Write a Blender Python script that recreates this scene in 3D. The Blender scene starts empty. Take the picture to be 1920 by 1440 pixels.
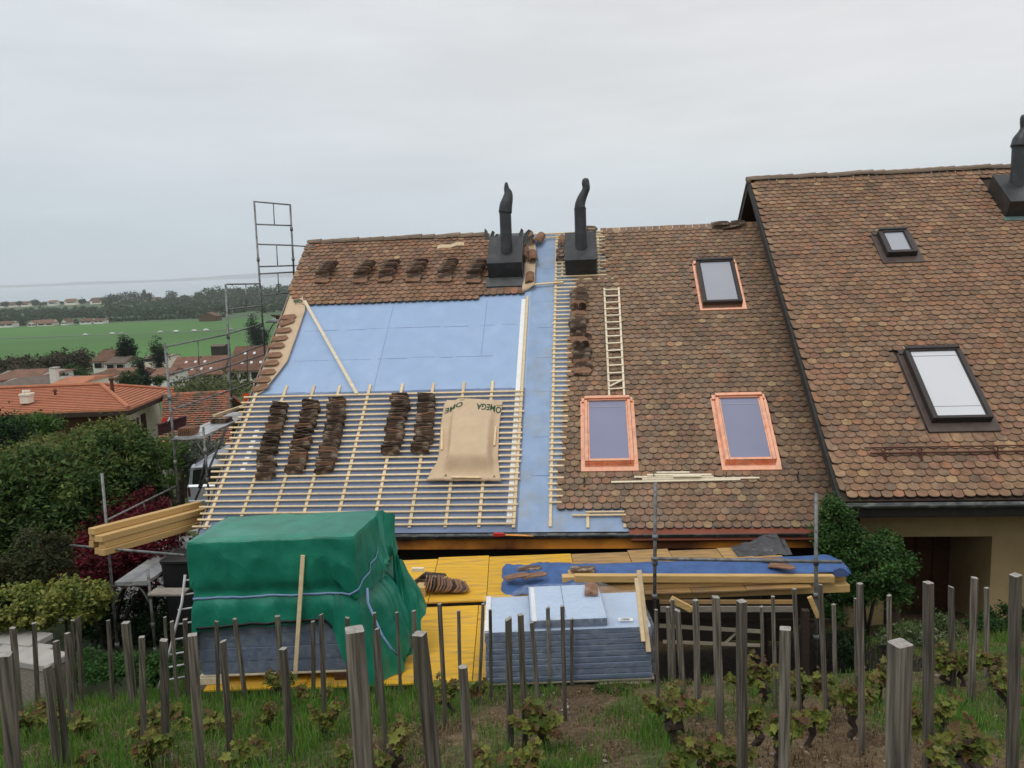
import bpy, math, random
import numpy as np
from mathutils import Vector, Matrix, noise
R_ = math.radians
rng = np.random.default_rng(7)
random.seed(7)
scene = bpy.context.scene
COL = scene.collection

# ------------------------------------------------------------------ camera
F0, PIT, ROL, YAW, SL = 1535.0, R_(8.2942), R_(2.2140), R_(5.6425), R_(36.5505)
cF = Vector((0, math.cos(PIT), -math.sin(PIT)))
_u0 = Vector((0, math.sin(PIT), math.cos(PIT)))
_r0 = Vector((1, 0, 0))
cR = math.cos(ROL) * _r0 - math.sin(ROL) * _u0
cU = math.sin(ROL) * _r0 + math.cos(ROL) * _u0
cam_d = bpy.data.cameras.new("camera")
cam_d.sensor_width = 36.0
cam_d.lens = 36.0 * F0 / 1920.0
cam_d.clip_start = 0.05
cam_d.clip_end = 60000
cam = bpy.data.objects.new("camera", cam_d)
COL.objects.link(cam)
mw = Matrix.Identity(4)
for i in range(3):
    mw[i][0], mw[i][1], mw[i][2] = cR[i], cU[i], -cF[i]
cam.matrix_world = mw
scene.camera = cam

# ------------------------------------------------------------------ sky, sun, exposure
SUN_EL, SUN_ROT = R_(58), R_(215)
world = bpy.data.worlds.new("World")
scene.world = world
world.use_nodes = True
wn, wl = world.node_tree.nodes, world.node_tree.links
wn.clear()
def wnode(t, **kw):
    n = wn.new(t)
    for k, v in kw.items():
        setattr(n, k, v)
    return n
w_out = wnode("ShaderNodeOutputWorld")
w_bg = wnode("ShaderNodeBackground")
w_sky = wnode("ShaderNodeTexSky", sky_type='NISHITA', sun_disc=False, sun_elevation=SUN_EL, sun_rotation=SUN_ROT)
w_bg.inputs['Strength'].default_value = 0.1
w_tc = wnode("ShaderNodeTexCoord")
w_sep = wnode("ShaderNodeSeparateXYZ")
wl.new(w_tc.outputs['Generated'], w_sep.inputs[0])
# cloud deck: brightness by elevation (overcast: brighter towards the zenith)
w_ramp = wnode("ShaderNodeValToRGB")
els = w_ramp.color_ramp.elements
els[0].position, els[0].color = 0.0, (0.60, 0.695, 0.77, 1)
els[1].position, els[1].color = 0.9, (1.0, 1.0, 1.0, 1)
for p, c in ((0.05, (0.65, 0.725, 0.785, 1)), (0.14, (0.765, 0.79, 0.82, 1)), (0.30, (0.80, 0.81, 0.828, 1)), (0.5, (0.83, 0.838, 0.85, 1))):
    e_ = els.new(p); e_.color = c
wl.new(w_sep.outputs['Z'], w_ramp.inputs[0])
# stretched cloud streaks
w_map = wnode("ShaderNodeMapping")
w_map.inputs['Scale'].default_value = (1.3, 1.0, 7.5)
w_map.inputs['Rotation'].default_value = (0.0, 0.10, 0.3)
wl.new(w_tc.outputs['Generated'], w_map.inputs[0])
w_noi = wnode("ShaderNodeTexNoise")
w_noi.inputs['Scale'].default_value = 2.2
w_noi.inputs['Detail'].default_value = 6.0
w_noi.inputs['Roughness'].default_value = 0.55
wl.new(w_map.outputs[0], w_noi.inputs['Vector'])
w_nr = wnode("ShaderNodeMapRange")
w_nr.inputs['From Min'].default_value, w_nr.inputs['From Max'].default_value = 0.36, 0.66
w_nr.inputs['To Min'].default_value, w_nr.inputs['To Max'].default_value = 0.965, 1.075
wl.new(w_noi.outputs['Fac'], w_nr.inputs[0])
# the west (left) of the sky is a little bluer and darker
w_x = wnode("ShaderNodeMapRange")
w_x.inputs['From Min'].default_value, w_x.inputs['From Max'].default_value = -0.6, 0.35
wl.new(w_sep.outputs['X'], w_x.inputs[0])
w_tint = wnode("ShaderNodeMix", data_type='RGBA')
w_tint.inputs['A'].default_value = (0.90, 0.945, 0.98, 1)
w_tint.inputs['B'].default_value = (1.03, 1.01, 1.0, 1)
wl.new(w_x.outputs[0], w_tint.inputs['Factor'])
w_m1 = wnode("ShaderNodeMix", data_type='RGBA', blend_type='MULTIPLY')
w_m1.inputs['Factor'].default_value = 1.0
wl.new(w_ramp.outputs[0], w_m1.inputs['A'])
wl.new(w_tint.outputs['Result'], w_m1.inputs['B'])
w_m2 = wnode("ShaderNodeVectorMath", operation='SCALE')
wl.new(w_m1.outputs['Result'], w_m2.inputs[0])
wl.new(w_nr.outputs[0], w_m2.inputs['Scale'])
w_s10 = wnode("ShaderNodeVectorMath", operation='SCALE')
w_s10.inputs['Scale'].default_value = 10.0
wl.new(w_m2.outputs[0], w_s10.inputs[0])
w_mix = wnode("ShaderNodeMix", data_type='RGBA')
w_mix.inputs['Factor'].default_value = 0.95
wl.new(w_sky.outputs[0], w_mix.inputs['A'])
wl.new(w_s10.outputs[0], w_mix.inputs['B'])
wl.new(w_mix.outputs['Result'], w_bg.inputs['Color'])
wl.new(w_bg.outputs[0], w_out.inputs['Surface'])

sun_d = bpy.data.lights.new("sun", 'SUN')
sun_d.energy = 0.9
sun_d.angle = R_(24)
sun_d.color = (1.0, 0.96, 0.90)
sun = bpy.data.objects.new("sun", sun_d)
COL.objects.link(sun)
sd = Vector((math.sin(SUN_ROT) * math.cos(SUN_EL), math.cos(SUN_ROT) * math.cos(SUN_EL), math.sin(SUN_EL)))
sun.rotation_euler = sd.to_track_quat('Z', 'Y').to_euler()
sun.location = (0, -5, 20)
vs = scene.view_settings
vs.view_transform, vs.look, vs.exposure, vs.gamma = 'Standard', 'None', 0.0, 1.0
scene.cycles.max_bounces = 6
scene.cycles.transparent_max_bounces = 8
scene.cycles.volume_bounces = 1

# ------------------------------------------------------------------ measuring helpers
def ray(x, y):
    x, y = float(x), float(y)
    return cF + (x - 960) / F0 * cR + (720 - y) / F0 * cU
def at(x, y, Y):
    r = ray(x, y); return r / r.y * Y
def onz(x, y, z):
    r = ray(x, y); return r / r.z * z
EX = Vector((math.cos(YAW), -math.sin(YAW), 0))
EH = Vector((math.sin(YAW), math.cos(YAW), 0))
EZ = Vector((0, 0, 1))
ES = EH * math.cos(SL) + EZ * math.sin(SL)
EN = EX.cross(ES)
O0 = at(1280, 970, 14.35)
def UV(u, v, w=0.0):
    return O0 + EX * u + ES * v + EN * w
def ruv(x, y, w=0.0):
    r = ray(x, y)
    P = r * ((O0 + EN * w).dot(EN) / r.dot(EN)) - O0
    return P.dot(EX), P.dot(ES)
def gab(x, y, u):
    r = ray(x, y); return r * ((O0 + EX * u).dot(EX) / r.dot(EX))
def onwall(x, y, P):          # vertical plane parallel to the eaves through P
    r = ray(x, y); return r * (P.dot(EH) / r.dot(EH))
KG = 0.369
def sm(a, b, x):
    t = np.clip((np.asarray(x, float) - a) / (b - a), 0, 1); return t * t * (3 - 2 * t)
PY = [16, 24, 40, 100, 165, 380, 700, 950, 1300, 2000, 2350, 2420, 40000]
PZ = [-7.3, -7.7, -10.2, -16, -21.5, -35, -46, -49.5, -52.2, -53.6, -57, -59.5, -59.5]
def G(x, y):
    x = np.asarray(x, float); y = np.asarray(y, float)
    slope = -1.6 - KG * y
    far = np.interp(y, PY, PZ)
    s905 = -1.6 - KG * 9.05
    zc = np.where(y < 9.05, slope, np.interp(y, [9.05, 9.3, 16], [s905, -7.2, -7.3]))
    zl = np.where(y < 9.05, slope, np.interp(y, [9.05, 10.5, 14, 16], [s905, -5.9, -7.0, -7.3]))
    zr = np.where(y < 13.6, slope, np.interp(y, [13.6, 16], [-1.6 - KG * 13.6, -7.3]))
    b1 = sm(-4.6, -4.15, x); b2 = sm(4.9, 5.3, x)
    z = zl * (1 - b1) + zc * b1
    z = z * (1 - b2) + zr * b2
    return np.where(y > 16, far, z)
def Gz(x, y):
    return float(G(x, y))
def onground(x, y):           # where a pixel ray meets the vineyard slope
    r = ray(x, y); Y = 1.6 / (-r.z / r.y - KG); return r / r.y * Y
def vnoise(x, y, s, seed=0):  # value noise for arrays
    x = np.asarray(x, float) / s; y = np.asarray(y, float) / s
    xi = np.floor(x).astype(np.int64); yi = np.floor(y).astype(np.int64)
    fx = x - xi; fy = y - yi; fx = fx * fx * (3 - 2 * fx); fy = fy * fy * (3 - 2 * fy)
    def hsh(a, b):
        h = (a * 374761393 + b * 668265263 + seed * 974634777) & 0x7fffffff
        h = ((h ^ (h >> 13)) * 1274126177) & 0x7fffffff
        return ((h ^ (h >> 16)) & 0xffff) / 65535.0
    return (hsh(xi, yi) * (1 - fx) + hsh(xi + 1, yi) * fx) * (1 - fy) + (hsh(xi, yi + 1) * (1 - fx) + hsh(xi + 1, yi + 1) * fx) * fy

# ------------------------------------------------------------------ materials
def newmat(name):
    m = bpy.data.materials.new(name); m.use_nodes = True
    nt = m.node_tree; b = nt.nodes['Principled BSDF']
    return m, nt, b
def mat(name, c, rough=0.8, var=0.25, scale=8.0, stretch=(1, 1, 1), bump=0.0, bscale=None, metal=0.0, spec=0.3,
        attr=None, wear=None, wscale=3.0, wlo=0.5, whi=0.62, coords='Object', objrand=0.0, detail=5.0):
    m, nt, b = newmat(name)
    N, L = nt.nodes, nt.links
    b.inputs['Roughness'].default_value = rough
    b.inputs['Metallic'].default_value = metal
    b.inputs['Specular IOR Level'].default_value = spec
    tc = N.new('ShaderNodeTexCoord'); mp = N.new('ShaderNodeMapping')
    mp.inputs['Scale'].default_value = stretch
    L.new(tc.outputs[coords], mp.inputs[0])
    no = N.new('ShaderNodeTexNoise'); no.inputs['Scale'].default_value = scale; no.inputs['Detail'].default_value = detail
    L.new(mp.outputs[0], no.inputs['Vector'])
    mr = N.new('ShaderNodeMapRange'); mr.inputs['From Min'].default_value = 0.25; mr.inputs['From Max'].default_value = 0.75
    mr.inputs['To Min'].default_value = 1 - var; mr.inputs['To Max'].default_value = 1 + var
    L.new(no.outputs['Fac'], mr.inputs[0])
    if attr:
        a = N.new('ShaderNodeAttribute'); a.attribute_name = attr; src = a.outputs['Color']
    else:
        rgb = N.new('ShaderNodeRGB'); rgb.outputs[0].default_value = (*c, 1); src = rgb.outputs[0]
    if wear:
        wno = N.new('ShaderNodeTexNoise'); wno.inputs['Scale'].default_value = wscale; wno.inputs['Detail'].default_value = 6
        L.new(mp.outputs[0], wno.inputs['Vector'])
        wr = N.new('ShaderNodeMapRange'); wr.inputs['From Min'].default_value = wlo; wr.inputs['From Max'].default_value = whi
        L.new(wno.outputs['Fac'], wr.inputs[0])
        mx = N.new('ShaderNodeMix'); mx.data_type = 'RGBA'; mx.inputs['B'].default_value = (*wear, 1)
        L.new(wr.outputs[0], mx.inputs['Factor']); L.new(src, mx.inputs['A']); src = mx.outputs['Result']
    sc = N.new('ShaderNodeVectorMath'); sc.operation = 'SCALE'
    L.new(src, sc.inputs[0])
    fac = mr.outputs[0]
    if objrand:
        oi = N.new('ShaderNodeObjectInfo'); r2 = N.new('ShaderNodeMapRange')
        r2.inputs['To Min'].default_value = 1 - objrand; r2.inputs['To Max'].default_value = 1 + objrand
        L.new(oi.outputs['Random'], r2.inputs[0])
        mm = N.new('ShaderNodeMath'); mm.operation = 'MULTIPLY'
        L.new(fac, mm.inputs[0]); L.new(r2.outputs[0], mm.inputs[1]); fac = mm.outputs[0]
    L.new(fac, sc.inputs['Scale'])
    L.new(sc.outputs[0], b.inputs['Base Color'])
    if bump:
        bn = N.new('ShaderNodeBump'); bn.inputs['Strength'].default_value = bump; bn.inputs['Distance'].default_value = 0.02
        if bscale:
            n2 = N.new('ShaderNodeTexNoise'); n2.inputs['Scale'].default_value = bscale; n2.inputs['Detail'].default_value = 4
            L.new(mp.outputs[0], n2.inputs['Vector']); L.new(n2.outputs['Fac'], bn.inputs['Height'])
        else:
            L.new(no.outputs['Fac'], bn.inputs['Height'])
        L.new(bn.outputs[0], b.inputs['Normal'])
    return m
M = {}
M['pine'] = mat('pine', (0.74, 0.58, 0.36), 0.7, 0.16, 14, (1, 1, 1), 0.1, objrand=0.14)
M['pine_pale'] = mat('pine_pale', (0.76, 0.67, 0.50), 0.7, 0.12, 14, objrand=0.1)
M['beam'] = mat('beam', (0.62, 0.41, 0.17), 0.65, 0.2, 9, (0.5, 6, 6), 0.1, objrand=0.08)
M['oldwood'] = mat('oldwood', (0.165, 0.145, 0.118), 0.9, 0.85, 75, (1, 1, 0.035), 0.9, objrand=0.28, wear=(0.075, 0.070, 0.048), wscale=24, wlo=0.46, whi=0.68)
M['oldtop'] = mat('oldtop', (0.33, 0.31, 0.28), 0.9, 0.35, 60, bump=0.4)
M['greywood'] = mat('greywood', (0.27, 0.24, 0.20), 0.9, 0.35, 20, (0.3, 3, 3), 0.2)
M['darkwood'] = mat('darkwood', (0.045, 0.03, 0.022), 0.8, 0.3, 14, (1, 1, 5))
M['brownwood'] = mat('brownwood', (0.10, 0.045, 0.022), 0.75, 0.3, 12, (0.5, 4, 4))
M['blackwood'] = mat('blackwood', (0.035, 0.033, 0.03), 0.7, 0.3, 12)
M['membrane'] = mat('membrane', (0.335, 0.46, 0.665), 0.62, 0.05, 2.6, (1, 1, 1), 0.10, 20.0, spec=0.3, wear=(0.37, 0.49, 0.70), wscale=2.1, wlo=0.50, whi=0.75)
M['membrane_dusty'] = mat('membrane_dusty', (0.29, 0.395, 0.57), 0.7, 0.12, 3.0, spec=0.3, wear=(0.31, 0.36, 0.43), wscale=2.2, wlo=0.48, whi=0.7)
M['membrane_shaded'] = mat('membrane_shaded', (0.165, 0.215, 0.325), 0.7, 0.14, 1.4, spec=0.3, wear=(0.22, 0.27, 0.39), wscale=1.6, wlo=0.45, whi=0.75)  # darker copy of the underlay, dimmer light put into its colour
M['seam'] = mat('seam', (0.10, 0.15, 0.26), 0.8, 0.4, 6)
M['whitetape'] = mat('whitetape', (0.86, 0.86, 0.85), 0.5, 0.06, 10)
M['kraft'] = mat('kraft', (0.61, 0.455, 0.305), 0.75, 0.08, 5, bump=0.25, bscale=9, wear=(0.54, 0.39, 0.255), wscale=2.4, wlo=0.5, whi=0.75)
M['ink'] = mat('ink', (0.03, 0.09, 0.05), 0.8, 0.2)
M['tile'] = None
M['slate_tile'] = mat('slate_tile', (0.100, 0.064, 0.044), 0.85, 0.4, 11, bump=0.3, objrand=0.55, wear=(0.30, 0.24, 0.18), wscale=6, wlo=0.50, whi=0.70)
M['ridge'] = mat('ridge', (0.20, 0.15, 0.11), 0.9, 0.4, 9, bump=0.3, wear=(0.33, 0.25, 0.17), wscale=4, wlo=0.5, whi=0.7, coords='Generated')
M['ridge2'] = mat('ridge2', (0.24, 0.135, 0.085), 0.9, 0.35, 9, bump=0.3)
M['chimney'] = mat('chimney', (0.028, 0.030, 0.032), 0.42, 0.25, 3, spec=0.5, wear=(0.045, 0.047, 0.05), wscale=5)
M['lead'] = mat('lead', (0.095, 0.10, 0.10), 0.55, 0.3, 6, bump=0.3, spec=0.5)
M['verdigris'] = mat('verdigris', (0.12, 0.19, 0.17), 0.6, 0.25, 8)
M['copper'] = mat('copper', (0.90, 0.48, 0.325), 0.17, 0.25, 4, metal=0.9, bump=0.14, bscale=5, wear=(0.66, 0.28, 0.16), wscale=4, wlo=0.52, whi=0.70)
M['copper_fascia'] = mat('copper_fascia', (0.95, 0.36, 0.055), 0.38, 0.15, 0.8, metal=0.0, spec=0.5, wear=(0.20, 0.07, 0.03), wscale=0.55, wlo=0.50, whi=0.62)
M['copper_brown'] = mat('copper_brown', (0.21, 0.065, 0.035), 0.42, 0.2, 2, metal=0.4, spec=0.4)
M['gutter'] = mat('gutter', (0.085, 0.09, 0.088), 0.55, 0.4, 6, bump=0.2, metal=0.2, wear=(0.17, 0.18, 0.17), wscale=5)
M['frame_dark'] = mat('frame_dark', (0.030, 0.024, 0.022), 0.45, 0.2, 6, spec=0.5)
M['flash_brown'] = mat('flash_brown', (0.085, 0.06, 0.05), 0.5, 0.25, 5, spec=0.4)
M['glass'] = mat('glass', (0.235, 0.245, 0.36), 0.06, 0.05, 1.2, spec=0.6)
M['glass_pale'] = mat('glass_pale', (0.36, 0.37, 0.42), 0.08, 0.05, 1.2, spec=0.6)
M['blind'] = mat('blind', (0.64, 0.655, 0.675), 0.12, 0.03, 1.2, spec=0.5)
M['blind_line'] = mat('blind_line', (0.40, 0.40, 0.44), 0.3, 0.03)
M['darkglass'] = mat('darkglass', (0.012, 0.013, 0.015), 0.08, 0.1, spec=0.5)
M['steel'] = mat('steel', (0.21, 0.215, 0.22), 0.5, 0.3, 7, metal=0.35, spec=0.5, wear=(0.12, 0.115, 0.105), wscale=9)
M['alu'] = mat('alu', (0.50, 0.51, 0.52), 0.5, 0.2, 5, metal=0.25, spec=0.5, wear=(0.36, 0.35, 0.33), wscale=3)
M['rust'] = mat('rust', (0.10, 0.042, 0.03), 0.8, 0.3, 9)
M['yellow'] = mat('yellow', (0.74, 0.42, 0.032), 0.62, 0.14, 2.2, (1, 6, 1), 0.05, wear=(0.50, 0.30, 0.085), wscale=1.9, wlo=0.48, whi=0.70, objrand=0.10)
M['ochre'] = mat('ochre', (0.42, 0.26, 0.10), 0.7, 0.2, 2.2, (1, 5, 1), wear=(0.28, 0.18, 0.10), wscale=1.5, wlo=0.48, whi=0.62, objrand=0.12)
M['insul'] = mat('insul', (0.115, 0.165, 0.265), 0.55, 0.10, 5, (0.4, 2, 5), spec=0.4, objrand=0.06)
M['insul_top_lit'] = mat('insul_top_lit', (0.47, 0.58, 0.74), 0.5, 0.06, 2.5)  # lighter copy of insul, overhead light and film reflection put into the colour
M['white'] = mat('white', (0.80, 0.80, 0.79), 0.6, 0.06, 6)
M['black'] = mat('black', (0.02, 0.02, 0.022), 0.5, 0.2, 6)
M['strap'] = mat('strap', (0.24, 0.36, 0.60), 0.6, 0.12, 20)
M['bluetarp'] = mat('bluetarp', (0.060, 0.130, 0.315), 0.6, 0.22, 6, bump=0.5, bscale=11)
M['red'] = mat('red', (0.62, 0.035, 0.025), 0.45, 0.1, 6)
M['orange_red'] = mat('orange_red', (0.72, 0.10, 0.03), 0.5, 0.1, 6)
M['soil'] = mat('soil', (0.16, 0.115, 0.075), 0.95, 0.5, 11, attr='Col', bump=0.6, bscale=25, detail=9)
M['grass'] = mat('grass', (0.1, 0.2, 0.03), 0.7, 0.1, 3, attr='Col')
M['stone'] = mat('stone', (0.30, 0.27, 0.23), 0.9, 0.3, 8)
M['bark'] = mat('bark', (0.055, 0.040, 0.032), 0.95, 0.5, 30, bump=0.9)
M['trunk'] = mat('trunk', (0.07, 0.05, 0.035), 0.95, 0.4, 10, bump=0.4)
M['wall_cream'] = mat('wall_cream', (0.80, 0.72, 0.61), 0.9, 0.08, 2)
M['wall_white'] = mat('wall_white', (0.68, 0.67, 0.62), 0.9, 0.08, 1)
M['wall_ochre'] = mat('wall_ochre', (0.42, 0.315, 0.165), 0.92, 0.10, 3, bump=0.3, bscale=60)
M['wall_blue'] = mat('wall_blue', (0.075, 0.11, 0.21), 0.9, 0.1, 2)
M['wall_dark'] = mat('wall_dark', (0.035, 0.028, 0.022), 0.9, 0.15, 2)
M['roof_far'] = mat('roof_far', (0.165, 0.088, 0.060), 0.9, 0.3, 0.9, objrand=0.25)
M['roof_orange'] = mat('roof_orange', (0.47, 0.185, 0.10), 0.85, 0.16, 5, bump=0.25, wear=(0.40, 0.17, 0.10), wscale=1.2, objrand=0.05)
M['roof_orange_line'] = mat('roof_orange_line', (0.27, 0.10, 0.06), 0.9, 0.2, 3)
M['roof_patchy'] = mat('roof_patchy', (0.40, 0.155, 0.09), 0.9, 0.5, 7, wear=(0.17, 0.13, 0.09), wscale=2.6, wlo=0.45, whi=0.58, bump=0.7, bscale=6)
M['roof_slate'] = mat('roof_slate', (0.14, 0.11, 0.09), 0.9, 0.25, 1.5)
M['maroon'] = mat('maroon', (0.075, 0.022, 0.028), 0.8, 0.2, 6)
M['asphalt'] = mat('asphalt', (0.20, 0.20, 0.20), 0.9, 0.2, 3)
M['concrete'] = mat('concrete', (0.40, 0.385, 0.355), 0.9, 0.12, 4, bump=0.2)
M['car_silver'] = mat('car_silver', (0.36, 0.38, 0.41), 0.3, 0.05, 3, metal=0.4, spec=0.6)
M['car_grey'] = mat('car_grey', (0.18, 0.19, 0.21), 0.3, 0.08, 3, metal=0.4, spec=0.6)
M['car_far'] = mat('car_far', (0.55, 0.55, 0.57), 0.3, 0.05, 3, objrand=0.5)
M['mountain'] = mat('mountain', (0.10, 0.12, 0.15), 1.0, 0.2, 0.002)
M['plastic_grey'] = mat('plastic_grey', (0.05, 0.05, 0.055), 0.35, 0.3, 5, spec=0.5)

def leafmat(name):
    m, nt, b = newmat(name)
    N, L = nt.nodes, nt.links
    a = N.new('ShaderNodeAttribute'); a.attribute_name = 'Col'
    L.new(a.outputs['Color'], b.inputs['Base Color'])
    b.inputs['Roughness'].default_value = 0.55
    b.inputs['Specular IOR Level'].default_value = 0.25
    tr = N.new('ShaderNodeBsdfTranslucent'); L.new(a.outputs['Color'], tr.inputs['Color'])
    mx = N.new('ShaderNodeMixShader'); mx.inputs[0].default_value = 0.25
    L.new(b.outputs[0], mx.inputs[1]); L.new(tr.outputs[0], mx.inputs[2])
    L.new(mx.outputs[0], N['Material Output'].inputs['Surface'])
    return m
M['leaf'] = leafmat('leaf')

def tilemat():
    m, nt, b = newmat('clay_tile')
    N, L = nt.nodes, nt.links
    b.inputs['Roughness'].default_value = 0.85
    b.inputs['Specular IOR Level'].default_value = 0.2
    a = N.new('ShaderNodeAttribute'); a.attribute_name = 'Col'
    l = N.new('ShaderNodeAttribute'); l.attribute_name = 'Loc'      # r: across the tile, g: along, b: ribbed
    sp = N.new('ShaderNodeSeparateColor'); L.new(l.outputs['Color'], sp.inputs[0])
    s1 = N.new('ShaderNodeMath'); s1.operation = 'MULTIPLY'; s1.inputs[1].default_value = 50.0
    L.new(sp.outputs[0], s1.inputs[0])
    s2 = N.new('ShaderNodeMath'); s2.operation = 'SINE'; L.new(s1.outputs[0], s2.inputs[0])
    s3 = N.new('ShaderNodeMath'); s3.operation = 'MULTIPLY'; L.new(s2.outputs[0], s3.inputs[0]); L.new(sp.outputs[2], s3.inputs[1])
    s4 = N.new('ShaderNodeMath'); s4.operation = 'MULTIPLY_ADD'; s4.inputs[1].default_value = 0.34; s4.inputs[2].default_value = 1.0
    L.new(s3.outputs[0], s4.inputs[0])
    tc = N.new('ShaderNodeTexCoord')
    no = N.new('ShaderNodeTexNoise'); no.inputs['Scale'].default_value = 9; no.inputs['Detail'].default_value = 7
    L.new(tc.outputs['Object'], no.inputs['Vector'])
    mr = N.new('ShaderNodeMapRange'); mr.inputs['From Min'].default_value = 0.25; mr.inputs['From Max'].default_value = 0.75
    mr.inputs['To Min'].default_value = 0.68; mr.inputs['To Max'].default_value = 1.32
    L.new(no.outputs['Fac'], mr.inputs[0])
    n2 = N.new('ShaderNodeTexNoise'); n2.inputs['Scale'].default_value = 1.3; n2.inputs['Detail'].default_value = 4
    L.new(tc.outputs['Object'], n2.inputs['Vector'])
    m2 = N.new('ShaderNodeMapRange'); m2.inputs['From Min'].default_value = 0.3; m2.inputs['From Max'].default_value = 0.7
    m2.inputs['To Min'].default_value = 0.86; m2.inputs['To Max'].default_value = 1.12
    L.new(n2.outputs['Fac'], m2.inputs[0])
    f1 = N.new('ShaderNodeMath'); f1.operation = 'MULTIPLY'; L.new(s4.outputs[0], f1.inputs[0]); L.new(mr.outputs[0], f1.inputs[1])
    f2 = N.new('ShaderNodeMath'); f2.operation = 'MULTIPLY'; L.new(f1.outputs[0], f2.inputs[0]); L.new(m2.outputs[0], f2.inputs[1])
    sc = N.new('ShaderNodeVectorMath'); sc.operation = 'SCALE'
    L.new(a.outputs['Color'], sc.inputs[0]); L.new(f2.outputs[0], sc.inputs['Scale'])
    L.new(sc.outputs[0], b.inputs['Base Color'])
    ad = N.new('ShaderNodeMath'); ad.operation = 'ADD'; L.new(no.outputs['Fac'], ad.inputs[0]); L.new(s3.outputs[0], ad.inputs[1])
    bn = N.new('ShaderNodeBump'); bn.inputs['Strength'].default_value = 0.4; bn.inputs['Distance'].default_value = 0.008
    L.new(ad.outputs[0], bn.inputs['Height']); L.new(bn.outputs[0], b.inputs['Normal'])
    return m
M['tile'] = tilemat()

def tarpmat():
    m, nt, b = newmat('green_tarp')
    N, L = nt.nodes, nt.links
    b.inputs['Roughness'].default_value = 0.36
    b.inputs['Specular IOR Level'].default_value = 0.5
    tc = N.new('ShaderNodeTexCoord')
    no = N.new('ShaderNodeTexNoise'); no.inputs['Scale'].default_value = 2.2; no.inputs['Detail'].default_value = 6; no.inputs['Distortion'].default_value = 0.8
    L.new(tc.outputs['Object'], no.inputs['Vector'])
    cr = N.new('ShaderNodeValToRGB'); cr.color_ramp.elements[0].position = 0.3; cr.color_ramp.elements[1].position = 0.72
    cr.color_ramp.elements[0].color = (0.005, 0.145, 0.092, 1); cr.color_ramp.elements[1].color = (0.020, 0.255, 0.165, 1)
    L.new(no.outputs['Fac'], cr.inputs[0]); L.new(cr.outputs[0], b.inputs['Base Color'])
    # woven grid and creases as relief
    vo = N.new('ShaderNodeTexNoise'); vo.noise_type = 'RIDGED_MULTIFRACTAL'; vo.inputs['Scale'].default_value = 2.6; vo.inputs['Detail'].default_value = 3
    L.new(tc.outputs['Object'], vo.inputs['Vector'])
    n2 = N.new('ShaderNodeTexNoise'); n2.inputs['Scale'].default_value = 22; n2.inputs['Detail'].default_value = 3
    L.new(tc.outputs['Object'], n2.inputs['Vector'])
    ad = N.new('ShaderNodeMath'); ad.operation = 'MULTIPLY_ADD'; ad.inputs[1].default_value = 0.25
    L.new(n2.outputs['Fac'], ad.inputs[0]); L.new(vo.outputs['Fac'], ad.inputs[2])
    bn = N.new('ShaderNodeBump'); bn.inputs['Strength'].default_value = 0.4; bn.inputs['Distance'].default_value = 0.04
    L.new(ad.outputs[0], bn.inputs['Height']); L.new(bn.outputs[0], b.inputs['Normal'])
    return m
M['tarp'] = tarpmat()

def filmmat():
    m, nt, b = newmat('plastic_film')
    N, L = nt.nodes, nt.links
    b.inputs['Base Color'].default_value = (0.75, 0.78, 0.82, 1)
    b.inputs['Roughness'].default_value = 0.28
    b.inputs['Specular IOR Level'].default_value = 0.6
    tc = N.new('ShaderNodeTexCoord')
    no = N.new('ShaderNodeTexNoise'); no.inputs['Scale'].default_value = 16; no.inputs['Detail'].default_value = 3; no.inputs['Distortion'].default_value = 0.4
    L.new(tc.outputs['Object'], no.inputs['Vector'])
    bn = N.new('ShaderNodeBump'); bn.inputs['Strength'].default_value = 0.35; bn.inputs['Distance'].default_value = 0.02
    L.new(no.outputs['Fac'], bn.inputs['Height']); L.new(bn.outputs[0], b.inputs['Normal'])
    mr = N.new('ShaderNodeMapRange'); mr.inputs['From Min'].default_value = 0.4; mr.inputs['From Max'].default_value = 0.75
    mr.inputs['To Min'].default_value = 0.06; mr.inputs['To Max'].default_value = 0.24
    L.new(no.outputs['Fac'], mr.inputs[0]); L.new(mr.outputs[0], b.inputs['Alpha'])
    return m
M['film'] = filmmat()

def watermat():
    m, nt, b = newmat('lake_water')
    b.inputs['Base Color'].default_value = (0.30, 0.37, 0.42, 1)
    b.inputs['Roughness'].default_value = 0.25
    b.inputs['Specular IOR Level'].default_value = 0.5
    return m
M['water'] = watermat()

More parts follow.
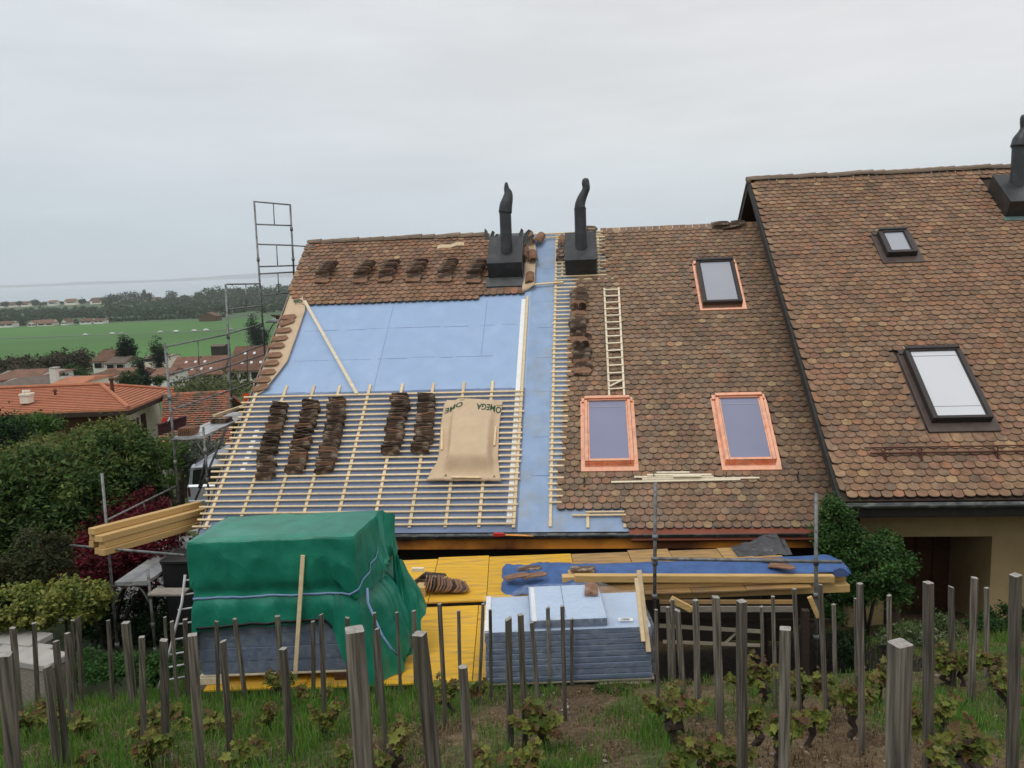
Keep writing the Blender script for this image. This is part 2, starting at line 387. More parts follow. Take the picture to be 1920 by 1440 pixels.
# ------------------------------------------------------------------ mesh helpers
WL = {}
class MB:
    def __init__(s):
        s.v = []; s.f = []; s.mi = []; s.c = None
    def add(s, vs, fs, mi=0):
        o = len(s.v); s.v.extend([tuple(p) for p in vs]); s.f.extend([[i + o for i in f] for f in fs]); s.mi.extend([mi] * len(fs))
    def quad(s, a, b, c, d, mi=0):
        s.add([a, b, c, d], [[0, 1, 2, 3]], mi)
    def box(s, c, ax, ay, az, mi=0):            # centre and half-axis vectors
        c, ax, ay, az = Vector(c), Vector(ax), Vector(ay), Vector(az)
        vs = [c + sx * ax + sy * ay + sz * az for sx in (-1, 1) for sy in (-1, 1) for sz in (-1, 1)]
        s.add(vs, [[0, 1, 3, 2], [4, 6, 7, 5], [0, 4, 5, 1], [2, 3, 7, 6], [0, 2, 6, 4], [1, 5, 7, 3]], mi)
    def bbox(s, c, ax, ay, az, b=0.01, mi=0):   # bevelled box
        c, ax, ay, az = Vector(c), Vector(ax), Vector(ay), Vector(az)
        L = [a.length for a in (ax, ay, az)]
        b = min(b, 0.45 * min(L)); d = [a.normalized() for a in (ax, ay, az)]
        vs = []; idx = {}
        for sx in (-1, 1):
            for sy in (-1, 1):
                for sz in (-1, 1):
                    sg = (sx, sy, sz)
                    for k in range(3):
                        p = c.copy()
                        for q in range(3):
                            p = p + d[q] * (sg[q] * (L[q] - (0 if q == k else b)))
                        idx[(sg, k)] = len(vs); vs.append(p)
        fs = []
        for k in range(3):
            a, e = [q for q in range(3) if q != k]
            for sg in (-1, 1):
                r = []
                for (p, q) in ((-1, -1), (1, -1), (1, 1), (-1, 1)):
                    t = [0, 0, 0]; t[k] = sg; t[a] = p; t[e] = q; r.append(idx[(tuple(t), k)])
                fs.append(r)
        for k in range(3):
            a, e = [q for q in range(3) if q != k]
            for p in (-1, 1):
                for q in (-1, 1):
                    t1 = [0, 0, 0]; t1[k] = -1; t1[a] = p; t1[e] = q; t2 = list(t1); t2[k] = 1
                    fs.append([idx[(tuple(t1), a)], idx[(tuple(t2), a)], idx[(tuple(t2), e)], idx[(tuple(t1), e)]])
        for sx in (-1, 1):
            for sy in (-1, 1):
                for sz in (-1, 1):
                    fs.append([idx[((sx, sy, sz), k)] for k in range(3)])
        s.add(vs, fs, mi)
    def bar(s, a, b, w, t, up=None, mi=0, bev=0.0):   # rectangular bar between two points
        a, b = Vector(a), Vector(b); d = b - a
        up = Vector(up) if up is not None else (EZ if abs(d.normalized().z) < 0.9 else Vector((0, -1, 0)))
        sd = d.cross(up).normalized(); up = sd.cross(d).normalized()
        (s.bbox if bev else s.box)((a + b) / 2, d / 2, sd * w / 2, up * t / 2, *([bev] if bev else []), mi=mi)
    def tube(s, pts, rad, n=8, mi=0, cap=True):
        pts = [Vector(p) for p in pts]
        rad = rad if hasattr(rad, '__len__') else [rad] * len(pts)
        rings = []; prev = None
        for i, p in enumerate(pts):
            d = (pts[min(i + 1, len(pts) - 1)] - pts[max(i - 1, 0)]).normalized()
            if prev is None:
                x = d.cross(EZ if abs(d.z) < 0.9 else Vector((1, 0, 0))).normalized()
            else:
                x = (prev - d * prev.dot(d)).normalized()
            prev = x; y = d.cross(x)
            rings.append([p + (x * math.cos(t) + y * math.sin(t)) * rad[i] for t in [2 * math.pi * k / n for k in range(n)]])
        o = len(s.v)
        for r in rings: s.v.extend([tuple(q) for q in r])
        for i in range(len(rings) - 1):
            for k in range(n):
                s.f.append([o + i * n + k, o + i * n + (k + 1) % n, o + (i + 1) * n + (k + 1) % n, o + (i + 1) * n + k]); s.mi.append(mi)
        if cap:
            s.f.append([o + k for k in range(n)][::-1]); s.f.append([o + (len(rings) - 1) * n + k for k in range(n)]); s.mi.extend([mi, mi])
    def prism(s, poly, d, mi=0):                # extrude polygon by vector d
        n = len(poly); poly = [Vector(p) for p in poly]; d = Vector(d)
        s.add(poly + [p + d for p in poly], [list(range(n))[::-1], list(range(n, 2 * n))] + [[k, (k + 1) % n, n + (k + 1) % n, n + k] for k in range(n)], mi)
    def grid(s, P, mi=0):                       # P[i][j] points
        o = len(s.v); n, m = len(P), len(P[0])
        for r in P: s.v.extend([tuple(q) for q in r])
        for i in range(n - 1):
            for j in range(m - 1):
                s.f.append([o + i * m + j, o + i * m + j + 1, o + (i + 1) * m + j + 1, o + (i + 1) * m + j]); s.mi.append(mi)
def tag(o, label=None, cat=None, group=None, kind=None):
    if label: o['label'] = label
    if cat:
        o['category'] = cat
        if not kind: o['kind'] = 'thing'
    if group: o['group'] = group
    if kind: o['kind'] = kind
    return o
def build(mb, name, mats, parent=None, label=None, cat=None, group=None, kind=None, smooth=False, origin=None, solid=0.0, solid_off=-1.0):
    V = np.array(mb.v, float)
    if parent is not None:
        org = WL[parent.name]
    elif origin is not None:
        org = Vector(origin)
    else:
        mn, mx = V.min(0), V.max(0); org = Vector(((mn[0] + mx[0]) / 2, (mn[1] + mx[1]) / 2, mn[2]))
    me = bpy.data.meshes.new(name)
    me.from_pydata((V - np.array(org)).tolist(), [], mb.f)
    mats = mats if isinstance(mats, (list, tuple)) else [mats]
    for k in mats: me.materials.append(M[k] if isinstance(k, str) else k)
    if len(mats) > 1: me.polygons.foreach_set('material_index', mb.mi)
    if mb.c is not None:
        at_ = me.color_attributes.new('Col', 'FLOAT_COLOR', 'POINT')
        at_.data.foreach_set('color', np.asarray(mb.c, np.float32).ravel())
    if smooth: me.polygons.foreach_set('use_smooth', [True] * len(me.polygons))
    me.update()
    o = bpy.data.objects.new(name, me); COL.objects.link(o)
    if parent is not None:
        o.parent = parent
    else:
        o.location = org
    WL[o.name] = org
    if solid:
        md = o.modifiers.new('thickness', 'SOLIDIFY'); md.thickness = solid; md.offset = solid_off
    return tag(o, label, cat, group, kind)
def thing(name, label, cat, loc, group=None):
    o = bpy.data.objects.new(name, None); COL.objects.link(o)
    o.location = loc; o.empty_display_size = 0.2
    WL[o.name] = Vector(loc)
    return tag(o, label, cat, group)
def onebox(name, mats, c, ax, ay, az, parent=None, bev=0.006, **kw):
    b = MB(); b.bbox(c, ax, ay, az, bev); return build(b, name, mats, parent, **kw)
def bar(name, mats, a, c, w, t, up=None, parent=None, bev=0.003, **kw):
    b = MB(); b.bar(a, c, w, t, up, bev=bev); return build(b, name, mats, parent, **kw)
def tube(name, mats, pts, r, parent=None, n=8, **kw):
    b = MB(); b.tube(pts, r, n); return build(b, name, mats, parent, smooth=True, **kw)
ORD = ['first', 'second', 'third', 'fourth', 'fifth', 'sixth', 'seventh', 'eighth', 'ninth', 'tenth', 'eleventh', 'twelfth', 'thirteenth', 'fourteenth', 'fifteenth', 'sixteenth']

# ------------------------------------------------------------------ ground, lake, mountains, road
def grassmask(x, y):
    n = vnoise(x, y, 0.9, 3) * 0.6 + vnoise(x, y, 0.3, 5) * 0.4
    bias = np.interp(x, [-6, -2.0, -0.4, 0.6, 2.5, 6], [0.42, 0.36, 0.14, 0.06, 0.0, 0.05])
    strip = 0.25 * np.exp(-((x - 0.95 - 0.02 * y) / 0.28) ** 2)
    return np.clip((n + bias + strip - 0.46) * 4.0, 0, 1)
def make_ground():
    xs = np.concatenate([[-9000, -4000, -1800, -900, -500, -300, -200, -140, -100, -75, -55, -42, -33, -27, -22, -18, -16], np.arange(-14.5, 10.01, 0.2), [11, 12.5, 15, 19, 25, 35, 50, 80, 140, 300, 700, 1800, 4000, 9000]])
    ys = np.concatenate([np.arange(-8, -3, 1.0), np.arange(-3, 17.01, 0.2), [18, 19.5, 21, 24, 27, 31, 35, 40, 48, 60, 80, 100, 130, 165, 200, 240, 300, 340, 380, 430, 500, 600, 690, 700, 800, 880, 940, 950, 1050, 1200, 1300, 1500, 1750, 2000, 2200, 2350, 2420, 6000, 16000]])
    X, Y = np.meshgrid(xs, ys)
    Z = G(X, Y)
    near = sm(17.5, 16, Y) * sm(16, 14, np.abs(X + 2))
    Z = Z + near * ((vnoise(X, Y, 0.5, 9) - 0.5) * 0.07 + (vnoise(X, Y, 0.22, 11) - 0.5) * 0.05)
    C = np.zeros(X.shape + (4,)); C[..., 3] = 1
    soil = np.array([0.095, 0.063, 0.038]); dry = np.array([0.155, 0.108, 0.060]); gr = np.array([0.055, 0.085, 0.022])
    t = np.clip(vnoise(X, Y, 0.45, 21) * 1.6 - 0.3, 0, 1)[..., None]
    base = soil * (1 - t) + dry * t
    g = grassmask(X, Y)[..., None] * 0.85
    base = base * (1 - g) + gr * g
    pit_shade = ((Y > 9.1) & (Y < 14.5) & (X > -4.2) & (X < 5.3))[..., None]
    base = np.where(pit_shade, np.array([0.035, 0.03, 0.024]), base)  # ground under the deck toned dark, deep shade put into its colour
    gard = ((Y > 9.2) & (Y <= 22) & (X < -4.3))[..., None]
    base = np.where(gard, np.array([0.04, 0.055, 0.022]), base)
    base = np.where((Y > 16)[..., None], np.array([0.07, 0.10, 0.035]), base)
    base = np.where(((Y > 100) & (Y <= 300))[..., None], np.array([0.085, 0.12, 0.04]), base)
    base = np.where(((Y > 300) & (Y < 945))[..., None], np.array([0.062, 0.160, 0.032]) * (0.80 + 0.45 * vnoise(X, Y * 1.6, 170, 4))[..., None], base)
    base = np.where((Y >= 945)[..., None], np.array([0.065, 0.11, 0.05]), base)
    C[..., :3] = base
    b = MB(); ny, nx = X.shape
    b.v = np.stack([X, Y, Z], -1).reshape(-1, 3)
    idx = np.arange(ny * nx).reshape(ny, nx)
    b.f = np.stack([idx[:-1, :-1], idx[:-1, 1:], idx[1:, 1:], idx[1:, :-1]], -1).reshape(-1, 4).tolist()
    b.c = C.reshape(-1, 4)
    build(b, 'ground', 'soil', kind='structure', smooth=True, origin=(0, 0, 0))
make_ground()
b = MB(); b.quad((-9000, 2300, -58), (9000, 2300, -58), (12000, 14000, -58), (-12000, 14000, -58))
build(b, 'lake', 'water', kind='structure')
b = MB()
P = []
for j, (yy, hh) in enumerate(((13000, 0.0), (13600, 0.55), (14300, 1.0), (15200, 0.6))):
    row = []
    for i in range(81):
        x = -13000 + 26000 * i / 80
        n = 150 + 190 * noise.fractal(Vector((x / 3800.0, j * 0.15, 3.3)), 1.0, 2.0, 4) + 60 * math.sin(x / 5200.0 + 1.0)
        row.append((x, yy, -60 + hh * max(30, n * .25 + 40)))
    P.append(row)
b.grid(P)
build(b, 'mountains', 'mountain', kind='structure', smooth=True)
def strip(name, m, pts, w, dz, kind='structure'):
    b = MB(); P = []
    for (x, y) in pts:
        P.append([(x, y - w / 2, Gz(x, y - w / 2) + dz), (x, y + w / 2, Gz(x, y + w / 2) + dz)])
    b.grid(P); return build(b, name, m, kind=kind)
strip('road', 'asphalt', [(x, 690 - 0.02 * x) for x in range(-520, 60, 20)], 9, 0.35)
b = MB(); P = []
for i in range(9):
    y = 17 + i * 2.0; xc = -8.6 - 0.10 * (y - 17)
    P.append([(xc - 2.2, y, Gz(xc - 2.2, y) + 0.03), (xc + 2.2, y, Gz(xc + 2.2, y) + 0.03)])
b.grid(P); build(b, 'driveway', 'concrete', kind='structure')

# ------------------------------------------------------------------ tiled roofs
PAL = [((0.250, 0.163, 0.108), 5), ((0.228, 0.156, 0.110), 5), ((0.290, 0.182, 0.115), 4), ((0.196, 0.145, 0.108), 4), ((0.165, 0.134, 0.108), 2),
       ((0.325, 0.175, 0.108), 1.6), ((0.315, 0.222, 0.142), 3), ((0.390, 0.295, 0.165), 0.6), ((0.255, 0.150, 0.115), 3), ((0.240, 0.185, 0.135), 3)]
PALC = np.array([p[0] for p in PAL]); PALP = np.array([p[1] for p in PAL], float); PALP /= PALP.sum()
def tiles(name, parent, u0, u1, v0, rows, wd, ex, w0, skip, tint=(1, 1, 1), label=None, rowlim=None, jag=0.0):
    """plain tiles with rounded tails, laid row by row in half bond"""
    V = []; F = []; C = []; Lc = []
    NA = 7
    for r in range(rows):
        vb = v0 + r * ex
        off = wd * 0.5 * (r % 2)
        lo, hi = (u0, u1) if rowlim is None else rowlim(r, u0, u1)
        k0 = int(math.floor((lo - off) / wd)) - 1
        k = k0
        while True:
            uc = off + (k + 0.5) * wd; k += 1
            if uc > hi: break
            if uc < lo: continue
            if skip(uc, vb + ex * 0.5): continue
            hw = wd * 0.5 - 0.003 - abs(random.gauss(0, 0.0012))
            jv = random.gauss(0, 0.005); ju = random.gauss(0, 0.002); sk = random.gauss(0, 0.012)
            col = (PALC[rng.choice(len(PALC), p=PALP)] * .66 + np.array([.262, .170, .110]) * .34) * (0.88 + 0.24 * random.random()) * np.array(tint) * 1.06
            rib = 1.0 if random.random() < 0.24 else (0.25 if random.random() < 0.4 else 0.0)
            lift = w0 + 0.046 + random.gauss(0, 0.003); top = w0 + 0.010
            L = ex * 2.05
            ol = [(-hw, ex * 0.55)]
            ol = [(-hw, L)] + [(-hw * math.cos(math.pi * q / NA), 0.055 * (1 - math.sin(math.pi * q / NA)) ** 1.15) for q in range(NA + 1)] + [(hw, L)]
            n = len(ol); o = len(V)
            dk = np.array([.040, .031, .025])  # near-black edge colour, stands in for the shadow under each tile tail
            def tp(du, dv, dw=0.0):
                t = dv / L
                return tuple(UV(uc + ju + du + sk * (dv - 0.1), vb + jv + dv, lift * (1 - t) + top * t + dw))
            for (du, dv) in ol:                       # inset face
                q = max(0.0, 1 - dv / 0.09)
                V.append(tp(du * (1 - .05 * q), dv + (.018 if dv < .09 else 0))); C.append((*col, 1)); Lc.append(((du + hw) / (2 * hw), dv, rib, 1))
            for (du, dv) in ol[1:-1]:                 # dark arris: shadow line under the row put into the colour
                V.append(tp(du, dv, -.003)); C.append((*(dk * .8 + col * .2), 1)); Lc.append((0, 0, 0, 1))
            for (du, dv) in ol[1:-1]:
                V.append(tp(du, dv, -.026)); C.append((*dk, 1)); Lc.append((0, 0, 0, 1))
            F.append(list(range(o, o + n)))
            m_ = n - 2
            for q in range(m_ - 1):
                F.append([o + 1 + q, o + n + q, o + n + q + 1, o + 2 + q])
                F.append([o + n + q, o + n + m_ + q, o + n + m_ + q + 1, o + n + q + 1])
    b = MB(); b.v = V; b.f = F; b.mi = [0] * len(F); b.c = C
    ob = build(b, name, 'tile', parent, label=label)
    a2 = ob.data.color_attributes.new('Loc', 'FLOAT_COLOR', 'POINT')
    a2.data.foreach_set('color', np.asarray(Lc, np.float32).ravel())
    return ob
def inrect(u, v, rects):
    return any(a < u < c and b_ < v < d for (a, b_, c, d) in rects)
def uvbox(b, u0, u1, v0, v1, w0, w1, mi=0, bev=0.0):
    c = UV((u0 + u1) / 2, (v0 + v1) / 2, (w0 + w1) / 2)
    (b.bbox if bev else b.box)(c, EX * (u1 - u0) / 2, ES * (v1 - v0) / 2, EN * (w1 - w0) / 2, *([bev] if bev else []), mi=mi)
def uvb(name, m, u0, u1, v0, v1, w0, w1, parent=None, bev=0.003, **kw):
    b = MB(); uvbox(b, u0, u1, v0, v1, w0, w1, bev=bev); return build(b, name, m, parent, **kw)

EX0 = 0.146
house = thing('terraced_house', 'house whose long tiled roof is half stripped to blue underlay and new battens', 'house', UV(-3, -0.3) * 1.0)
UL, UR = -9.1, 3.05
V_EAVE, V_RIDGE = -0.30, 9.12
# body and roof deck
def housebody(parent, u0, u1, vE, vR, w, inset, zb, m, back=True, name='wall'):
    e = UV(0, vE, w); r = UV(0, vR, w)
    he, hr = (e - O0).dot(EH) + inset, (r - O0).dot(EH)
    def P(u, h, z): return O0 + EX * u + EH * h + EZ * (z - O0.z)
    ze = e.z + inset * math.tan(SL) - 0.32; zr = r.z - 0.32
    hb = 2 * hr - he
    b = MB()
    prof = [(he, zb), (he, ze), (hr, zr), (hb, ze), (hb, zb)]
    A = [P(u0, h, z) for h, z in prof]; B = [P(u1, h, z) for h, z in prof]
    b.add(A + B, [[0, 1, 2, 3, 4], [9, 8, 7, 6, 5], [0, 5, 6, 1], [3, 8, 9, 4]])
    return build(b, name, m, parent)
housebody(house, UL + 0.35, 2.9, V_EAVE, V_RIDGE, 0, 0.75, -7.4, 'wall_dark')
b = MB(); uvbox(b, UL, UR, V_EAVE, V_RIDGE, -0.26, -0.006)
bk0 = UV(UL, V_RIDGE, -0.006); ESb = -EH * math.cos(SL) + EZ * math.sin(SL); ENb = EH * math.sin(SL) + EZ * math.cos(SL)
rc = UV((UL + UR) / 2, V_RIDGE, 0)
b.box(rc - ESb * 4.7 + ENb * -0.13 + EH * 0.01, EX * (UR - UL) / 2, ESb * 4.7, ENb * 0.12)
build(b, 'roof_deck', 'brownwood', house)
# blue underlay (two strips with overlap seams)
b = MB()
def seamrow(b, u0, u1, v, broken=1.0):
    u = u0
    while u < u1:
        l = random.uniform(0.25, 1.1)
        if random.random() < broken:
            uu = min(u + l, u1); t = random.uniform(0.004, 0.009)
            dv = random.gauss(0, 0.006)
            b.quad(UV(u, v + dv, 0.005), UV(uu, v + dv, 0.005), UV(uu, v + dv + t, 0.005), UV(u, v + dv + t * 0.6, 0.005), mi=1)
        u += l + random.uniform(0.0, 0.25)
b.quad(UV(UL + 0.02, 3.42, 0), UV(-3.0, 3.42, 0), UV(-3.0, V_RIDGE, 0), UV(UL + 0.02, V_RIDGE, 0))
for v in (3.42, 4.45, 5.5):
    seamrow(b, -8.4, -3.3, v, 0.9)
for u, v0, v1 in ((-6.35, 3.4, 6.5), (-4.05, 4.45, 6.4)):
    b.quad(UV(u, v0, 0.005), UV(u + 0.004, v0, 0.005), UV(u + 0.004, v1, 0.005), UV(u, v1, 0.005), mi=1)
for k in range(34):
    u, v, r_ = random.uniform(-8.2, -3.3), random.uniform(3.5, 6.4), random.uniform(.004, .011)
    b.quad(UV(u - r_, v, .0045), UV(u, v - r_ * .7, .0045), UV(u + r_, v, .0045), UV(u, v + r_ * .6, .0045), mi=1)
build(b, 'underlay', ['membrane', 'seam'], house, label='clean light blue underlay above the battens')
b = MB(); b.quad(UV(UL + 0.02, V_EAVE, 0), UV(-3.0, V_EAVE, 0), UV(-3.0, 3.42, 0), UV(UL + 0.02, 3.42, 0))
for v in (0.45, 1.45, 2.45): seamrow(b, -8.8, -3.3, v, 0.7)
build(b, 'underlay', ['membrane_shaded', 'seam'], house, label='greyer underlay below the new battens, shade in its colour')
b = MB()
b.quad(UV(-3.0, V_EAVE, 0.0), UV(UR, V_EAVE, 0.0), UV(UR, V_RIDGE, 0.0), UV(-3.0, V_RIDGE, 0.0))
for v in (1.0, 2.0, 3.3, 4.35, 5.35, 6.3, 7.6, 8.35):
    seamrow(b, -2.8, -2.35, v, 0.95)
build(b, 'underlay', ['membrane_dusty', 'seam'], house, label='dustier grey-blue strip of underlay beside the tiled half')
# counter battens (run up the slope)
cbx = [(487, 732, 381, 985), (551, 722, 450, 975), (605, 722, 510, 975), (655, 722, 566, 975), (708, 720, 632, 975), (760, 719, 700, 985),
       (812, 718, 767, 990), (872, 716, 834, 992), (924, 714, 897, 992)]
for (x1, y1, x2, y2) in cbx:
    ua, va = ruv(x1, y1, 0.03); ub, vb = ruv(x2, y2, 0.03)
    uc = ub if x1 != 487 else (ua + ub) / 2
    uvb('counter_batten', 'pine', uc - 0.03, uc + 0.03, -0.20, va, 0.003, 0.033, house)
uvb('counter_batten', 'pine', -3.105, -3.045, -0.22, 6.50, 0.003, 0.040, house)
uvb('counter_batten', 'pine', -2.43, -2.375, -0.20, 9.10, 0.003, 0.034, house)
uvb('sealing_tape', 'whitetape', -3.215, -3.115, -0.15, 6.42, 0.003, 0.008, house)
uvb('counter_batten', 'pine', -1.745, -1.69, -0.23, 0.12, 0.003, 0.033, house)
uvb('counter_batten', 'pine', -1.075, -1.02, -0.23, 0.05, 0.003, 0.033, house)
uvb('counter_batten', 'pine', -2.27, -2.22, 7.2, 9.0, 0.003, 0.034, house)
uvb('counter_batten', 'pine', -1.36, -1.31, 7.15, 9.0, 0.003, 0.034, house)
# tile battens, left half
v_last, v_first = -0.15, 3.275
NB = 24
for i in range(NB):
    v = v_last + (v_first - v_last) * i / (NB - 1)
    l = -9.23 + random.uniform(-0.07, 0.07); r = -3.02 + random.uniform(-0.03, 0.03)
    sk = random.gauss(0, 0.006)
    b = MB(); b.bar(UV(l, v - sk, 0.049), UV(r, v + sk, 0.049), 0.040, 0.027, EN, bev=0.003)
    build(b, 'tile_batten', 'pine', house)
# dabs of adhesive tape showing between the battens
for i in range(NB - 1):
    v = v_last + (v_first - v_last) * (i + 0.5) / (NB - 1)
    if i > 8:
        u = -8.72; 
        if i < 17:
            b = MB(); b.quad(UV(u, v - 0.03, 0.006), UV(u + 0.10, v - 0.03, 0.006), UV(u + 0.10, v + 0.035, 0.006), UV(u, v + 0.035, 0.006)); build(b, 'tape_patch', 'whitetape', house)
# short batten ends along the stripped strip
i = 0; v = 0.33
while v < 9.05:
    rr = -2.20 + 0.045 * v if v < 7 else -1.0
    if 7.15 < v < 9.0:
        b = MB(); b.bar(UV(-2.42, v, 0.048), UV(-1.16, v, 0.048), 0.036, 0.025, EN)
    else:
        b = MB(); b.bar(UV(-2.44 + random.uniform(-0.02, 0.01), v, 0.048), UV(rr, v, 0.048), 0.036, 0.025, EN)
    build(b, 'tile_batten', 'pine', house)
    v += EX0
for (u0, u1, v) in ((-2.0, -1.02, 0.03), (-1.75, -1.05, 0.10)):
    b = MB(); b.bar(UV(u0, v, 0.049), UV(u1, v, 0.049), 0.035, 0.026, EN); build(b, 'tile_batten', 'pine', house)
for v in (8.85, 9.02):
    b = MB(); b.bar(UV(-3.2, v, 0.06), UV(-1.2, v, 0.06), 0.035, 0.026, EN); build(b, 'tile_batten', 'pine', house)

# skylights in the middle roof
SKY = {}
def skylight(parent, u0, u1, v0, v1, w, fm, gm, flash, desc, frame=0.075, hf=0.09, flw=0.075, apron=0.17, blind=False):
    b = MB()     # flashing: flat copper collar with upstand
    f0 = w + 0.066
    uvbox(b, u0, u0 + flw, v0, v1, f0 - 0.04, f0); uvbox(b, u1 - flw, u1, v0, v1, f0 - 0.04, f0)
    uvbox(b, u0, u1, v0 - 0.004, v0 + apron, f0 - 0.04, f0 + 0.003)
    uvbox(b, u0 + flw * 0.3, u1 - flw * 0.3, v1 - 0.05, v1 + 0.06, f0 - 0.02, f0 + 0.03)
    uvbox(b, u0 - .06, u1 + .06, v0 + .03, v1, w + .012, w + .020)
    root = build(b, 'skylight', flash, parent, label=desc)
    a0, a1, c0, c1 = u0 + flw, u1 - flw, v0 + apron, v1 - 0.02
    b = MB(); top = f0 + hf
    uvbox(b, a0, a0 + frame, c0, c1, f0 - 0.02, top, bev=0.008); uvbox(b, a1 - frame, a1, c0, c1, f0 - 0.02, top, bev=0.008)
    uvbox(b, a0 + frame, a1 - frame, c0, c0 + frame * 0.9, f0 - 0.02, top - 0.003, bev=0.008)
    uvbox(b, a0 + frame, a1 - frame, c1 - frame * 0.9, c1, f0 - 0.02, top + 0.004, bev=0.008)
    # stepped rebate and hood
    uvbox(b, a0 + 0.01, a1 - 0.01, c1 - 0.03, c1 + 0.05, top + 0.006, top + 0.03, bev=0.006)
    for (p, q) in ((a0 + frame, a0 + frame + 0.025), (a1 - frame - 0.025, a1 - frame)):
        uvbox(b, p, q, c0 + frame * 0.9, c1 - frame * 0.9, f0, top - 0.022)
    build(b, 'frame', fm, root)
    b = MB(); g = top - 0.035
    b.quad(UV(a0 + frame, c0 + frame * .9, g), UV(a1 - frame, c0 + frame * .9, g), UV(a1 - frame, c1 - frame * .9, g), UV(a0 + frame, c1 - frame * .9, g))
    build(b, 'pane', gm, root)
    if gm == 'glass': uvb('blind_hem', 'glass_pale', a0 + frame + .01, a1 - frame - .01, c1 - frame - 0.16, c1 - frame - 0.145, g + 0.002, g + 0.006, root, bev=0)
    if blind:
        uvb('blind_hem', 'blind_line', a0 + frame + .01, a1 - frame - .01, c0 + 0.30, c0 + 0.312, g + 0.002, g + 0.006, root, bev=0)
        uvb('blind_hem', 'blind_line', a0 + frame + .01, a1 - frame - .01, c1 - 0.20, c1 - 0.185, g + 0.002, g + 0.006, root, bev=0)
    return root
S1 = (-1.83, -0.73, 1.05, 2.92); S2 = (0.83, 1.93, 1.03, 2.92); S3 = (0.93, 1.98, 5.72, 7.50)
skylight(house, *S1, 0, 'copper', 'glass', 'copper', 'copper-clad skylight directly below the wooden roof ladder', hf=0.10)
skylight(house, *S2, 0, 'copper', 'glass', 'copper', 'copper-clad skylight above the snow hooks, nearest the raised right roof', hf=0.10)
skylight(house, *S3, 0, 'frame_dark', 'glass_pale', 'copper', 'upper skylight with dark frame and a copper collar', hf=0.11)
# tile fields
def skipM(u, v):
    if inrect(u, v, [(S1[0] - .03, S1[2] - 0.02, S1[1] + .03, S1[3] + .03), (S2[0] - .03, S2[2] - 0.02, S2[1] + .03, S2[3] + .03), (S3[0] - .03, S3[2] - .02, S3[1] + .03, S3[3] + .03)]): return True
    if u < -1.2 and v > 7.16: return True
    return False
def limM(r, u0, u1):
    v = -0.28 + r * EX0
    l = -2.27 + 0.047 * v if v < 7.1 else -1.20 + random.choice((0, 0.03, -0.02))
    if r < 3: l = -1.05 + (0.09 if r == 2 else 0)
    return l, u1
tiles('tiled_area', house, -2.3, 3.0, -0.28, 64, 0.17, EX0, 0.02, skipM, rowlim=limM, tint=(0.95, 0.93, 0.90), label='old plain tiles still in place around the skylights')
def skipL(u, v):
    return u > -4.10 and v > 6.72
def limL(r, u0, u1):
    return (u0 + (0.0 if r > 3 else (3 - r) * 0.12), u1 if r > 1 else (-3.15 if r == 1 else -4.3))
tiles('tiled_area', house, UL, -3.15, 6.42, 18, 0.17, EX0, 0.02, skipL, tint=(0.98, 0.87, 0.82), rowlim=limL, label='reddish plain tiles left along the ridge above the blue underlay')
# ridge tiles
def ridgeline(parent, u0, u1, v, w, n, m, r0=0.11, lab=None):
    b = MB(); L = (u1 - u0) / n
    for i in range(n):
        a = u0 + i * L - 0.02; c = u0 + (i + 1) * L + 0.02
        base = UV(0, v, w)
        jz = random.gauss(0, 0.008)
        P = []
        for (u, rr) in ((a, r0 * 0.82), (a + 0.004, r0 * 0.84), (c - 0.05, r0 * 1.0), (c, r0 * 1.03)):
            q = O0 + EX * u + EH * ((base - O0).dot(EH)) + EZ * (base.z - O0.z + jz - 0.035)
            P.append([q + EH * (math.cos(t) * rr) + EZ * (math.sin(t) * rr) for t in [math.pi * k / 8 for k in range(9)]])
        b.grid(P)
    return build(b, 'ridge_tiles', m, parent, smooth=False, label=lab, solid=0.015)
ridgeline(house, UL - 0.02, -4.30, V_RIDGE, 0.05, 14, 'ridge')
# verge board at the left gable
uvb('verge_board', 'greywood', UL - 0.03, UL - 0.004, V_EAVE, V_RIDGE, -0.18, 0.02, house)
# copper eave strip under the right hand tiles
b = MB(); uvbox(b, -0.98, UR - 0.1, -0.44, -0.26, 0.012, 0.035); uvbox(b, -0.95, UR - 0.1, -0.50, -0.45, -0.03, 0.012)
build(b, 'eave_flashing', 'copper_brown', house)
# gutter and fascia
gy = UV(0, V_EAVE, 0)
def eavept(u, dh, dz): return UV(u, V_EAVE, 0) + EH * dh + EZ * dz
b = MB(); P = []
for u in np.linspace(UL - 0.1, UR - 0.15, 40):
    c = eavept(u, -0.085, -0.02)
    P.append([c + EH * (math.cos(t) * 0.075) + EZ * (math.sin(t) * 0.075 + (0.01 if k == 0 else 0)) for k, t in enumerate([math.pi + math.pi * q / 10 for q in range(11)])])
b.grid(P); build(b, 'gutter', 'gutter', house, smooth=True, solid=0.006)
b = MB()
for u in (UL + 0.2,) : pass
tube('gutter_rim', 'gutter', [eavept(UL - 0.1, -0.165, -0.012), eavept(UR - 0.15, -0.165, -0.012)], 0.014, house)
b = MB(); b.box(eavept((UL + UR) / 2 - 0.3, 0.0, -0.215), EX * ((UR - UL) / 2 - 0.4), EH * 0.012, EZ * 0.10)
build(b, 'fascia', 'copper_fascia', house)
b = MB(); b.box(eavept((UL + UR) / 2, 0.40, -0.30), EX * (UR - UL) / 2, EH * 0.385, EZ * 0.012)
build(b, 'soffit', 'darkwood', house)
for i in range(17):
    u = -8.6 + i * 0.68
    b = MB(); b.bar(eavept(u, -0.03, -0.10), eavept(u, -0.02, -0.145), 0.02, 0.012, EH); build(b, 'gutter_bracket', 'copper_fascia', house)
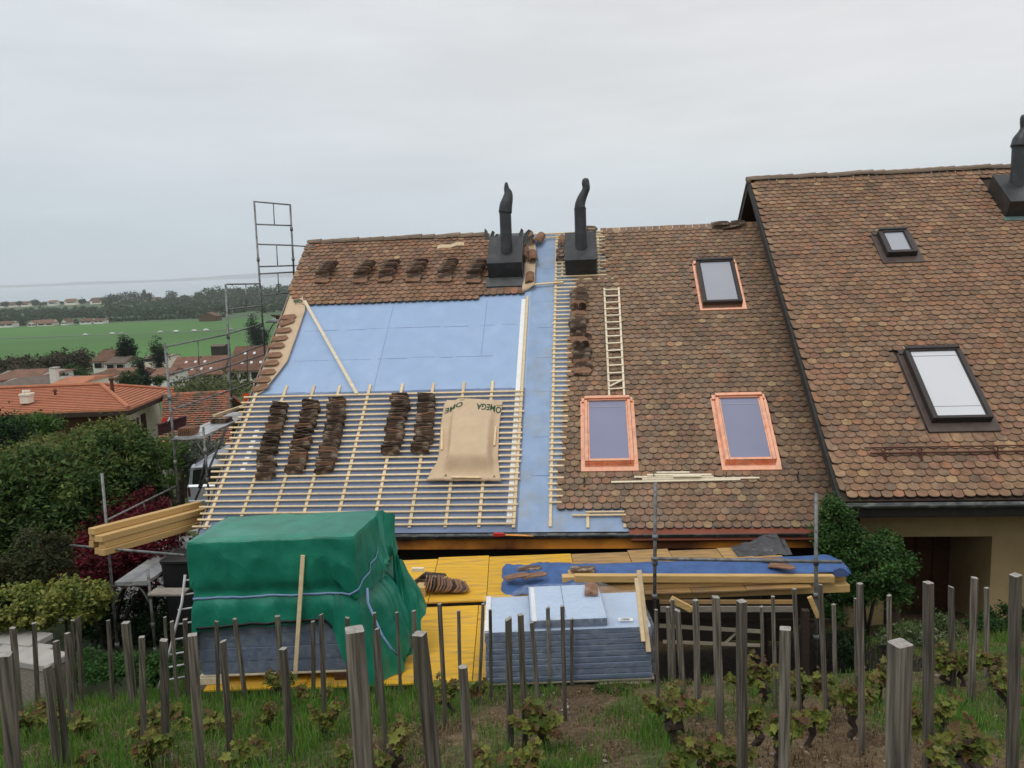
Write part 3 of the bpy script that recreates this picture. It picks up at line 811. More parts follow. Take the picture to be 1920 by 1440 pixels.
# snow hooks
for (x, y) in ((1096, 908), (1226, 901), (1362, 901), (1497, 900)):
    u, v = ruv(x, y, 0.06)
    b = MB(); b.bar(UV(u, v - 0.06, 0.07), UV(u, v + 0.12, 0.062), 0.035, 0.012, EN); b.bar(UV(u, v + 0.06, 0.06), UV(u, v + 0.09, 0.20), 0.012, 0.02, ES)
    build(b, 'snow_hook', 'frame_dark', house)

# chimneys: sheet metal box, flue pipe, cowl
def chimney(parent, u0, u1, v0, v1, wt, pipe_px, rad, top_px, cowl, apron, desc, w0=0.0):
    b = MB()
    A = [UV(u0, v0, w0 - 0.1), UV(u1, v0, w0 - 0.1), UV(u1, v1, w0 - 0.1), UV(u0, v1, w0 - 0.1)]
    B = [UV(u0 - .012, v0 + .02, w0 + wt), UV(u1 + .012, v0 + .02, w0 + wt), UV(u1 + .012, v1, w0 + wt), UV(u0 - .012, v1, w0 + wt)]
    b.add(A + B, [[4, 5, 6, 7], [0, 1, 5, 4], [1, 2, 6, 5], [2, 3, 7, 6], [3, 0, 4, 7]])
    root = build(b, 'chimney', 'chimney', parent, label=desc)
    # standing seam along the front fold
    b = MB(); b.bar(UV(u0 - .014, v0 + .012, w0 + wt), UV(u1 + .014, v0 + .012, w0 + wt), 0.02, 0.02, EN); build(b, 'lid_edge', 'chimney', root)
    if apron:
        b = MB()
        uvbox(b, u0 - 0.07, u1 + 0.0, v0 - 0.34, v0 + 0.02, w0 + 0.05, w0 + 0.062); build(b, 'apron', 'lead', root)
    # pipe base: where the pixel meets the lid plane
    u, v = ruv(pipe_px[0], pipe_px[1], w0 + wt)
    p0 = UV(u, v, w0 + wt); p0 = p0 + EZ * -0.15
    r = ray(*top_px); p1z = (r / r.y * p0.y).z
    p1 = Vector((p0.x, p0.y, p1z))
    b = MB(); b.tube([p0, p1], rad, 20); b.tube([p1 - EZ * 0.02, p1 + EZ * 0.004], rad * 1.06, 20)
    build(b, 'flue_pipe', 'chimney', root, smooth=False)
    # cowl: (px, py, radius_px) along its bent axis
    Y = p0.y
    pts = [at(x, y, Y) for x, y, q in cowl]; rr = [q / F0 * Y for x, y, q in cowl]
    off = Vector((p1.x - pts[0].x, 0, 0)); pts = [p + off for p in pts]
    # smooth resample
    PT, RR = [], []
    for i in range(len(pts) - 1):
        for t in (0, .25, .5, .75):
            PT.append(pts[i].lerp(pts[i + 1], t)); RR.append(rr[i] * (1 - t) + rr[i + 1] * t)
    PT.append(pts[-1]); RR.append(rr[-1])
    for _ in range(2):
        PT = [PT[0]] + [(PT[i - 1] + PT[i] * 2 + PT[i + 1]) / 4 for i in range(1, len(PT) - 1)] + [PT[-1]]
    b = MB(); b.tube(PT, RR, 18)
    build(b, 'cowl', 'chimney', root, smooth=True)
    return root
c1u0, c1v = ruv(917, 526); c1u1, _ = ruv(980, 526)
CH1 = chimney(house, c1u0, c1u1, 7.22, 8.35, 0.50, (950, 470), 0.145, (948, 399), [(948, 399, 12.5), (949, 386, 12), (953, 372, 9.8), (954, 362, 7.8), (950.5, 354, 5.2), (950, 346, 3.4), (950, 342, 2.2)], True,
        'black sheet-metal chimney with a hooked black cowl and lead apron')
c2u0, _ = ruv(1061, 521); c2u1, _ = ruv(1119, 520)
CH2 = chimney(house, c2u0, c2u1, 7.22, 8.40, 0.50, (1089.5, 462), 0.145, (1090, 391), [(1089, 391, 10.5), (1088.5, 384, 9.5), (1092, 372, 8.5), (1098, 360, 7), (1101, 352, 7), (1099, 343, 7.2), (1099.5, 337, 6.2), (1099.5, 334, 3.5)], False,
        'black sheet-metal chimney with an S-bent cowl, beside the stripped strip')
# bent lead sheets standing up round the first chimney
for k, (px, py, h, lean) in enumerate(((914, 447, .30, -.06), (922, 448, .26, .03), (930, 447, .16, .01), (976, 447, .30, .03), (984, 447, .27, .11), (989, 452, .2, .14))):
    u, v = ruv(px, py, 0.3)
    p = UV(u, v, 0.25)
    b = MB(); w = 0.06
    P = [[p - EX * w, p + EX * w], [p - EX * w * .9 + EZ * h * .5 + EX * lean * .4, p + EX * w * .9 + EZ * h * .5 + EX * lean * .4 + EH * .02], [p - EX * w * .1 + EZ * h + EX * lean, p + EX * w * .5 + EZ * (h * .8) + EX * (lean + .02) + EH * .04]]
    b.grid(P); build(b, 'flashing_sheet', 'lead', CH1, solid=0.006)
uvb('flashing_sheet', 'lead', -4.0, -3.2, 8.55, 9.1, 0.03, 0.07, CH1)

# ------------------------------------------------------------------ right hand house (taller, roof lies 0.96 above the first)
W2 = 0.96
house2 = thing('neighbouring_house', 'taller tiled house at the right with ochre wall and dark doorway', 'house', UV(5.5, -0.4, W2))
RU0, RU1, RV0, RV1 = 2.51, 13.0, -0.39, 9.66
housebody(house2, RU0 + 0.46, RU1, RV0, RV1, W2, 0.95, -7.6, 'wall_ochre', name='gable_body') if False else None
def P2(u, h, z): return O0 + EX * u + EH * h + EZ * (z - O0.z)
e2 = UV(0, RV0, W2); r2 = UV(0, RV1, W2)
HE2 = (e2 - O0).dot(EH); HR2 = (r2 - O0).dot(EH)
HW2 = HE2 + 0.95
WP2 = P2(0, HW2, 0)
ZS2 = e2.z - 0.18
do_l = onwall(1672, 1100, WP2); do_r = onwall(1856, 1100, WP2); do_t = onwall(1780, 1006, WP2)
du0, du1, dz1 = (do_l - O0).dot(EX), (do_r - O0).dot(EX), do_t.z
zb2 = -7.6; zt2 = e2.z + 0.95 * math.tan(SL) - 0.35
b = MB(); TH = 0.3
def wallseg(u0, u1, z0, z1): b.box(P2((u0 + u1) / 2, HW2 + TH / 2, (z0 + z1) / 2), EX * (u1 - u0) / 2, EH * TH / 2, EZ * (z1 - z0) / 2)
wallseg(RU0 + 0.46, du0, zb2, zt2); wallseg(du1, RU1, zb2, zt2); wallseg(du0, du1, dz1, zt2)
# recess sides, gable walls
b.box(P2(du1 + 0.06, HW2 + 0.3 + 0.8, (zb2 + dz1) / 2), EX * 0.06, EH * 0.8, EZ * (dz1 - zb2) / 2)
b.box(P2(du0 - 0.06, HW2 + 0.3 + 0.8, (zb2 + dz1) / 2), EX * 0.06, EH * 0.8, EZ * (dz1 - zb2) / 2)
build(b, 'wall', 'wall_ochre', house2)
b = MB(); hb2 = 2 * HR2 - HW2
prof = [(HW2 + 0.3, zb2), (HW2 + 0.3, zt2 - 0.15), (HR2, r2.z - 0.35), (hb2, zt2 - 0.1), (hb2, zb2)]
for u in (RU0 + 0.46, RU1):
    A = [P2(u, h, z) for h, z in prof]; b.add(A, [[0, 1, 2, 3, 4]])
b.quad(P2(RU0 + .46, hb2, zb2), P2(RU1, hb2, zb2), P2(RU1, hb2, zt2 - .1), P2(RU0 + .46, hb2, zt2 - .1))
build(b, 'gable_wall', 'brownwood', house2)
b = MB(); b.box(P2((du0 + du1) / 2, HW2 + 1.7, (zb2 + dz1) / 2), EX * (du1 - du0) / 2, EH * 0.04, EZ * (dz1 - zb2) / 2)
b.box(P2((du0 + du1) / 2, HW2 + 1.0, dz1 + 0.03), EX * (du1 - du0) / 2, EH * 0.7, EZ * 0.025)
door = build(b, 'door', 'darkwood', house2)
for k in range(5):
    u = du0 + 0.2 + k * 0.33
    b = MB(); b.box(P2(u, HW2 + 1.655, (zb2 + dz1) / 2 - .1), EX * 0.14, EH * 0.008, EZ * (dz1 - zb2) / 2 * .9); build(b, 'door_panel', 'brownwood', door)
# roof slab both slopes
b = MB(); uvbox(b, RU0 + 0.03, RU1, RV0, RV1 - 0.02, W2 - 0.20, W2 - 0.006)
rc = UV((RU0 + RU1) / 2 + .015, RV1, W2)
b.box(rc - ESb * 4.9 - ENb * 0.10 + EH * 0.01, EX * ((RU1 - RU0) / 2 - .02), ESb * 4.88, ENb * 0.09)
build(b, 'roof_deck', 'darkwood', house2)
def rectpx(pts, w):
    q = [ruv(x, y, w) for x, y in pts]; us = [a for a, _ in q]; vs_ = [c for _, c in q]
    return (min(us), max(us), min(vs_), max(vs_))
SB = (4.33, 5.55, 1.06, 3.10); SS = (4.82, 5.70, 5.98, 7.05)
skylight(house2, *SB, W2, 'frame_dark', 'blind', 'flash_brown', 'large dark-framed skylight with a white blind above the snow rail', frame=0.075, hf=0.14, flw=0.10, apron=0.20, blind=True)
skylight(house2, *SS, W2, 'frame_dark', 'glass_pale', 'flash_brown', 'small dark-framed skylight high on the right roof', frame=0.095, hf=0.14, flw=0.12, apron=0.20)
r3u0, r3v0 = ruv(1884, 411, W2); r3u1 = r3u0 + 0.85
def skipR(u, v):
    return inrect(u, v, [(SB[0] - .03, SB[2] - .02, SB[1] + .03, SB[3] + .03), (SS[0] - .03, SS[2] - .02, SS[1] + .03, SS[3] + .03), (r3u0, r3v0, r3u1, 9.2)])
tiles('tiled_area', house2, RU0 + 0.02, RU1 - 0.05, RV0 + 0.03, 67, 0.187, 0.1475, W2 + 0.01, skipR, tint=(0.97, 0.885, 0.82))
ridgeline(house2, RU0 - 0.06, RU1, RV1 + 0.02, W2 + 0.05, 38, 'ridge')
b = MB(); b.tube([UV(RU0 - 0.07, RV1, W2 + 0.05) - EZ * 0.03, UV(RU0 + 0.02, RV1, W2 + 0.05) - EZ * 0.03], 0.09, 12); build(b, 'ridge_end', 'ridge', house2)
# barge boards at the left gable, front and back slope
uvb('barge_board', 'blackwood', RU0 - 0.035, RU0 + 0.025, RV0 - 0.1, RV1, W2 - 0.17, W2 + 0.012, house2)
b = MB(); b.box(UV(RU0 - .005, RV1, W2) - ESb * 4.9 - ENb * 0.08, EX * 0.03, ESb * 4.9, ENb * 0.09); build(b, 'barge_board', 'blackwood', house2)
b = MB()
for k in range(60):
    b.box(UV(RU0 + .05, RV1, W2) - ESb * (0.1 + 0.15 * k) + ENb * 0.03, EX * 0.11, ESb * 0.09, ENb * 0.012)
build(b, 'back_slope_tiles', 'ridge2', house2)
# eave: fascia, gutter, soffit
def ev2(u, dh, dz): return UV(u, RV0, W2) + EH * dh + EZ * dz
um = (RU0 + RU1) / 2; ul2 = (RU1 - RU0) / 2
b = MB(); P = []
for u in np.linspace(RU0 - 0.06, RU1, 30):
    c = ev2(u, -0.07, -0.035)
    P.append([c + EH * (math.cos(t) * 0.075) + EZ * (math.sin(t) * 0.075) for t in [math.pi + math.pi * q / 10 for q in range(11)]])
b.grid(P); build(b, 'gutter', 'gutter', house2, smooth=True, solid=0.006)
b = MB(); b.box(ev2(um, 0.02, -0.17), EX * ul2, EH * 0.012, EZ * 0.10); build(b, 'fascia', 'blackwood', house2)
b = MB(); b.box(ev2(um, 0.50, -0.285), EX * ul2, EH * 0.475, EZ * 0.012); build(b, 'soffit', 'darkwood', house2)
b = MB(); b.box(ev2(um, 0.80, -0.37), EX * (ul2 - .3), EH * 0.07, EZ * 0.07); build(b, 'wall_plate', 'brownwood', house2)
b = MB(); b.box(P2(RU0 + 0.30, HW2 - .25, e2.z - .42), EX * .10, EH * .45, EZ * .10); build(b, 'purlin_end', 'darkwood', house2)
# snow guard
sg0 = ruv(1620, 858, W2 + .12); sg1 = ruv(1632, 862, W2 + .06)
b = MB(); b.tube([UV(3.10, 0.62, W2 + .17), UV(RU1, 0.62, W2 + .17)], 0.013, 8); b.tube([UV(3.20, 0.56, W2 + .09), UV(RU1, 0.56, W2 + .09)], 0.015, 8)
sg = build(b, 'snow_guard', 'rust', house2, smooth=True)
for u in (3.43, 4.03, 5.28, 6.5, 7.7):
    b = MB(); b.bar(UV(u, 0.44, W2 + .05), UV(u, 0.60, W2 + .20), 0.03, 0.012, EX); b.bar(UV(u, 0.42, W2 + .05), UV(u, 0.66, W2 + .055), 0.05, 0.012, EN); build(b, 'bracket', 'rust', sg)
# chimney of the right house
CH3 = chimney(house2, r3u0, r3u1, r3v0, r3v0 + 1.15, 0.46, (1908, 342), 0.155, (1909, 276), [(1909, 276, 15), (1912, 262, 14), (1917, 250, 10), (1919, 240, 7), (1918, 228, 7), (1918, 220, 6.5), (1918, 215, 4)], False,
        'black sheet-metal chimney cut by the right edge of the picture', W2)
uvb('apron', 'verdigris', r3u0 - 0.06, r3u1 + .06, r3v0 - 0.14, r3v0 + .02, W2 + .05, W2 + .062, CH3)

# ------------------------------------------------------------------ loose roof tiles (each its own object, shared meshes)
def tile_mesh(k):
    b = MB(); L, Wd, T = 0.38, 0.165, 0.017
    NX, NY = 9, 4
    top, bot = [], []
    bow = (0.010, -0.006, 0.014)[k]; tw = (0.06, -0.05, 0.03)[k]
    for i in range(NX):
        x = -L / 2 + L * i / (NX - 1)
        e = max(0.0, (x - (L / 2 - Wd * 0.42)) / (Wd * 0.42)); hw = Wd / 2 * math.sqrt(max(0.03, 1 - e * e))
        rt, rb = [], []
        for j in range(NY):
            y = -hw + 2 * hw * j / (NY - 1)
            z = bow * math.cos(math.pi * x / L) + tw * x * y
            rt.append((x, y, z + T / 2)); rb.append((x, y, z - T / 2))
        top.append(rt); bot.append(rb)
    b.grid(top); b.grid([r[::-1] for r in bot])
    ring_t = [top[i][0] for i in range(NX)] + [top[-1][j] for j in range(1, NY)] + [top[i][-1] for i in range(NX - 2, -1, -1)] + [top[0][j] for j in range(NY - 2, 0, -1)]
    ring_b = [bot[i][0] for i in range(NX)] + [bot[-1][j] for j in range(1, NY)] + [bot[i][-1] for i in range(NX - 2, -1, -1)] + [bot[0][j] for j in range(NY - 2, 0, -1)]
    n = len(ring_t)
    b.add(ring_t + ring_b, [[k2, n + k2, n + (k2 + 1) % n, (k2 + 1) % n] for k2 in range(n)])
    b.box((-L / 2 + 0.03, 0, -T / 2 - 0.008), (0.012, 0, 0), (0, 0.018, 0), (0, 0, 0.008))
    me = bpy.data.meshes.new('roof_tile'); me.from_pydata(b.v, [], b.f)
    return me
TM = {}
for k in range(3):
    for mk in ('slate_tile', 'ridge2'):
        me = tile_mesh(k); me.materials.append(M[mk]); me.update(); TM[(k, mk)] = me
NT = 0
def ltile(P, ax, ay, label, group, mk='slate_tile', sl=1.0):
    global NT
    NT += 1
    ax = Vector(ax).normalized(); ay = Vector(ay); az = ax.cross(ay).normalized(); ay = az.cross(ax)
    o = bpy.data.objects.new('roof_tile', TM[(random.randrange(3), mk)]); COL.objects.link(o)
    m = Matrix.Identity(4)
    for i in range(3): m[i][0], m[i][1], m[i][2], m[i][3] = ax[i] * sl, ay[i], az[i], P[i]
    o.matrix_world = m
    return tag(o, label, 'roof tile', group)
def jit(v, s): return Vector(v) + Vector((random.gauss(0, s), random.gauss(0, s), random.gauss(0, s)))
def lean_run(u0, v0, u1, v1, n, label, group, ang=(58, 80), w=0.066, yaw=0.10, fl=0.5, ku=0.022):
    gcount = 0; a = random.uniform(*ang); yw = random.gauss(0, yaw); du = 0
    for i in range(n):
        if gcount <= 0:
            gcount = random.randint(4, 9); a = random.uniform(*ang); yw = random.gauss(0, yaw); du = random.gauss(0, ku)
        gcount -= 1
        t = (i + random.uniform(-.25, .25)) / max(1, n - 1)
        u = u0 + (u1 - u0) * t + du + random.gauss(0, 0.020); v = v0 + (v1 - v0) * t
        aa = R_(a + random.gauss(0, 9))
        ay = ES * math.cos(aa) + EN * math.sin(aa)
        ax = EX * (1 if random.random() < fl else -1) + ES * (yw + random.gauss(0, 0.07)) + EN * random.gauss(0, 0.035)
        ltile(UV(u, v, w) + ay * 0.084, ax, ay, label, group, 'ridge2' if random.random() < .13 else 'slate_tile')
cols = [((491, 899), (527, 767), 26, 'leftmost of five long tile rows on the battens'),
        ((553, 889), (586, 760), 30, 'second of five long tile rows on the battens, counted from left'),
        ((609, 889), (636, 756), 32, 'middle one of five long tile rows on the battens'),
        ((733, 854), (752, 750), 26, 'fourth of five long tile rows on the battens, counted from left'),
        ((789, 852), (803, 750), 26, 'long tile row right beside the paper-wrapped box')]
for (p, q, n, d) in cols:
    ua, va = ruv(*p, 0.06); ub, vb_ = ruv(*q, 0.06)
    lean_run(ua, va, ub, vb_, n, 'dark tile in the ' + d, 'tiles in the ' + d)
def small_stack(px, py, label, group, n=10, dv=0.0, front=2):
    u, v = ruv(px, py, 0.08); v += dv; w = 0.062
    for k in range(front):
        ltile(UV(u + random.gauss(0, .01), v + 0.085 + 0.01 * k, w + 0.012 + 0.020 * k), jit(EX, .03), jit(ES, .03), label, group, 'ridge2' if k == front - 1 else 'slate_tile')
    for k in range(1):
        ltile(UV(u + random.gauss(0, .012), v + 0.19, w + 0.06), jit(EX, .03), jit(ES + EN * 0.5, .03), label, group)
    for k in range(n):
        aa = R_(86 + random.gauss(0, 3)); ay = ES * math.cos(aa) + EN * math.sin(aa)
        ltile(UV(u + 0.015 * k + random.gauss(0, .010), v + 0.26 + 0.047 * k, w + 0.050) + ay * 0.085, jit(EX, .02), ay, label, group, 'ridge2' if random.random() < .12 else 'slate_tile')
for i, (px, py) in enumerate(((603, 531), (675, 531), (722, 529), (775, 529), (833, 529), (888, 531))):
    pos = ['nearest the left gable', 'second from the left gable', 'third from the left gable', 'fourth from the left gable', 'under the bent yellow strip', 'right beside the hooked chimney'][i]
    small_stack(px, py, 'old tile in the small stack near the ridge, ' + pos, 'tiles of the small ridge stack ' + pos)
# stack below the second chimney
g = 'tiles in the tall stack under the second chimney'; lb = 'brown tile in the tall stack between the second chimney and the wooden ladder'
um_, vt = ruv(1086, 528, 0.06); ub_, vb2 = ruv(1093, 704, 0.06)
for (v, kind) in ((vb2, 'S'), (vb2 + 1.62, 'S2')):
    pass
for k in range(3): ltile(UV(ub_, vb2 + 0.07 + .012 * k, 0.075 + 0.02 * k), jit(EX, .03), jit(ES, .03), lb, g, 'ridge2' if k == 2 else 'slate_tile')
lean_run(ub_ - .01, vb2 + 0.20, ub_ - .02, vb2 + 0.75, 9, lb, g, (34, 48), 0.07, 0.03)
for k in (-1, 1): ltile(UV(ub_ - .03 + k * 0.088, vb2 + 0.80, 0.2), jit(EN + ES * .2, .03), jit(EX, .03), lb, g, sl=0.7)
ltile(UV(um_ - 0.02, vb2 + 1.02, 0.17), jit(EX, .05), jit(ES + EN * .3, .05), lb, g, 'ridge2')
ltile(UV(um_ - 0.03, vb2 + 1.22, 0.15), EX + EN * 0.45, jit(ES * .6 + EN, .05), lb, g); ltile(UV(um_ + 0.09, vb2 + 1.20, 0.14), EX - EN * 0.4, jit(ES * .6 + EN, .05), lb, g)
ltile(UV(um_ - 0.03, vb2 + 1.40, 0.16), jit(EX, .03), jit(ES * .4 + EN, .03), lb, g)
lean_run(um_ - .02, vb2 + 1.48, um_ - .02, vb2 + 1.80, 6, lb, g, (34, 48), 0.07, 0.03)
ltile(UV(um_ - 0.03, vb2 + 1.93, 0.16), jit(EX, .04), jit(ES + EN * .25, .03), lb, g, 'ridge2')
for k in (-1, 1): ltile(UV(um_ - .02 + k * 0.088, vb2 + 2.12, 0.19), jit(EN + ES * .2, .03), jit(EX, .03), lb, g, sl=0.7)
lean_run(um_ + .0, vb2 + 2.24, um_ + .0, vb2 + 2.70, 7, lb, g, (34, 48), 0.10, 0.03)

# ------------------------------------------------------------------ kraft paper, ridge tiles, loose wood on the roof
def interp_edge(pts, n, w=0.07):
    q = [ruv(x, y, w) for x, y in pts]; vsq = [v for _, v in q]; out = []
    for i in range(n):
        v = vsq[0] + (vsq[-1] - vsq[0]) * i / (n - 1)
        out.append((float(np.interp(v, vsq, [u for u, _ in q])), v))
    return out
NKT, NKS = 46, 40
eL = interp_edge([(800, 903), (806, 886), (819, 868), (823, 850), (826, 800), (832, 760), (838, 750)], NKT)
eR = interp_edge([(940, 904), (936, 880), (934, 860), (936, 800), (942, 757), (943, 754)], NKT)
def kraft_h(s, t):
    a = sm(0.14, 0.22, s) * sm(0.93, 0.82, s) * sm(0.08, 0.24, t) * (1 - .72 * sm(.22, 1.0, t))
    roll = 0.05 * math.exp(-((t - 0.02) / 0.02) ** 2)
    nz = 0.012 * noise.noise(Vector((s * 6, t * 9, 1.7))) + 0.016 * abs(noise.noise(Vector((s * 5 + 4, t * 4, 5.1)))) * (1 - float(a))
    fold = 0.03 * max(0, 1 - abs((s - 0.12) - (0.3 - t) * 0.35) / 0.05) * (t < 0.3) + 0.03 * max(0, 1 - abs((0.92 - s) - (0.3 - t) * 0.3) / 0.05) * (t < 0.3)
    return float(0.075 + 0.22 * a + roll + nz + fold * 0.8)
def kraft_p(s, t, dw=0.0):
    i = min(NKT - 1.001, max(0, t * (NKT - 1))); k = int(i); f = i - k
    ul, vl = [eL[k][q] * (1 - f) + eL[k + 1][q] * f for q in (0, 1)]; ur, vr = [eR[k][q] * (1 - f) + eR[k + 1][q] * f for q in (0, 1)]
    return UV(ul * (1 - s) + ur * s, vl * (1 - s) + vr * s, kraft_h(s, t) + dw)
b = MB(); b.grid([[kraft_p(s / (NKS - 1), t / (NKT - 1)) for s in range(NKS)] for t in range(NKT)])
kp = build(b, 'kraft_paper', 'kraft', None, 'brown kraft paper wrapped over a raised box on the battens, lettered upside down', 'paper sheet', smooth=True, solid=0.004)
def textmesh(txt, size):
    cu = bpy.data.curves.new('lettering', 'FONT'); cu.body = txt; cu.size = size; cu.resolution_u = 3; cu.offset = .022 * size
    o = bpy.data.objects.new('lettering', cu); COL.objects.link(o)
    bpy.context.view_layer.update()
    me = bpy.data.meshes.new_from_object(o.evaluated_get(bpy.context.evaluated_depsgraph_get()))
    bpy.data.objects.remove(o)
    vv = [tuple(v.co) for v in me.vertices]; ff = [list(p.vertices) for p in me.polygons]
    bpy.data.meshes.remove(me)
    return vv, ff
def kraft_text(txt, s0, t0, ws, ht, slope=0.0, parent=kp, name='lettering'):
    vv, ff = textmesh(txt, 1.0)
    mx = max(v[0] for v in vv); my = max(v[1] for v in vv)
    V = []
    for (x, y, z) in vv:
        s = s0 - x / mx * ws; t = t0 - y / my * ht + slope * (x / mx) * -1
        V.append(kraft_p(min(1, max(0.0, s)), min(1, t), 0.006))
    b = MB(); b.add(V, [f[::-1] for f in ff]); build(b, name, 'ink', parent)
kraft_text('OMEGA', 1.0, 0.925, 0.42, 0.085, -0.01)
kraft_text('OME', 0.34, 0.955, 0.30, 0.065, 0.075)
kraft_text('A', 0.26, 0.045, 0.035, -0.035); kraft_text('A', 0.93, 0.045, 0.03, -0.03)
b = MB()
for (a, c) in (((1.0, 0.945), (0.58, 0.925)), ((0.34, 0.975), (0.26, 0.972))):
    b.quad(kraft_p(a[0], a[1], .006), kraft_p(c[0], c[1], .006), kraft_p(c[0], c[1] + .006, .006), kraft_p(a[0], a[1] + .006, .006))
build(b, 'ink_line', 'ink', kp)
def kbat(name, a, c, lab, w=0.045):
    bar(name, 'pine', a, c, w, 0.025, EN, None, 0.003, label=lab, cat='batten')
kbat('wood_batten', kraft_p(0.045, 0.36, .02), kraft_p(0.035, 0.63, .02), 'short batten holding the left edge of the kraft paper')
kbat('wood_batten', kraft_p(0.93, 0.42, .03), kraft_p(0.945, 0.66, .03), 'short batten holding the right edge of the kraft paper')
kbat('wood_batten', kraft_p(0.34, 0.022, .03), kraft_p(0.74, 0.022, .03), 'short batten lying on the rolled lower edge of the kraft paper')

def roofsheet(name, eLp, eRp, n, m, label, w=0.02, amp=0.03, mt='kraft', cat='paper sheet'):
    A = interp_edge(eLp, n, w); B = interp_edge(eRp, n, w); P = []
    for i in range(n):
        row = []
        for j in range(m):
            s = j / (m - 1); u = A[i][0] * (1 - s) + B[i][0] * s; v = A[i][1] * (1 - s) + B[i][1] * s
            row.append(UV(u, v, w + amp * abs(noise.noise(Vector((u * 3, v * 3, 7.7)))) + (0.05 * s * s if name == 'kraft_strip' else 0)))
        P.append(row)
    b = MB(); b.grid(P); return build(b, name, mt, None, label, cat, smooth=True, solid=0.004)
ks = roofsheet('kraft_strip', [(474, 744), (489, 702), (515, 632), (536, 577), (545, 550)], [(497, 735), (520, 707), (540, 680), (557, 633), (574, 583), (569, 560)], 30, 8, 'brown kraft paper strip along the left roof edge, held down by tiles', 0.012, 0.03)
vv, ff = textmesh('GA', 0.17)
pu, pv = ruv(569, 564, 0.05); b = MB(); b.add([UV(pu - x, pv - y, 0.085) for x, y, z in vv], [f[::-1] for f in ff]); build(b, 'lettering', 'ink', ks)
gl = 'flat brown tile weighing down the kraft paper strip along the left roof edge'
for (x, y, a) in ((541, 594, 0), (538, 604, .35), (532, 619, 0), (525, 634, .05), (519, 648, -.05), (514, 666, 0), (508, 681, .05), (502, 698, 0), (493, 713, -.04), (489, 727, .3)):
    u, v = ruv(x, y, 0.07)
    ltile(UV(u, v, 0.075), EX + ES * (a + random.gauss(0, .03)) + EN * 0.06, ES, gl, 'tiles on the left kraft strip', 'ridge2')
kc = roofsheet('kraft_strip', [(979, 548), (981, 525), (984, 490), (986, 455), (988, 447)], [(1003, 541), (1003, 520), (1006, 480), (1003, 455), (1002, 447)], 24, 8, 'crumpled kraft paper lying beside the hooked chimney', 0.03, 0.14)
def half_tile(px, py, d, lab, r=0.10, L=0.40, w=0.10):
    u, v = ruv(px, py, w); c = UV(u, v, w); d = Vector(d).normalized(); sd = d.cross(EN).normalized(); up = sd.cross(d)
    P = []
    for (t, q) in ((-.5, 1.06), (0, 1.0), (.5, 0.9)):
        P.append([c + d * (t * L) + (sd * math.cos(k) + up * math.sin(k)) * r * q for k in [math.pi * i / 10 for i in range(11)]])
    b = MB(); b.grid(P); build(b, 'ridge_tile', 'ridge2', None, lab, 'ridge tile', 'loose half-round ridge tiles', smooth=True, solid=0.016)
half_tile(992, 446, ES, 'half-round ridge tile lying against the bent lead of the hooked chimney', w=0.16)
half_tile(1011, 449, ES + EX * 0.35, 'half-round ridge tile tipped over the blue strip with its hollow end showing', w=0.10)
half_tile(999, 482, ES - EX * 0.1, 'half-round ridge tile in the middle of the crumpled kraft paper', w=0.14)
half_tile(983, 475, ES + EX * 0.12, 'half-round ridge tile pressed close to the chimney side above the crumpled paper', w=0.18, r=0.08)
half_tile(994, 524, ES, 'half-round ridge tile at the lower end of the crumpled kraft paper', w=0.08)
half_tile(1054, 453, ES, 'half-round ridge tile beside the left flank of the second chimney', r=0.08, w=0.12)
for i, (x, y) in enumerate(((1050, 470), (1051, 478), (1050, 486))):
    u, v = ruv(x, y, 0.07); ltile(UV(u, v, 0.08), EX + ES * random.gauss(0, .05), ES, 'tile lying on the batten ends left of the second chimney', 'tiles left of the second chimney', sl=0.55)
for i, (x, y, k) in enumerate(((1348, 416, 0), (1346, 420, 1), (1352, 418, 2))):
    u, v = ruv(x, y, 0.05); ltile(UV(u, 9.05 - .02 * k, 0.12 + .02 * k), EX, ES, 'tile lying loose on the ridge left of the raised gable', 'tiles loose on the ridge')
for i in range(4):
    u, v = ruv(1368 + 6 * i, 430, 0.05); ltile(UV(u, 8.95 + .03 * i, 0.11 + .012 * i), EX + ES * random.gauss(0.1, .1) + EN * random.gauss(0, .1), ES, 'dark tile tucked under the raised gable at the ridge', 'tiles under the raised gable')
for i in range(3):
    u, v = ruv(1107 - i, 432, 0.05); ltile(UV(u, 9.08, 0.10 + .022 * i), EX + ES * random.gauss(0, .08), ES, 'tile stacked on the ridge right behind the second chimney', 'tiles behind the second chimney')
def rb(name, p, q, w, t, lab, m='pine', hw=0.07, cat='batten', grp=None):
    a = ruv(*p, hw); c = ruv(*q, hw)
    return bar(name, m, UV(*a, hw), UV(*c, hw), w, t, EN, None, 0.003, label=lab, cat=cat, group=grp)
rb('wood_batten', (982, 535), (1056, 529), 0.045, 0.03, 'single batten laid across the blue strip below the second chimney', hw=0.085)
rb('wood_batten', (571, 564), (669, 738), 0.075, 0.025, 'long pale batten lying diagonally across the bare blue underlay', 'pine_pale', 0.075)
b = MB(); P = []
for i in range(9):
    u, v = ruv(820 + 6.2 * i, 467 - 0.9 * i, 0.3); z = 0.30 + 0.02 * math.sin(i * 1.3)
    P.append([UV(u, v, z), UV(u, v + 0.10, z + 0.03)])
b.grid(P); build(b, 'bark_strip', 'pine', None, 'bent yellowish wood strip lying on the fifth small tile stack', 'wood strip', solid=0.012)
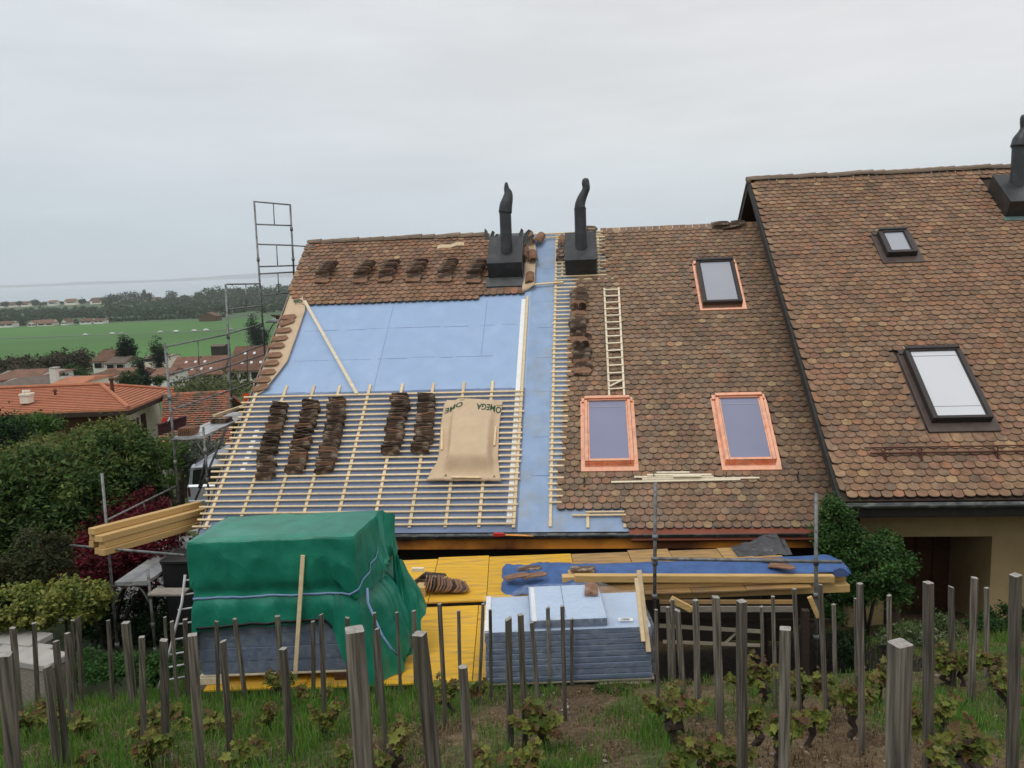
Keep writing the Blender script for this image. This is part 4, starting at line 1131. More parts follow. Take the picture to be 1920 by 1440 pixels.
# wooden roof ladder
lad = thing('roof_ladder', 'narrow wooden roof ladder lying on the tiles above the left copper skylight', 'ladder', UV(-1.08, 2.95, .06))
for (p, q) in (((1133, 541), (1143, 757)), ((1160, 540), (1171, 755))):
    a = ruv(*p, .08); c = ruv(*q, .08)
    bar('rail', 'pine_pale', UV(*a, .082), UV(*c, .082), 0.045, 0.04, EN, lad)
nr = 16; aT = ruv(1133, 541, .1); aB = ruv(1143, 757, .1); bT = ruv(1160, 540, .1); bB = ruv(1171, 755, .1)
for i in range(nr):
    t = (i + 0.25) / nr
    p = (aT[0] + (aB[0] - aT[0]) * t, aT[1] + (aB[1] - aT[1]) * t); q = (bT[0] + (bB[0] - bT[0]) * t, bT[1] + (bB[1] - bT[1]) * t)
    if i == 13:
        bar('brace', 'pine_pale', UV(p[0], p[1] - 0.17, .112), UV(q[0], q[1] + .02, .112), 0.04, 0.02, EN, lad)
    bar('rung', 'pine_pale', UV(p[0] - .02, p[1], .110), UV(q[0] + .02, q[1], .110), 0.035, 0.02, EN, lad)
# pale slats lying on the snow hooks
for i, (x0, x1, y0, y1, hw) in enumerate(((1146, 1388, 904, 899, .075), (1189, 1338, 894.5, 894, .09), (1204, 1424, 898.5, 896, .075), (1213, 1334, 890.5, 890, .11), (1231, 1293, 886, 885.5, .12), (1262, 1315, 893, 892.5, .13))):
    rb('timber_strip', (x0, y0), (x1, y1), 0.04, 0.022, ['longest thin slat, lowest on the snow hooks', 'pale slat in the middle of the slat pile on the snow hooks', 'pale slat reaching furthest right on the snow hooks', 'pale slat near the top of the slat pile on the snow hooks', 'shortest pale slat, topmost of the pile on the snow hooks', 'short pale slat lying over the middle of the snow-hook pile'][i], 'pine_pale', hw, 'slat', 'pale slats on the snow hooks')
# small red tool on the gutter, bottle on the underlay, orange bucket
t0 = thing('hand_saw', 'small saw with red grip and reddish blade lying on the gutter', 'saw', at(940, 1003, 14.25))
onebox('grip', 'red', at(935, 1002.5, 14.22), EX * 0.10, EH * 0.02, EZ * 0.035, t0, 0.012)
bar('blade', 'copper_fascia', at(948, 1003, 14.22), at(1000, 1004.5, 14.22), 0.06, 0.012, EZ, t0)
u, v = ruv(953, 970, .07); b = MB(); b.tube([UV(u, v - .12, .12), UV(u, v + .08, .12), UV(u, v + .12, .12), UV(u, v + .16, .12)], [.04, .04, .018, .016], 12)
bo = build(b, 'plastic_bottle', 'film', None, 'clear plastic bottle lying at the lower end of the right edge batten', 'bottle', smooth=True)

# ------------------------------------------------------------------ scaffold along the left gable
UO, UI = -10.2, -9.52
sc_ = thing('scaffold', 'grey steel scaffold climbing along the left gable with planked decks', 'scaffold', Vector((gab(205, 1200, UO).x, gab(205, 1200, UO).y, -7.1)))
def pole(p, q, u0, u1=None, r=0.026, name='standard', m='steel'):
    a = gab(*p, u0); c = gab(*q, u0 if u1 is None else u1)
    b = MB(); b.tube([a, c], r, 8)
    if name == 'standard':
        for t in (0.28, 0.62, 0.9):
            k = a.lerp(c, t); b.tube([k - EZ * .05, k + EZ * .05], r * 1.55, 8)
    return build(b, name, m, sc_, smooth=True)
pole((191, 888), (223, 1245), UO); pole((277, 1068), (293, 1235), UI)
pole((309, 643), (341, 1000), UO); pole((381, 800), (394, 960), UI)
pole((423, 533), (440, 880), UO); pole((476.5, 377), (503, 760), UO); pole((544, 383), (553, 548), UI)
def rail(p, q, u0=UO, u1=None, r=0.019, name='guard_rail'): return pole(p, q, u0, u1, r, name)
for y1, y2 in ((378, 384), (420.5, 423), (458, 460), (500, 498), (513.5, 510), (554, 548)):
    rail((477 + (y1 - 377) * .066, y1), (544 + (y2 - 383) * .055, y2), UO, UI)
for x, y1, y2 in ((512.5, 381, 421), (518.5, 460, 498), (521, 512, 549)): rail((x, y1), (x + 2, y2), -9.85, None, .014)
rail((544, 460), (590, 463), UI, -8.6); rail((552, 498), (585, 498), UI, -8.7, .014); rail((579, 463), (580, 480), -8.8, None, .012)
rail((425, 533), (487, 532)); rail((461, 534), (462, 576), r=.014); rail((430, 580), (492, 573))
for L in (((311, 650), (421, 628), (494, 606)), ((318, 701), (427, 672), (497, 645)), ((320, 718), (428, 687), (498, 664)), ((322, 768), (428, 733), (502, 708))):
    rail(L[0], L[1]); rail(L[1], L[2])
rail((371, 640), (373, 684), r=.014); rail((462, 617), (464, 716), r=.014)
rail((201, 975), (331, 911)); rail((269, 943), (272, 957), r=.014)
pole((425, 802), (366, 938), UI, UO, .024, 'brace'); pole((396, 814), (374, 914), UI, UO + .2, .03, 'brace')
b = MB(); b.tube([at(97, 1020, 13.75), at(345, 1041, 13.75)], .026, 8); build(b, 'transom', 'steel', sc_, smooth=True)
def deckplank(p0, p1, zt, name='deck', side=True):
    # p0, p1: distances along the gable (world Y of the bay ends)
    def Q(u, Yv):
        c = O0 + EX * u; k = (Yv - c.y) / EH.y; return Vector((c.x + EH.x * k, Yv, zt))
    for (ua, ub) in ((UO + .06, (UO + UI) / 2 - .005), ((UO + UI) / 2 + .005, UI - .02)):
        b = MB(); A = [Q(ua, p0), Q(ub, p0), Q(ub, p1), Q(ua, p1)]
        b.prism([a - EZ * .05 for a in A], EZ * .05); build(b, name, 'alu', sc_)
    b = MB(); b.tube([Q(UO, p0 - .03) - EZ * .06, Q(UI, p0 - .03) - EZ * .06], .024, 8); build(b, 'transom', 'steel', sc_, smooth=True)
    for s_ in (0, 1):
        b = MB(); pts = []
        for k in range(7):
            t = k / 6; u = (UO + .02 + t * .26) if s_ == 0 else (UI - .02 - t * .22)
            pts.append(Q(u, p0 - .02) - EZ * (.08 + .34 * (1 - math.sin(t * math.pi / 2))))
        b.tube(pts, .017, 6); build(b, 'bracket', 'steel', sc_, smooth=True)
    return Q
z1 = gab(245, 1090, -9.86).z; z2 = gab(352, 818, -9.86).z; z3 = gab(515, 600, -9.86).z
Q1 = deckplank(13.98, 16.45, z1); Q2 = deckplank(16.5, 19.3, z2); Q3 = deckplank(21.9, 24.2, z3)
# lower landing with plank edge beside the ladder
onebox('scaffold_plank', 'greywood', at(316, 1110, 13.2), EX * .30, EH * .14, EZ * .02, None, label='grey plank landing at the foot of the scaffold, left of the tarp', cat='plank')
# tiles and wood on the scaffold decks
g = 'tiles standing on the near end of the upper scaffold deck'
for k in range(8):
    P = Q2(UO + .16 + k * .012, 16.72 + .0 * k) + EX * (0.026 * k - .02) + EZ * .085
    ltile(P, EH, EZ + EX * .25, 'tile standing on edge at the near end of the upper scaffold deck', g, 'ridge2')
g = 'tiles lying in the middle of the upper scaffold deck'
for k in range(8):
    P = Q2(UI - .28 + random.gauss(0, .01), 17.9 + .16 * (k // 4)) + EZ * (.02 + .025 * (k % 4))
    ltile(P, EX + EH * .12, EH, 'tile lying in the flat pile in the middle of the upper scaffold deck', g)
g = 'tiles at the far end of the upper scaffold deck'
for k in range(5):
    P = Q2(UI - .1, 19.2) + EX * .03 * k + EZ * .10
    ltile(P, EH + EZ * .1, EZ + EX * .2, 'tile standing at the far end of the upper scaffold deck by the orange bucket', g, 'ridge2')
bar('wood_batten', 'pine', Q2(UI - .42, 17.9) + EZ * .16, Q2(UI - .20, 19.0) + EZ * .19, 0.07, 0.06, EZ, None, label='yellow batten offcut lying on the tile pile of the scaffold deck', cat='batten')
g = 'tiles on the highest scaffold deck'
for k in range(9):
    P = Q3(-9.80 + random.gauss(0, .05), 22.1) + EX * (.09 * (k % 3) - .05) + EZ * (.03 + .032 * (k // 3))
    ltile(P, EX + EH * random.gauss(0, .2), EH + EZ * random.gauss(0, .2), 'dark tile in the pile on the highest scaffold deck', g)
p = gab(464, 746, -9.42)
b = MB(); b.tube([p - EZ * .09, p + EZ * .09], [.085, .11], 14, cap=False); b.tube([p - EZ * .089, p - EZ * .085], .085, 14)
build(b, 'bucket', 'orange_red', None, 'orange-red bucket standing by the left end of the top batten', 'bucket', smooth=False)
# bundle of new beams at the left
fa = at(194, 1012, 13.62); fb = gab(392, 958, -9.42)
dB = (fb - fa).normalized(); sB = dB.cross(EZ).normalized(); uB = sB.cross(dB)
base = at(164, 1040, 13.62)
lay = [(0, [(.10, .13), (.24, .14)]), (1, [(.0, .11), (.20, .13)]), (2, [(.0, .17), (.18, .17)]), (3, [(.04, .15)])]
nm = ['bottom', 'second', 'third', 'top']
for r, row in lay:
    for k, (x, w) in enumerate(row):
        L = (fb - fa).length + .35 - 0.1 * r + random.uniform(-.05, .05)
        c0 = base + sB * (x + w / 2) + uB * (.06 + .118 * r) + dB * random.uniform(-.03, .05)
        bar('timber_beam', 'beam', c0, c0 + dB * L, w - .006, .112, uB, None, .006,
            label='new yellow beam in the %s layer of the bundle on the left scaffold%s' % (nm[r], '' if len(row) == 1 else (', outer side' if k == 0 else ', roof side')), cat='beam', group='beams in the left bundle')
# wheelie bin, white car
p = at(346, 1062, 14.6); p.z = Gz(p.x, 14.6)
zt = at(330, 1040, 14.6).z
wb = thing('rubbish_bin', 'black wheeled bin half hidden behind the green tarp', 'bin', p)
b = MB(); A = [p + EX * a + EH * c + EZ * .08 for a, c in ((-.22, -.24), (.22, -.24), (.22, .24), (-.22, .24))]; H = zt - p.z
B = [p + EX * a + EH * c + EZ * (H - .08) for a, c in ((-.28, -.3), (.28, -.3), (.28, .3), (-.28, .3))]
b.add(A + B, [[0, 3, 2, 1], [4, 5, 6, 7], [0, 1, 5, 4], [1, 2, 6, 5], [2, 3, 7, 6], [3, 0, 4, 7]]); build(b, 'body', 'black', wb)
onebox('lid', 'black', p + EZ * (H - .04), EX * .3, EH * .33, EZ * .04, wb, .02)
b = MB(); b.tube([p - EX * .24 + EH * .2 + EZ * .09, p + EX * .24 + EH * .2 + EZ * .09], .09, 12); build(b, 'wheels', 'black', wb)

# ------------------------------------------------------------------ working deck of yellow boards between the slope and the eave
ZD = -4.86
xL, xR = at(378, 1283, 9.1).x, at(925, 1283, 9.1).x + .1
def panel(name, m, x0, x1, y0, y1, z, lab, t=0.027, cat='board'):
    b = MB(); b.bbox(((x0 + x1) / 2, (y0 + y1) / 2, z - t / 2), ((x1 - x0) / 2, 0, 0), (0, (y1 - y0) / 2, 0), (0, 0, t / 2), .004)
    return build(b, name, m, None, lab, cat, 'yellow formwork boards of the deck')
ns = ['under the left end of the tarp heap', 'under the right end of the tarp heap', 'bare between the tarp heap and the wrapped pack, lower level', 'running under the left side of the wrapped pack']
cuts = [xL, -2.6, at(752, 1283, 9.1).x - 0.02, at(905, 1200, 10).x - 0.1, xR + .25]
for i in range(4):
    panel('formwork_board', 'yellow', cuts[i] + .004, cuts[i + 1] - .004, 9.1 + (0.0 if i else .02), 11.28, ZD, 'yellow formwork board ' + ns[i])
cu2 = [-4.3, -2.6, at(820, 1045, 13).x, at(915, 1085, 12.2).x, at(1075, 1060, 12.6).x, at(1185, 1050, 12.6).x, 2.5, 3.3, 4.25]
nu = ['behind the left half of the tarp heap', 'behind the right half of the tarp heap', 'carrying the pile of leaning tiles', 'under the left end of the blue sheet', 'under the eave behind the blue sheet', 'behind the first scaffold standard at the right', 'behind the beam stack, mid length', 'behind the right end of the beam stack']
for i in range(8):
    panel('formwork_board', 'yellow' if i < 4 else 'ochre', cu2[i] + .004, cu2[i + 1] - .004, 11.32 + random.uniform(0, .02), 13.1 + random.uniform(-.04, .08), ZD + .052 + (.004 if i % 2 else 0), 'upper-level formwork board ' + nu[i])
dk = thing('deck_frame', 'dark timber frame carrying the yellow working deck', 'frame', (0, 11.2, -7.2))
for y in (9.45, 11.0, 11.55, 12.9):
    bar('joist', 'greywood', (-4.1, y, ZD - .10 if y < 11.3 else ZD - .06), (4.2 if y > 11.2 else xR + .2, y, ZD - .10 if y < 11.3 else ZD - .06), .08, .10, EZ, dk)
for x in (-4.0, -1.6, 0.6, 4.05):
    for y in (11.05, 12.9):
        bar('post', 'darkwood', (x, y, -7.25), (x, y, ZD - .16), .10, .10, EH, dk)
P0 = at(1238, 1142, 11.28); P1 = at(1492, 1142, 11.28)
bar('plank', 'greywood', P0, P1, .03, .085, EZ, dk); bar('plank', 'ochre', P0 + Vector((0, .06, .085)), P1 + Vector((0, .06, .085)), .03, .06, EZ, dk)
bar('brace', 'beam', at(1258, 1123, 11.2), at(1297, 1143, 11.2), .09, .06, EH, dk)
bar('brace', 'beam', at(1518, 1119, 11.2), at(1534, 1157, 11.2), .07, .05, EH, dk)
bar('rail', 'pine_pale', at(1236, 1173, 11.9), at(1428, 1184, 11.9), .025, .06, EZ, dk); bar('rail', 'pine_pale', at(1243, 1203, 11.9), at(1425, 1210, 11.9), .025, .05, EZ, dk)
bar('rail', 'darkwood', at(1236, 1165, 12.1), at(1560, 1164, 12.1), .06, .06, EZ, dk)
bar('brace', 'pine_pale', at(1360, 1205, 12.0), at(1380, 1187, 12.0), .03, .03, EH, dk)

# insulation pack under the green tarp
YF, YB = 9.2, 10.1
zT = at(500, 1010, YF).z
XA, XB = at(368, 1230, YF).x, at(668, 1230, YF).x
pk = thing('insulation_pack', 'blue-grey wrapped board pack showing below the green tarp', 'insulation pack', ((XA + XB) / 2, (YF + YB) / 2, ZD + .12))
nl = 10; zb = ZD + .125
for k in range(nl):
    z0 = zb + (zT - .05 - zb) * k / nl; z1 = zb + (zT - .05 - zb) * (k + 1) / nl
    j = random.gauss(0, .004)
    onebox('board', 'insul', ((XA + XB) / 2 + j, (YF + YB) / 2 + .02 + j, (z0 + z1) / 2), ((XB - XA) / 2 - .02, 0, 0), (0, (YB - YF) / 2 - .03, 0), (0, 0, (z1 - z0) / 2 - .0015), pk, .006)
b = MB()
for (x, xx) in ((XA, XB),):
    zz = at(500, 1195, YF).z
    b.grid([[(x + (xx - x) * i / 24, YF - .004 - .012 * abs(noise.noise(Vector((i * .5, k * .8, 2)))), zb + (zz + .15 - zb) * k / 6) for i in range(25)] for k in range(7)])
build(b, 'wrapping_film', 'film', pk, smooth=True)
pal = thing('pallet', 'wooden pallet under the pack covered by the green tarp', 'pallet', ((XA + XB) / 2, (YF + YB) / 2, ZD))
for k, x in enumerate((XA + .12, (XA + XB) / 2, XB - .15)):
    for y in (YF + .1, YB - .1):
        onebox('block', 'pine_pale' if k == 0 else 'brownwood', (x, y, ZD + .05), (.14, 0, 0), (0, .07, 0), (0, 0, .045), pal)
for y in (YF + .1, YB - .1, (YF + YB) / 2):
    onebox('deck_board', 'pine_pale', ((XA + XB) / 2, y, ZD + .108), ((XB - XA) / 2, 0, 0), (0, .06, 0), (0, 0, .011), pal)

# the green tarp itself: a sheet draped over the pack
corn = [Vector((at(420, 962, 10.06).x, 10.16, 0)), Vector((at(348, 1015, 9.15).x, YF - .03, 0)), Vector((at(664, 1010, 9.15).x, YF - .03, 0)), Vector((at(715, 959, 10.06).x, 10.16, 0))]
NPER = 300; NDR = 60
segl = [(corn[(i + 1) % 4] - corn[i]).length for i in range(4)]; per = sum(segl)
def perim(q):
    d = (q % 1.0) * per
    for i in range(4):
        if d <= segl[i]:
            t = d / segl[i]; p = corn[i].lerp(corn[(i + 1) % 4], t); e = (corn[(i + 1) % 4] - corn[i]).normalized()
            nrm = Vector((-e.y, e.x, 0)) * -1
            return p, nrm, i, t
        d -= segl[i]
    return corn[0], Vector((0, 1, 0)), 3, 1.0
ctr = sum(corn, Vector()) / 4
qs = [sum(segl[:i]) / per for i in range(5)]          # perimeter fraction at each corner: back-left, front-left, front-right, back-right
def hem(q):           # length of cloth hanging down
    H = zT - ZD
    X = [0, qs[1] * .6, qs[1] - .012, qs[1], qs[1] + .012, qs[2] - .07, qs[2] - .05, qs[2] - .01, qs[2] + .04, qs[2] + .10, qs[3], qs[3] + .05, 1]
    Yv = [H * .6, H * .68, H * .86, H * .80, H * .595, H * .565, H * .64, H * 1.06, H * 1.0, H * .82, H * .74, H * .6, H * .6]
    return float(np.interp(q, X, Yv))
def flare(q):
    X = [0, qs[1] - .02, qs[1], qs[1] + .03, qs[2] - .06, qs[2], qs[2] + .05, qs[3] - .02, qs[3] + .06, 1]
    Yv = [.05, .06, .07, .02, .02, .16, .40, .52, .2, .05]
    return float(np.interp(q, X, Yv))
def tarp_p(q, d, off=0.0):
    p, nrm, i, t = perim(q)
    rad = (p - ctr).normalized()
    cn = min(abs((q - c + .5) % 1 - .5) for c in qs[:4])
    nd = nrm.lerp(rad, max(0, 1 - cn / .035)).normalized()
    L = hem(q)
    f = flare(q) * (d ** 1.35)
    if d > .40: f -= 0.05 * math.exp(-((d - (.36 * (zT - ZD)) / L) / .10) ** 2) * (1 if q < qs[2] else 1.8)
    amp = 0.012 + (.105 if qs[2] - .05 < q < qs[3] + .05 else .012) * d
    fold = amp * (noise.noise(Vector((q * 34, d * 1.3, 1.0))) + .5 * noise.noise(Vector((q * 70, d * 2.4, 4.0))))
    cg_ = .30 + .70 * float(sm(qs[2] - .06, qs[2] + .01, q)) * float(sm(qs[3] + .06, qs[3], q))
    cre = .046 * cg_ * (1 - min(1, abs(noise.noise(Vector((q * 13 + d * 1.6, d * 2.4 - q * 9, 8.0)))) * 3.2)) * min(1, d * 4)
    cre += .022 * max(.45, cg_) * (1 - min(1, abs(noise.noise(Vector((q * 30 - d * 3.2, d * 4.5 + q * 12, 3.0)))) * 3.0)) * min(1, d * 4)
    va = noise.voronoi(Vector((q * 17 + d * 1.3, d * 1.9 - q * 11, 2.0)))[0]; vb_ = noise.voronoi(Vector((q * 36 - d * 2.6, d * 4.0 + q * 17, 7.0)))[0]
    cre = (.085 * (va[0] - .45) * max(.42, cg_) + .034 * (vb_[0] - .4) * max(.5, cg_)) * min(1, d * 5)
    edge = -.012 * max(0, 1 - d / .02)
    z = zT - d * L
    z += .012 * noise.noise(Vector((q * 20, d * 8, 6)))
    P = Vector((p.x, p.y, z)) + nd * (f + fold + cre * .9 + edge + off)
    P.z = max(P.z, ZD + .012 + .02 * random.random() * 0)
    return P
b = MB()
rows = [[tarp_p(k / NPER, d / (NDR - 1)) for k in range(NPER + 1)] for d in range(NDR)]
b.grid(rows)
# top surface: fan of rings towards the centre with slight sag
rings = []
for rr in range(0, 9):
    f = rr / 8; row = []
    for k in range(NPER + 1):
        e = rows[0][k]; c = Vector((ctr.x, ctr.y, zT - .012))
        c = Vector((ctr.x + (e.x - ctr.x) * .55, ctr.y, zT - .012))
        q = e.lerp(c, f); q.z = e.z + (zT + .02 - e.z) * min(1, f * 5) - .012 * f + .010 * noise.noise(Vector((q.x * 3, q.y * 3, 1)))
        row.append(q)
    rings.append(row)
b.grid([r for r in rings[::-1]])
# raised tuft of cloth at the back right corner
tq = qs[3]
tp = thing('tarpaulin', 'green tarpaulin strapped over an insulation pack, its right end hanging in folds', 'tarpaulin', (ctr.x, ctr.y, ZD))
build(b, 'sheet', 'tarp', tp, smooth=False)
cA, cB = at(707, 959, 10.0), at(739, 966, 10.05)
P = []
for i in range(13):
    t = i / 12
    a = cA.lerp(cB, t); 
    row = []
    for k in range(13):
        s = k / 12
        base = tarp_p(qs[2] + (qs[3] - qs[2]) * (.45 + .55 * t), .02 + .42 * s, .0)
        top = a + Vector((0.02 * math.sin(t * 9), -.10 * s + .03 * math.sin(t * 7), -.62 * s + .03 * math.sin(t * math.pi)))
        m = s ** 1.5
        row.append(top.lerp(base + Vector((.05, -.02, 0)), m) + Vector((0, 0, .015 * noise.noise(Vector((t * 4, s * 5, 2))))))
    P.append(row)
b = MB(); b.grid(P); build(b, 'corner_fold', 'tarp', tp, smooth=False, solid=.004)
# second bulge of cloth at the far right (loose hanging end)
P = []
for i in range(22):
    t = i / 21; row = []
    for k in range(26):
        s = k / 25
        x0 = at(735, 1040, 9.9).x; x1 = at(780 - 6 * s + (14 * s if t > .7 else 0), 1130, 9.7).x
        X = x0 + (x1 - x0) * t * (0.45 + .55 * min(1, s * 2.2))
        Yv = 9.95 - .25 * s - .12 * math.sin(t * 3.1) + .10 * noise.noise(Vector((t * 3.2, s * 1.1, 4))) + .05 * noise.noise(Vector((t * 9, s * 2.2, 9)))
        zt_ = at(733 + 38 * t, 1022 + 16 * t, 9.9).z - .10 * t
        zb_ = at(750, 1270 - 60 * t, 9.6).z
        row.append(Vector((X, Yv, zt_ + (zb_ - zt_) * s + .03 * noise.noise(Vector((t * 5, s * 3, 1))))))
    P.append(row)
b = MB(); b.grid(P); build(b, 'loose_end', 'tarp', tp, smooth=False, solid=.004)
# black hem tape, straps
def ribbon(name, m, pts, w, parent, wd=EZ):
    b = MB(); P = [[p - wd * w / 2, p + wd * w / 2] for p in pts]; b.grid(P); return build(b, name, m, parent, smooth=True, solid=.003)
qq = np.linspace(qs[1] + .012, qs[2] - .055, 40)
ribbon('hem_tape', 'black', [tarp_p(q, .965, .012) for q in qq], .035, tp)
def atz(q, z):
    return tarp_p(q, max(0, min(1, (zT - z) / hem(q))), .016)
zs = at(500, 1116, YF).z
ribbon('strap', 'strap', [atz(q, zs + .03 * math.sin((q - qs[1]) * 20) * 0 + (.0 if q < qs[2] - .02 else (q - qs[2] + .02) * 3.6)) for q in np.linspace(qs[1] - .02, qs[2] + .085, 80)], .026, tp)
p0 = atz(qs[2] + .02, zs + .02)
st = [p0 + Vector((.0, -.02, 0)), at(690, 1130, p0.y - .06), at(705, 1165, p0.y - .14), at(716, 1190, p0.y - .20), at(733, 1215, p0.y - .22), at(748, 1232, p0.y - .2)]
ribbon('strap_tail', 'strap', st, .03, tp, EX)
# slat leaning on the tarp
bar('wood_batten', 'pine', at(553, 1275, YF - .16), at(568, 1041, YF - .055), .048, .026, Vector((0, -1, 0)), None, label='upright batten leaning against the front of the green tarp', cat='batten')
# aluminium ladder left of the tarp
ldr = thing('ladder', 'aluminium ladder leaning left of the green tarp', 'ladder', Vector((at(320, 1290, 9.6).x, 9.6, Gz(-4, 9.6))))
la, lb_ = at(347, 1078, 10.3), at(297, 1292, 9.7)
dv = Vector((.36, .12, 0)) * .9
lm = at(317, 1225, 9.85)
tube('rail', 'alu', [la, at(341, 1130, 10.1), lm, lb_], .018, ldr); tube('rail', 'alu', [la + dv, at(341, 1130, 10.1) + dv, lm + dv, lb_ + dv], .018, ldr)
for i in range(8):
    t = (i + .4) / 8; p = la.lerp(lb_, t) if False else (la.lerp(lm, t / .66) if t < .66 else lm.lerp(lb_, (t - .66) / .34))
    tube('rung', 'alu', [p, p + dv], .013, ldr)

# film-wrapped insulation pack on its own pallet (right)
YP0, YP1 = 8.95, 9.95
zpb = at(1060, 1277, YP0).z
XP0, XP1 = at(910, 1225, YP0).x, at(1222, 1225, YP0).x
zpt = at(1250, 1172, YP0).z
pp = thing('insulation_pack', 'grey-blue board pack wrapped in clear film on a pallet among the vine stakes', 'insulation pack', ((XP0 + XP1) / 2, (YP0 + YP1) / 2, zpb))
nl = 9
for k in range(nl):
    z0 = zpb + (zpt - zpb) * k / nl; z1 = zpb + (zpt - zpb) * (k + 1) / nl
    j = random.gauss(0, .006); e = .004 * math.sin(k * 2)
    ob = onebox('board', ['insul', 'insul_top_lit'] if k == nl - 1 else 'insul', ((XP0 + XP1) / 2 + j, (YP0 + YP1) / 2 + j, (z0 + z1) / 2), ((XP1 - XP0) / 2 + e, 0, 0), (0, (YP1 - YP0) / 2, 0), (0, 0, (z1 - z0) / 2 - .003), pp, .008)
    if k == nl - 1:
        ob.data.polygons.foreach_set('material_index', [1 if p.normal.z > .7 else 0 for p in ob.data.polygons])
def pbx(x, y, Y): return at(x, y, Y).x
xm0, xm1 = pbx(994, 1158, YP0), pbx(1139, 1160, YP0)
ob = onebox('raised_board', ['insul', 'insul_top_lit'], ((xm0 + xm1) / 2, (YP0 + YP1) / 2 + .03, zpt + .055), ((xm1 - xm0) / 2, 0, 0), (0, (YP1 - YP0) / 2 - .0, 0), (0, 0, .052), pp, .006)
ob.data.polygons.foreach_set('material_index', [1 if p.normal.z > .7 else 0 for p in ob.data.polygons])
uvs = .004
onebox('board_joint', 'insul', ((xm0 + xm1) / 2 - .03, (YP0 + YP1) / 2 + .03, zpt + .1085), (.004, 0, 0), (0, (YP1 - YP0) / 2 - .01, 0), (0, 0, .0015), pp, .0005)
for x, w in ((xm0 + .05, .025), (XP0 + .03, .03)):
    onebox('film_tape', 'white', (x, (YP0 + YP1) / 2 + .0, zpt + (.1095 if x > XP0 + .1 else .012)), (w, 0, 0), (0, (YP1 - YP0) / 2, 0), (0, 0, .002), pp, .0005)
# clear film over everything
b = MB(); P = []
NXF, NYF = 44, 30
for i in range(NXF):
    s = i / (NXF - 1); x = XP0 - .03 + (XP1 - XP0 + .06) * s; row = []
    topz = zpt + .125 * float(sm(xm0 - .30, xm0, x) * sm(xm1 + .35, xm1, x)) + .014
    for k in range(NYF):
        t = k / (NYF - 1)
        if t < .5:
            y = YP1 + .02 - (YP1 - YP0 + .05) * t * 2; z = topz + .010 * noise.noise(Vector((s * 9, t * 8, 3)))
        else:
            q = (t - .5) * 2; y = YP0 - .030 - .012 * abs(noise.noise(Vector((s * 12, q * 6, 5)))); z = topz - q * (topz - zpb - .05)
        row.append((x + (.02 * (t - .5) if s in (0, 1) else 0), y, z))
    P.append(row)
b.grid(P)
for xx, sg in ((XP0 - .03, -1), (XP1 + .03, 1)):
    b.grid([[(xx + sg * .03 * abs(noise.noise(Vector((i * .7, k * .6, 8)))), YP0 - .03 + (YP1 - YP0 + .05) * i / 8, zpt - (zpt - zpb - .02) * k / 8 + .014) for i in range(9)] for k in range(9)])
build(b, 'wrapping_film', 'film', pp, smooth=True)
c = at(1173, 1163, YP0 + .05); b = MB()
c = onz(1173, 1163, zpt + .02)
onebox('paper_label', 'white', c + EZ * .012, EX * .085, EH * .035 + EZ * .003, EZ * .001, pp, .0005)
for k in range(4):
    onebox('label_print', 'black', c + EZ * .0145 + EH * (.02 - .013 * k) + EX * (-.01 if k % 2 else .008), EX * (.055 - .008 * (k % 3)), EH * .0025, EZ * .0006, pp, .0002)
pl = thing('pallet', 'wooden pallet on short blocks under the film-wrapped pack', 'pallet', ((XP0 + XP1) / 2, (YP0 + YP1) / 2, zpb - .25))
onebox('deck_board', 'greywood', ((XP0 + XP1) / 2, YP0 + .05, zpb - .012), ((XP1 - XP0) / 2 + .03, 0, 0), (0, .06, 0), (0, 0, .012), pl)
onebox('deck_board', 'greywood', ((XP0 + XP1) / 2, YP1 - .06, zpb - .012), ((XP1 - XP0) / 2 + .03, 0, 0), (0, .06, 0), (0, 0, .012), pl)
onebox('stringer', 'pine_pale', (pbx(1170, 1287, YP0), YP0 + .06, zpb - .055), (.30, 0, 0), (0, .05, 0), (0, 0, .03), pl)
onebox('stringer', 'greywood', ((XP0 + XP1) / 2, YP0 + .07, zpb - .10), ((XP1 - XP0) / 2, 0, 0), (0, .05, 0), (0, 0, .013), pl)
for x in (908, 943, 1099, 1214):
    X = pbx(x, 1300, YP0); zg = Gz(X, YP0) - .05
    onebox('leg_block', 'pine_pale', (X, YP0 + .08, (zg + zpb - .115) / 2), (.035, 0, 0), (0, .05, 0), (0, 0, max(.04, (zpb - .115 - zg) / 2)), pl)
ltile(onz(1109, 1108, zpt + .11) + EZ * .03, EH + EX * .02, EX, 'single brown tile lying on top of the film-wrapped pack', 'tile on the wrapped pack', 'ridge2')
bar('timber_strip', 'pine', at(1198, 1069, 9.22), at(1216, 1222, 8.86), .055, .045, Vector((0, -1, .4)), None, label='longer of two yellow battens leaning over the right end of the wrapped pack', cat='batten')
bar('timber_strip', 'pine', at(1193, 1084, 9.19), at(1206, 1203, 8.87), .045, .045, Vector((0, -1, .4)), None, label='shorter of two yellow battens leaning over the right end of the wrapped pack', cat='batten')

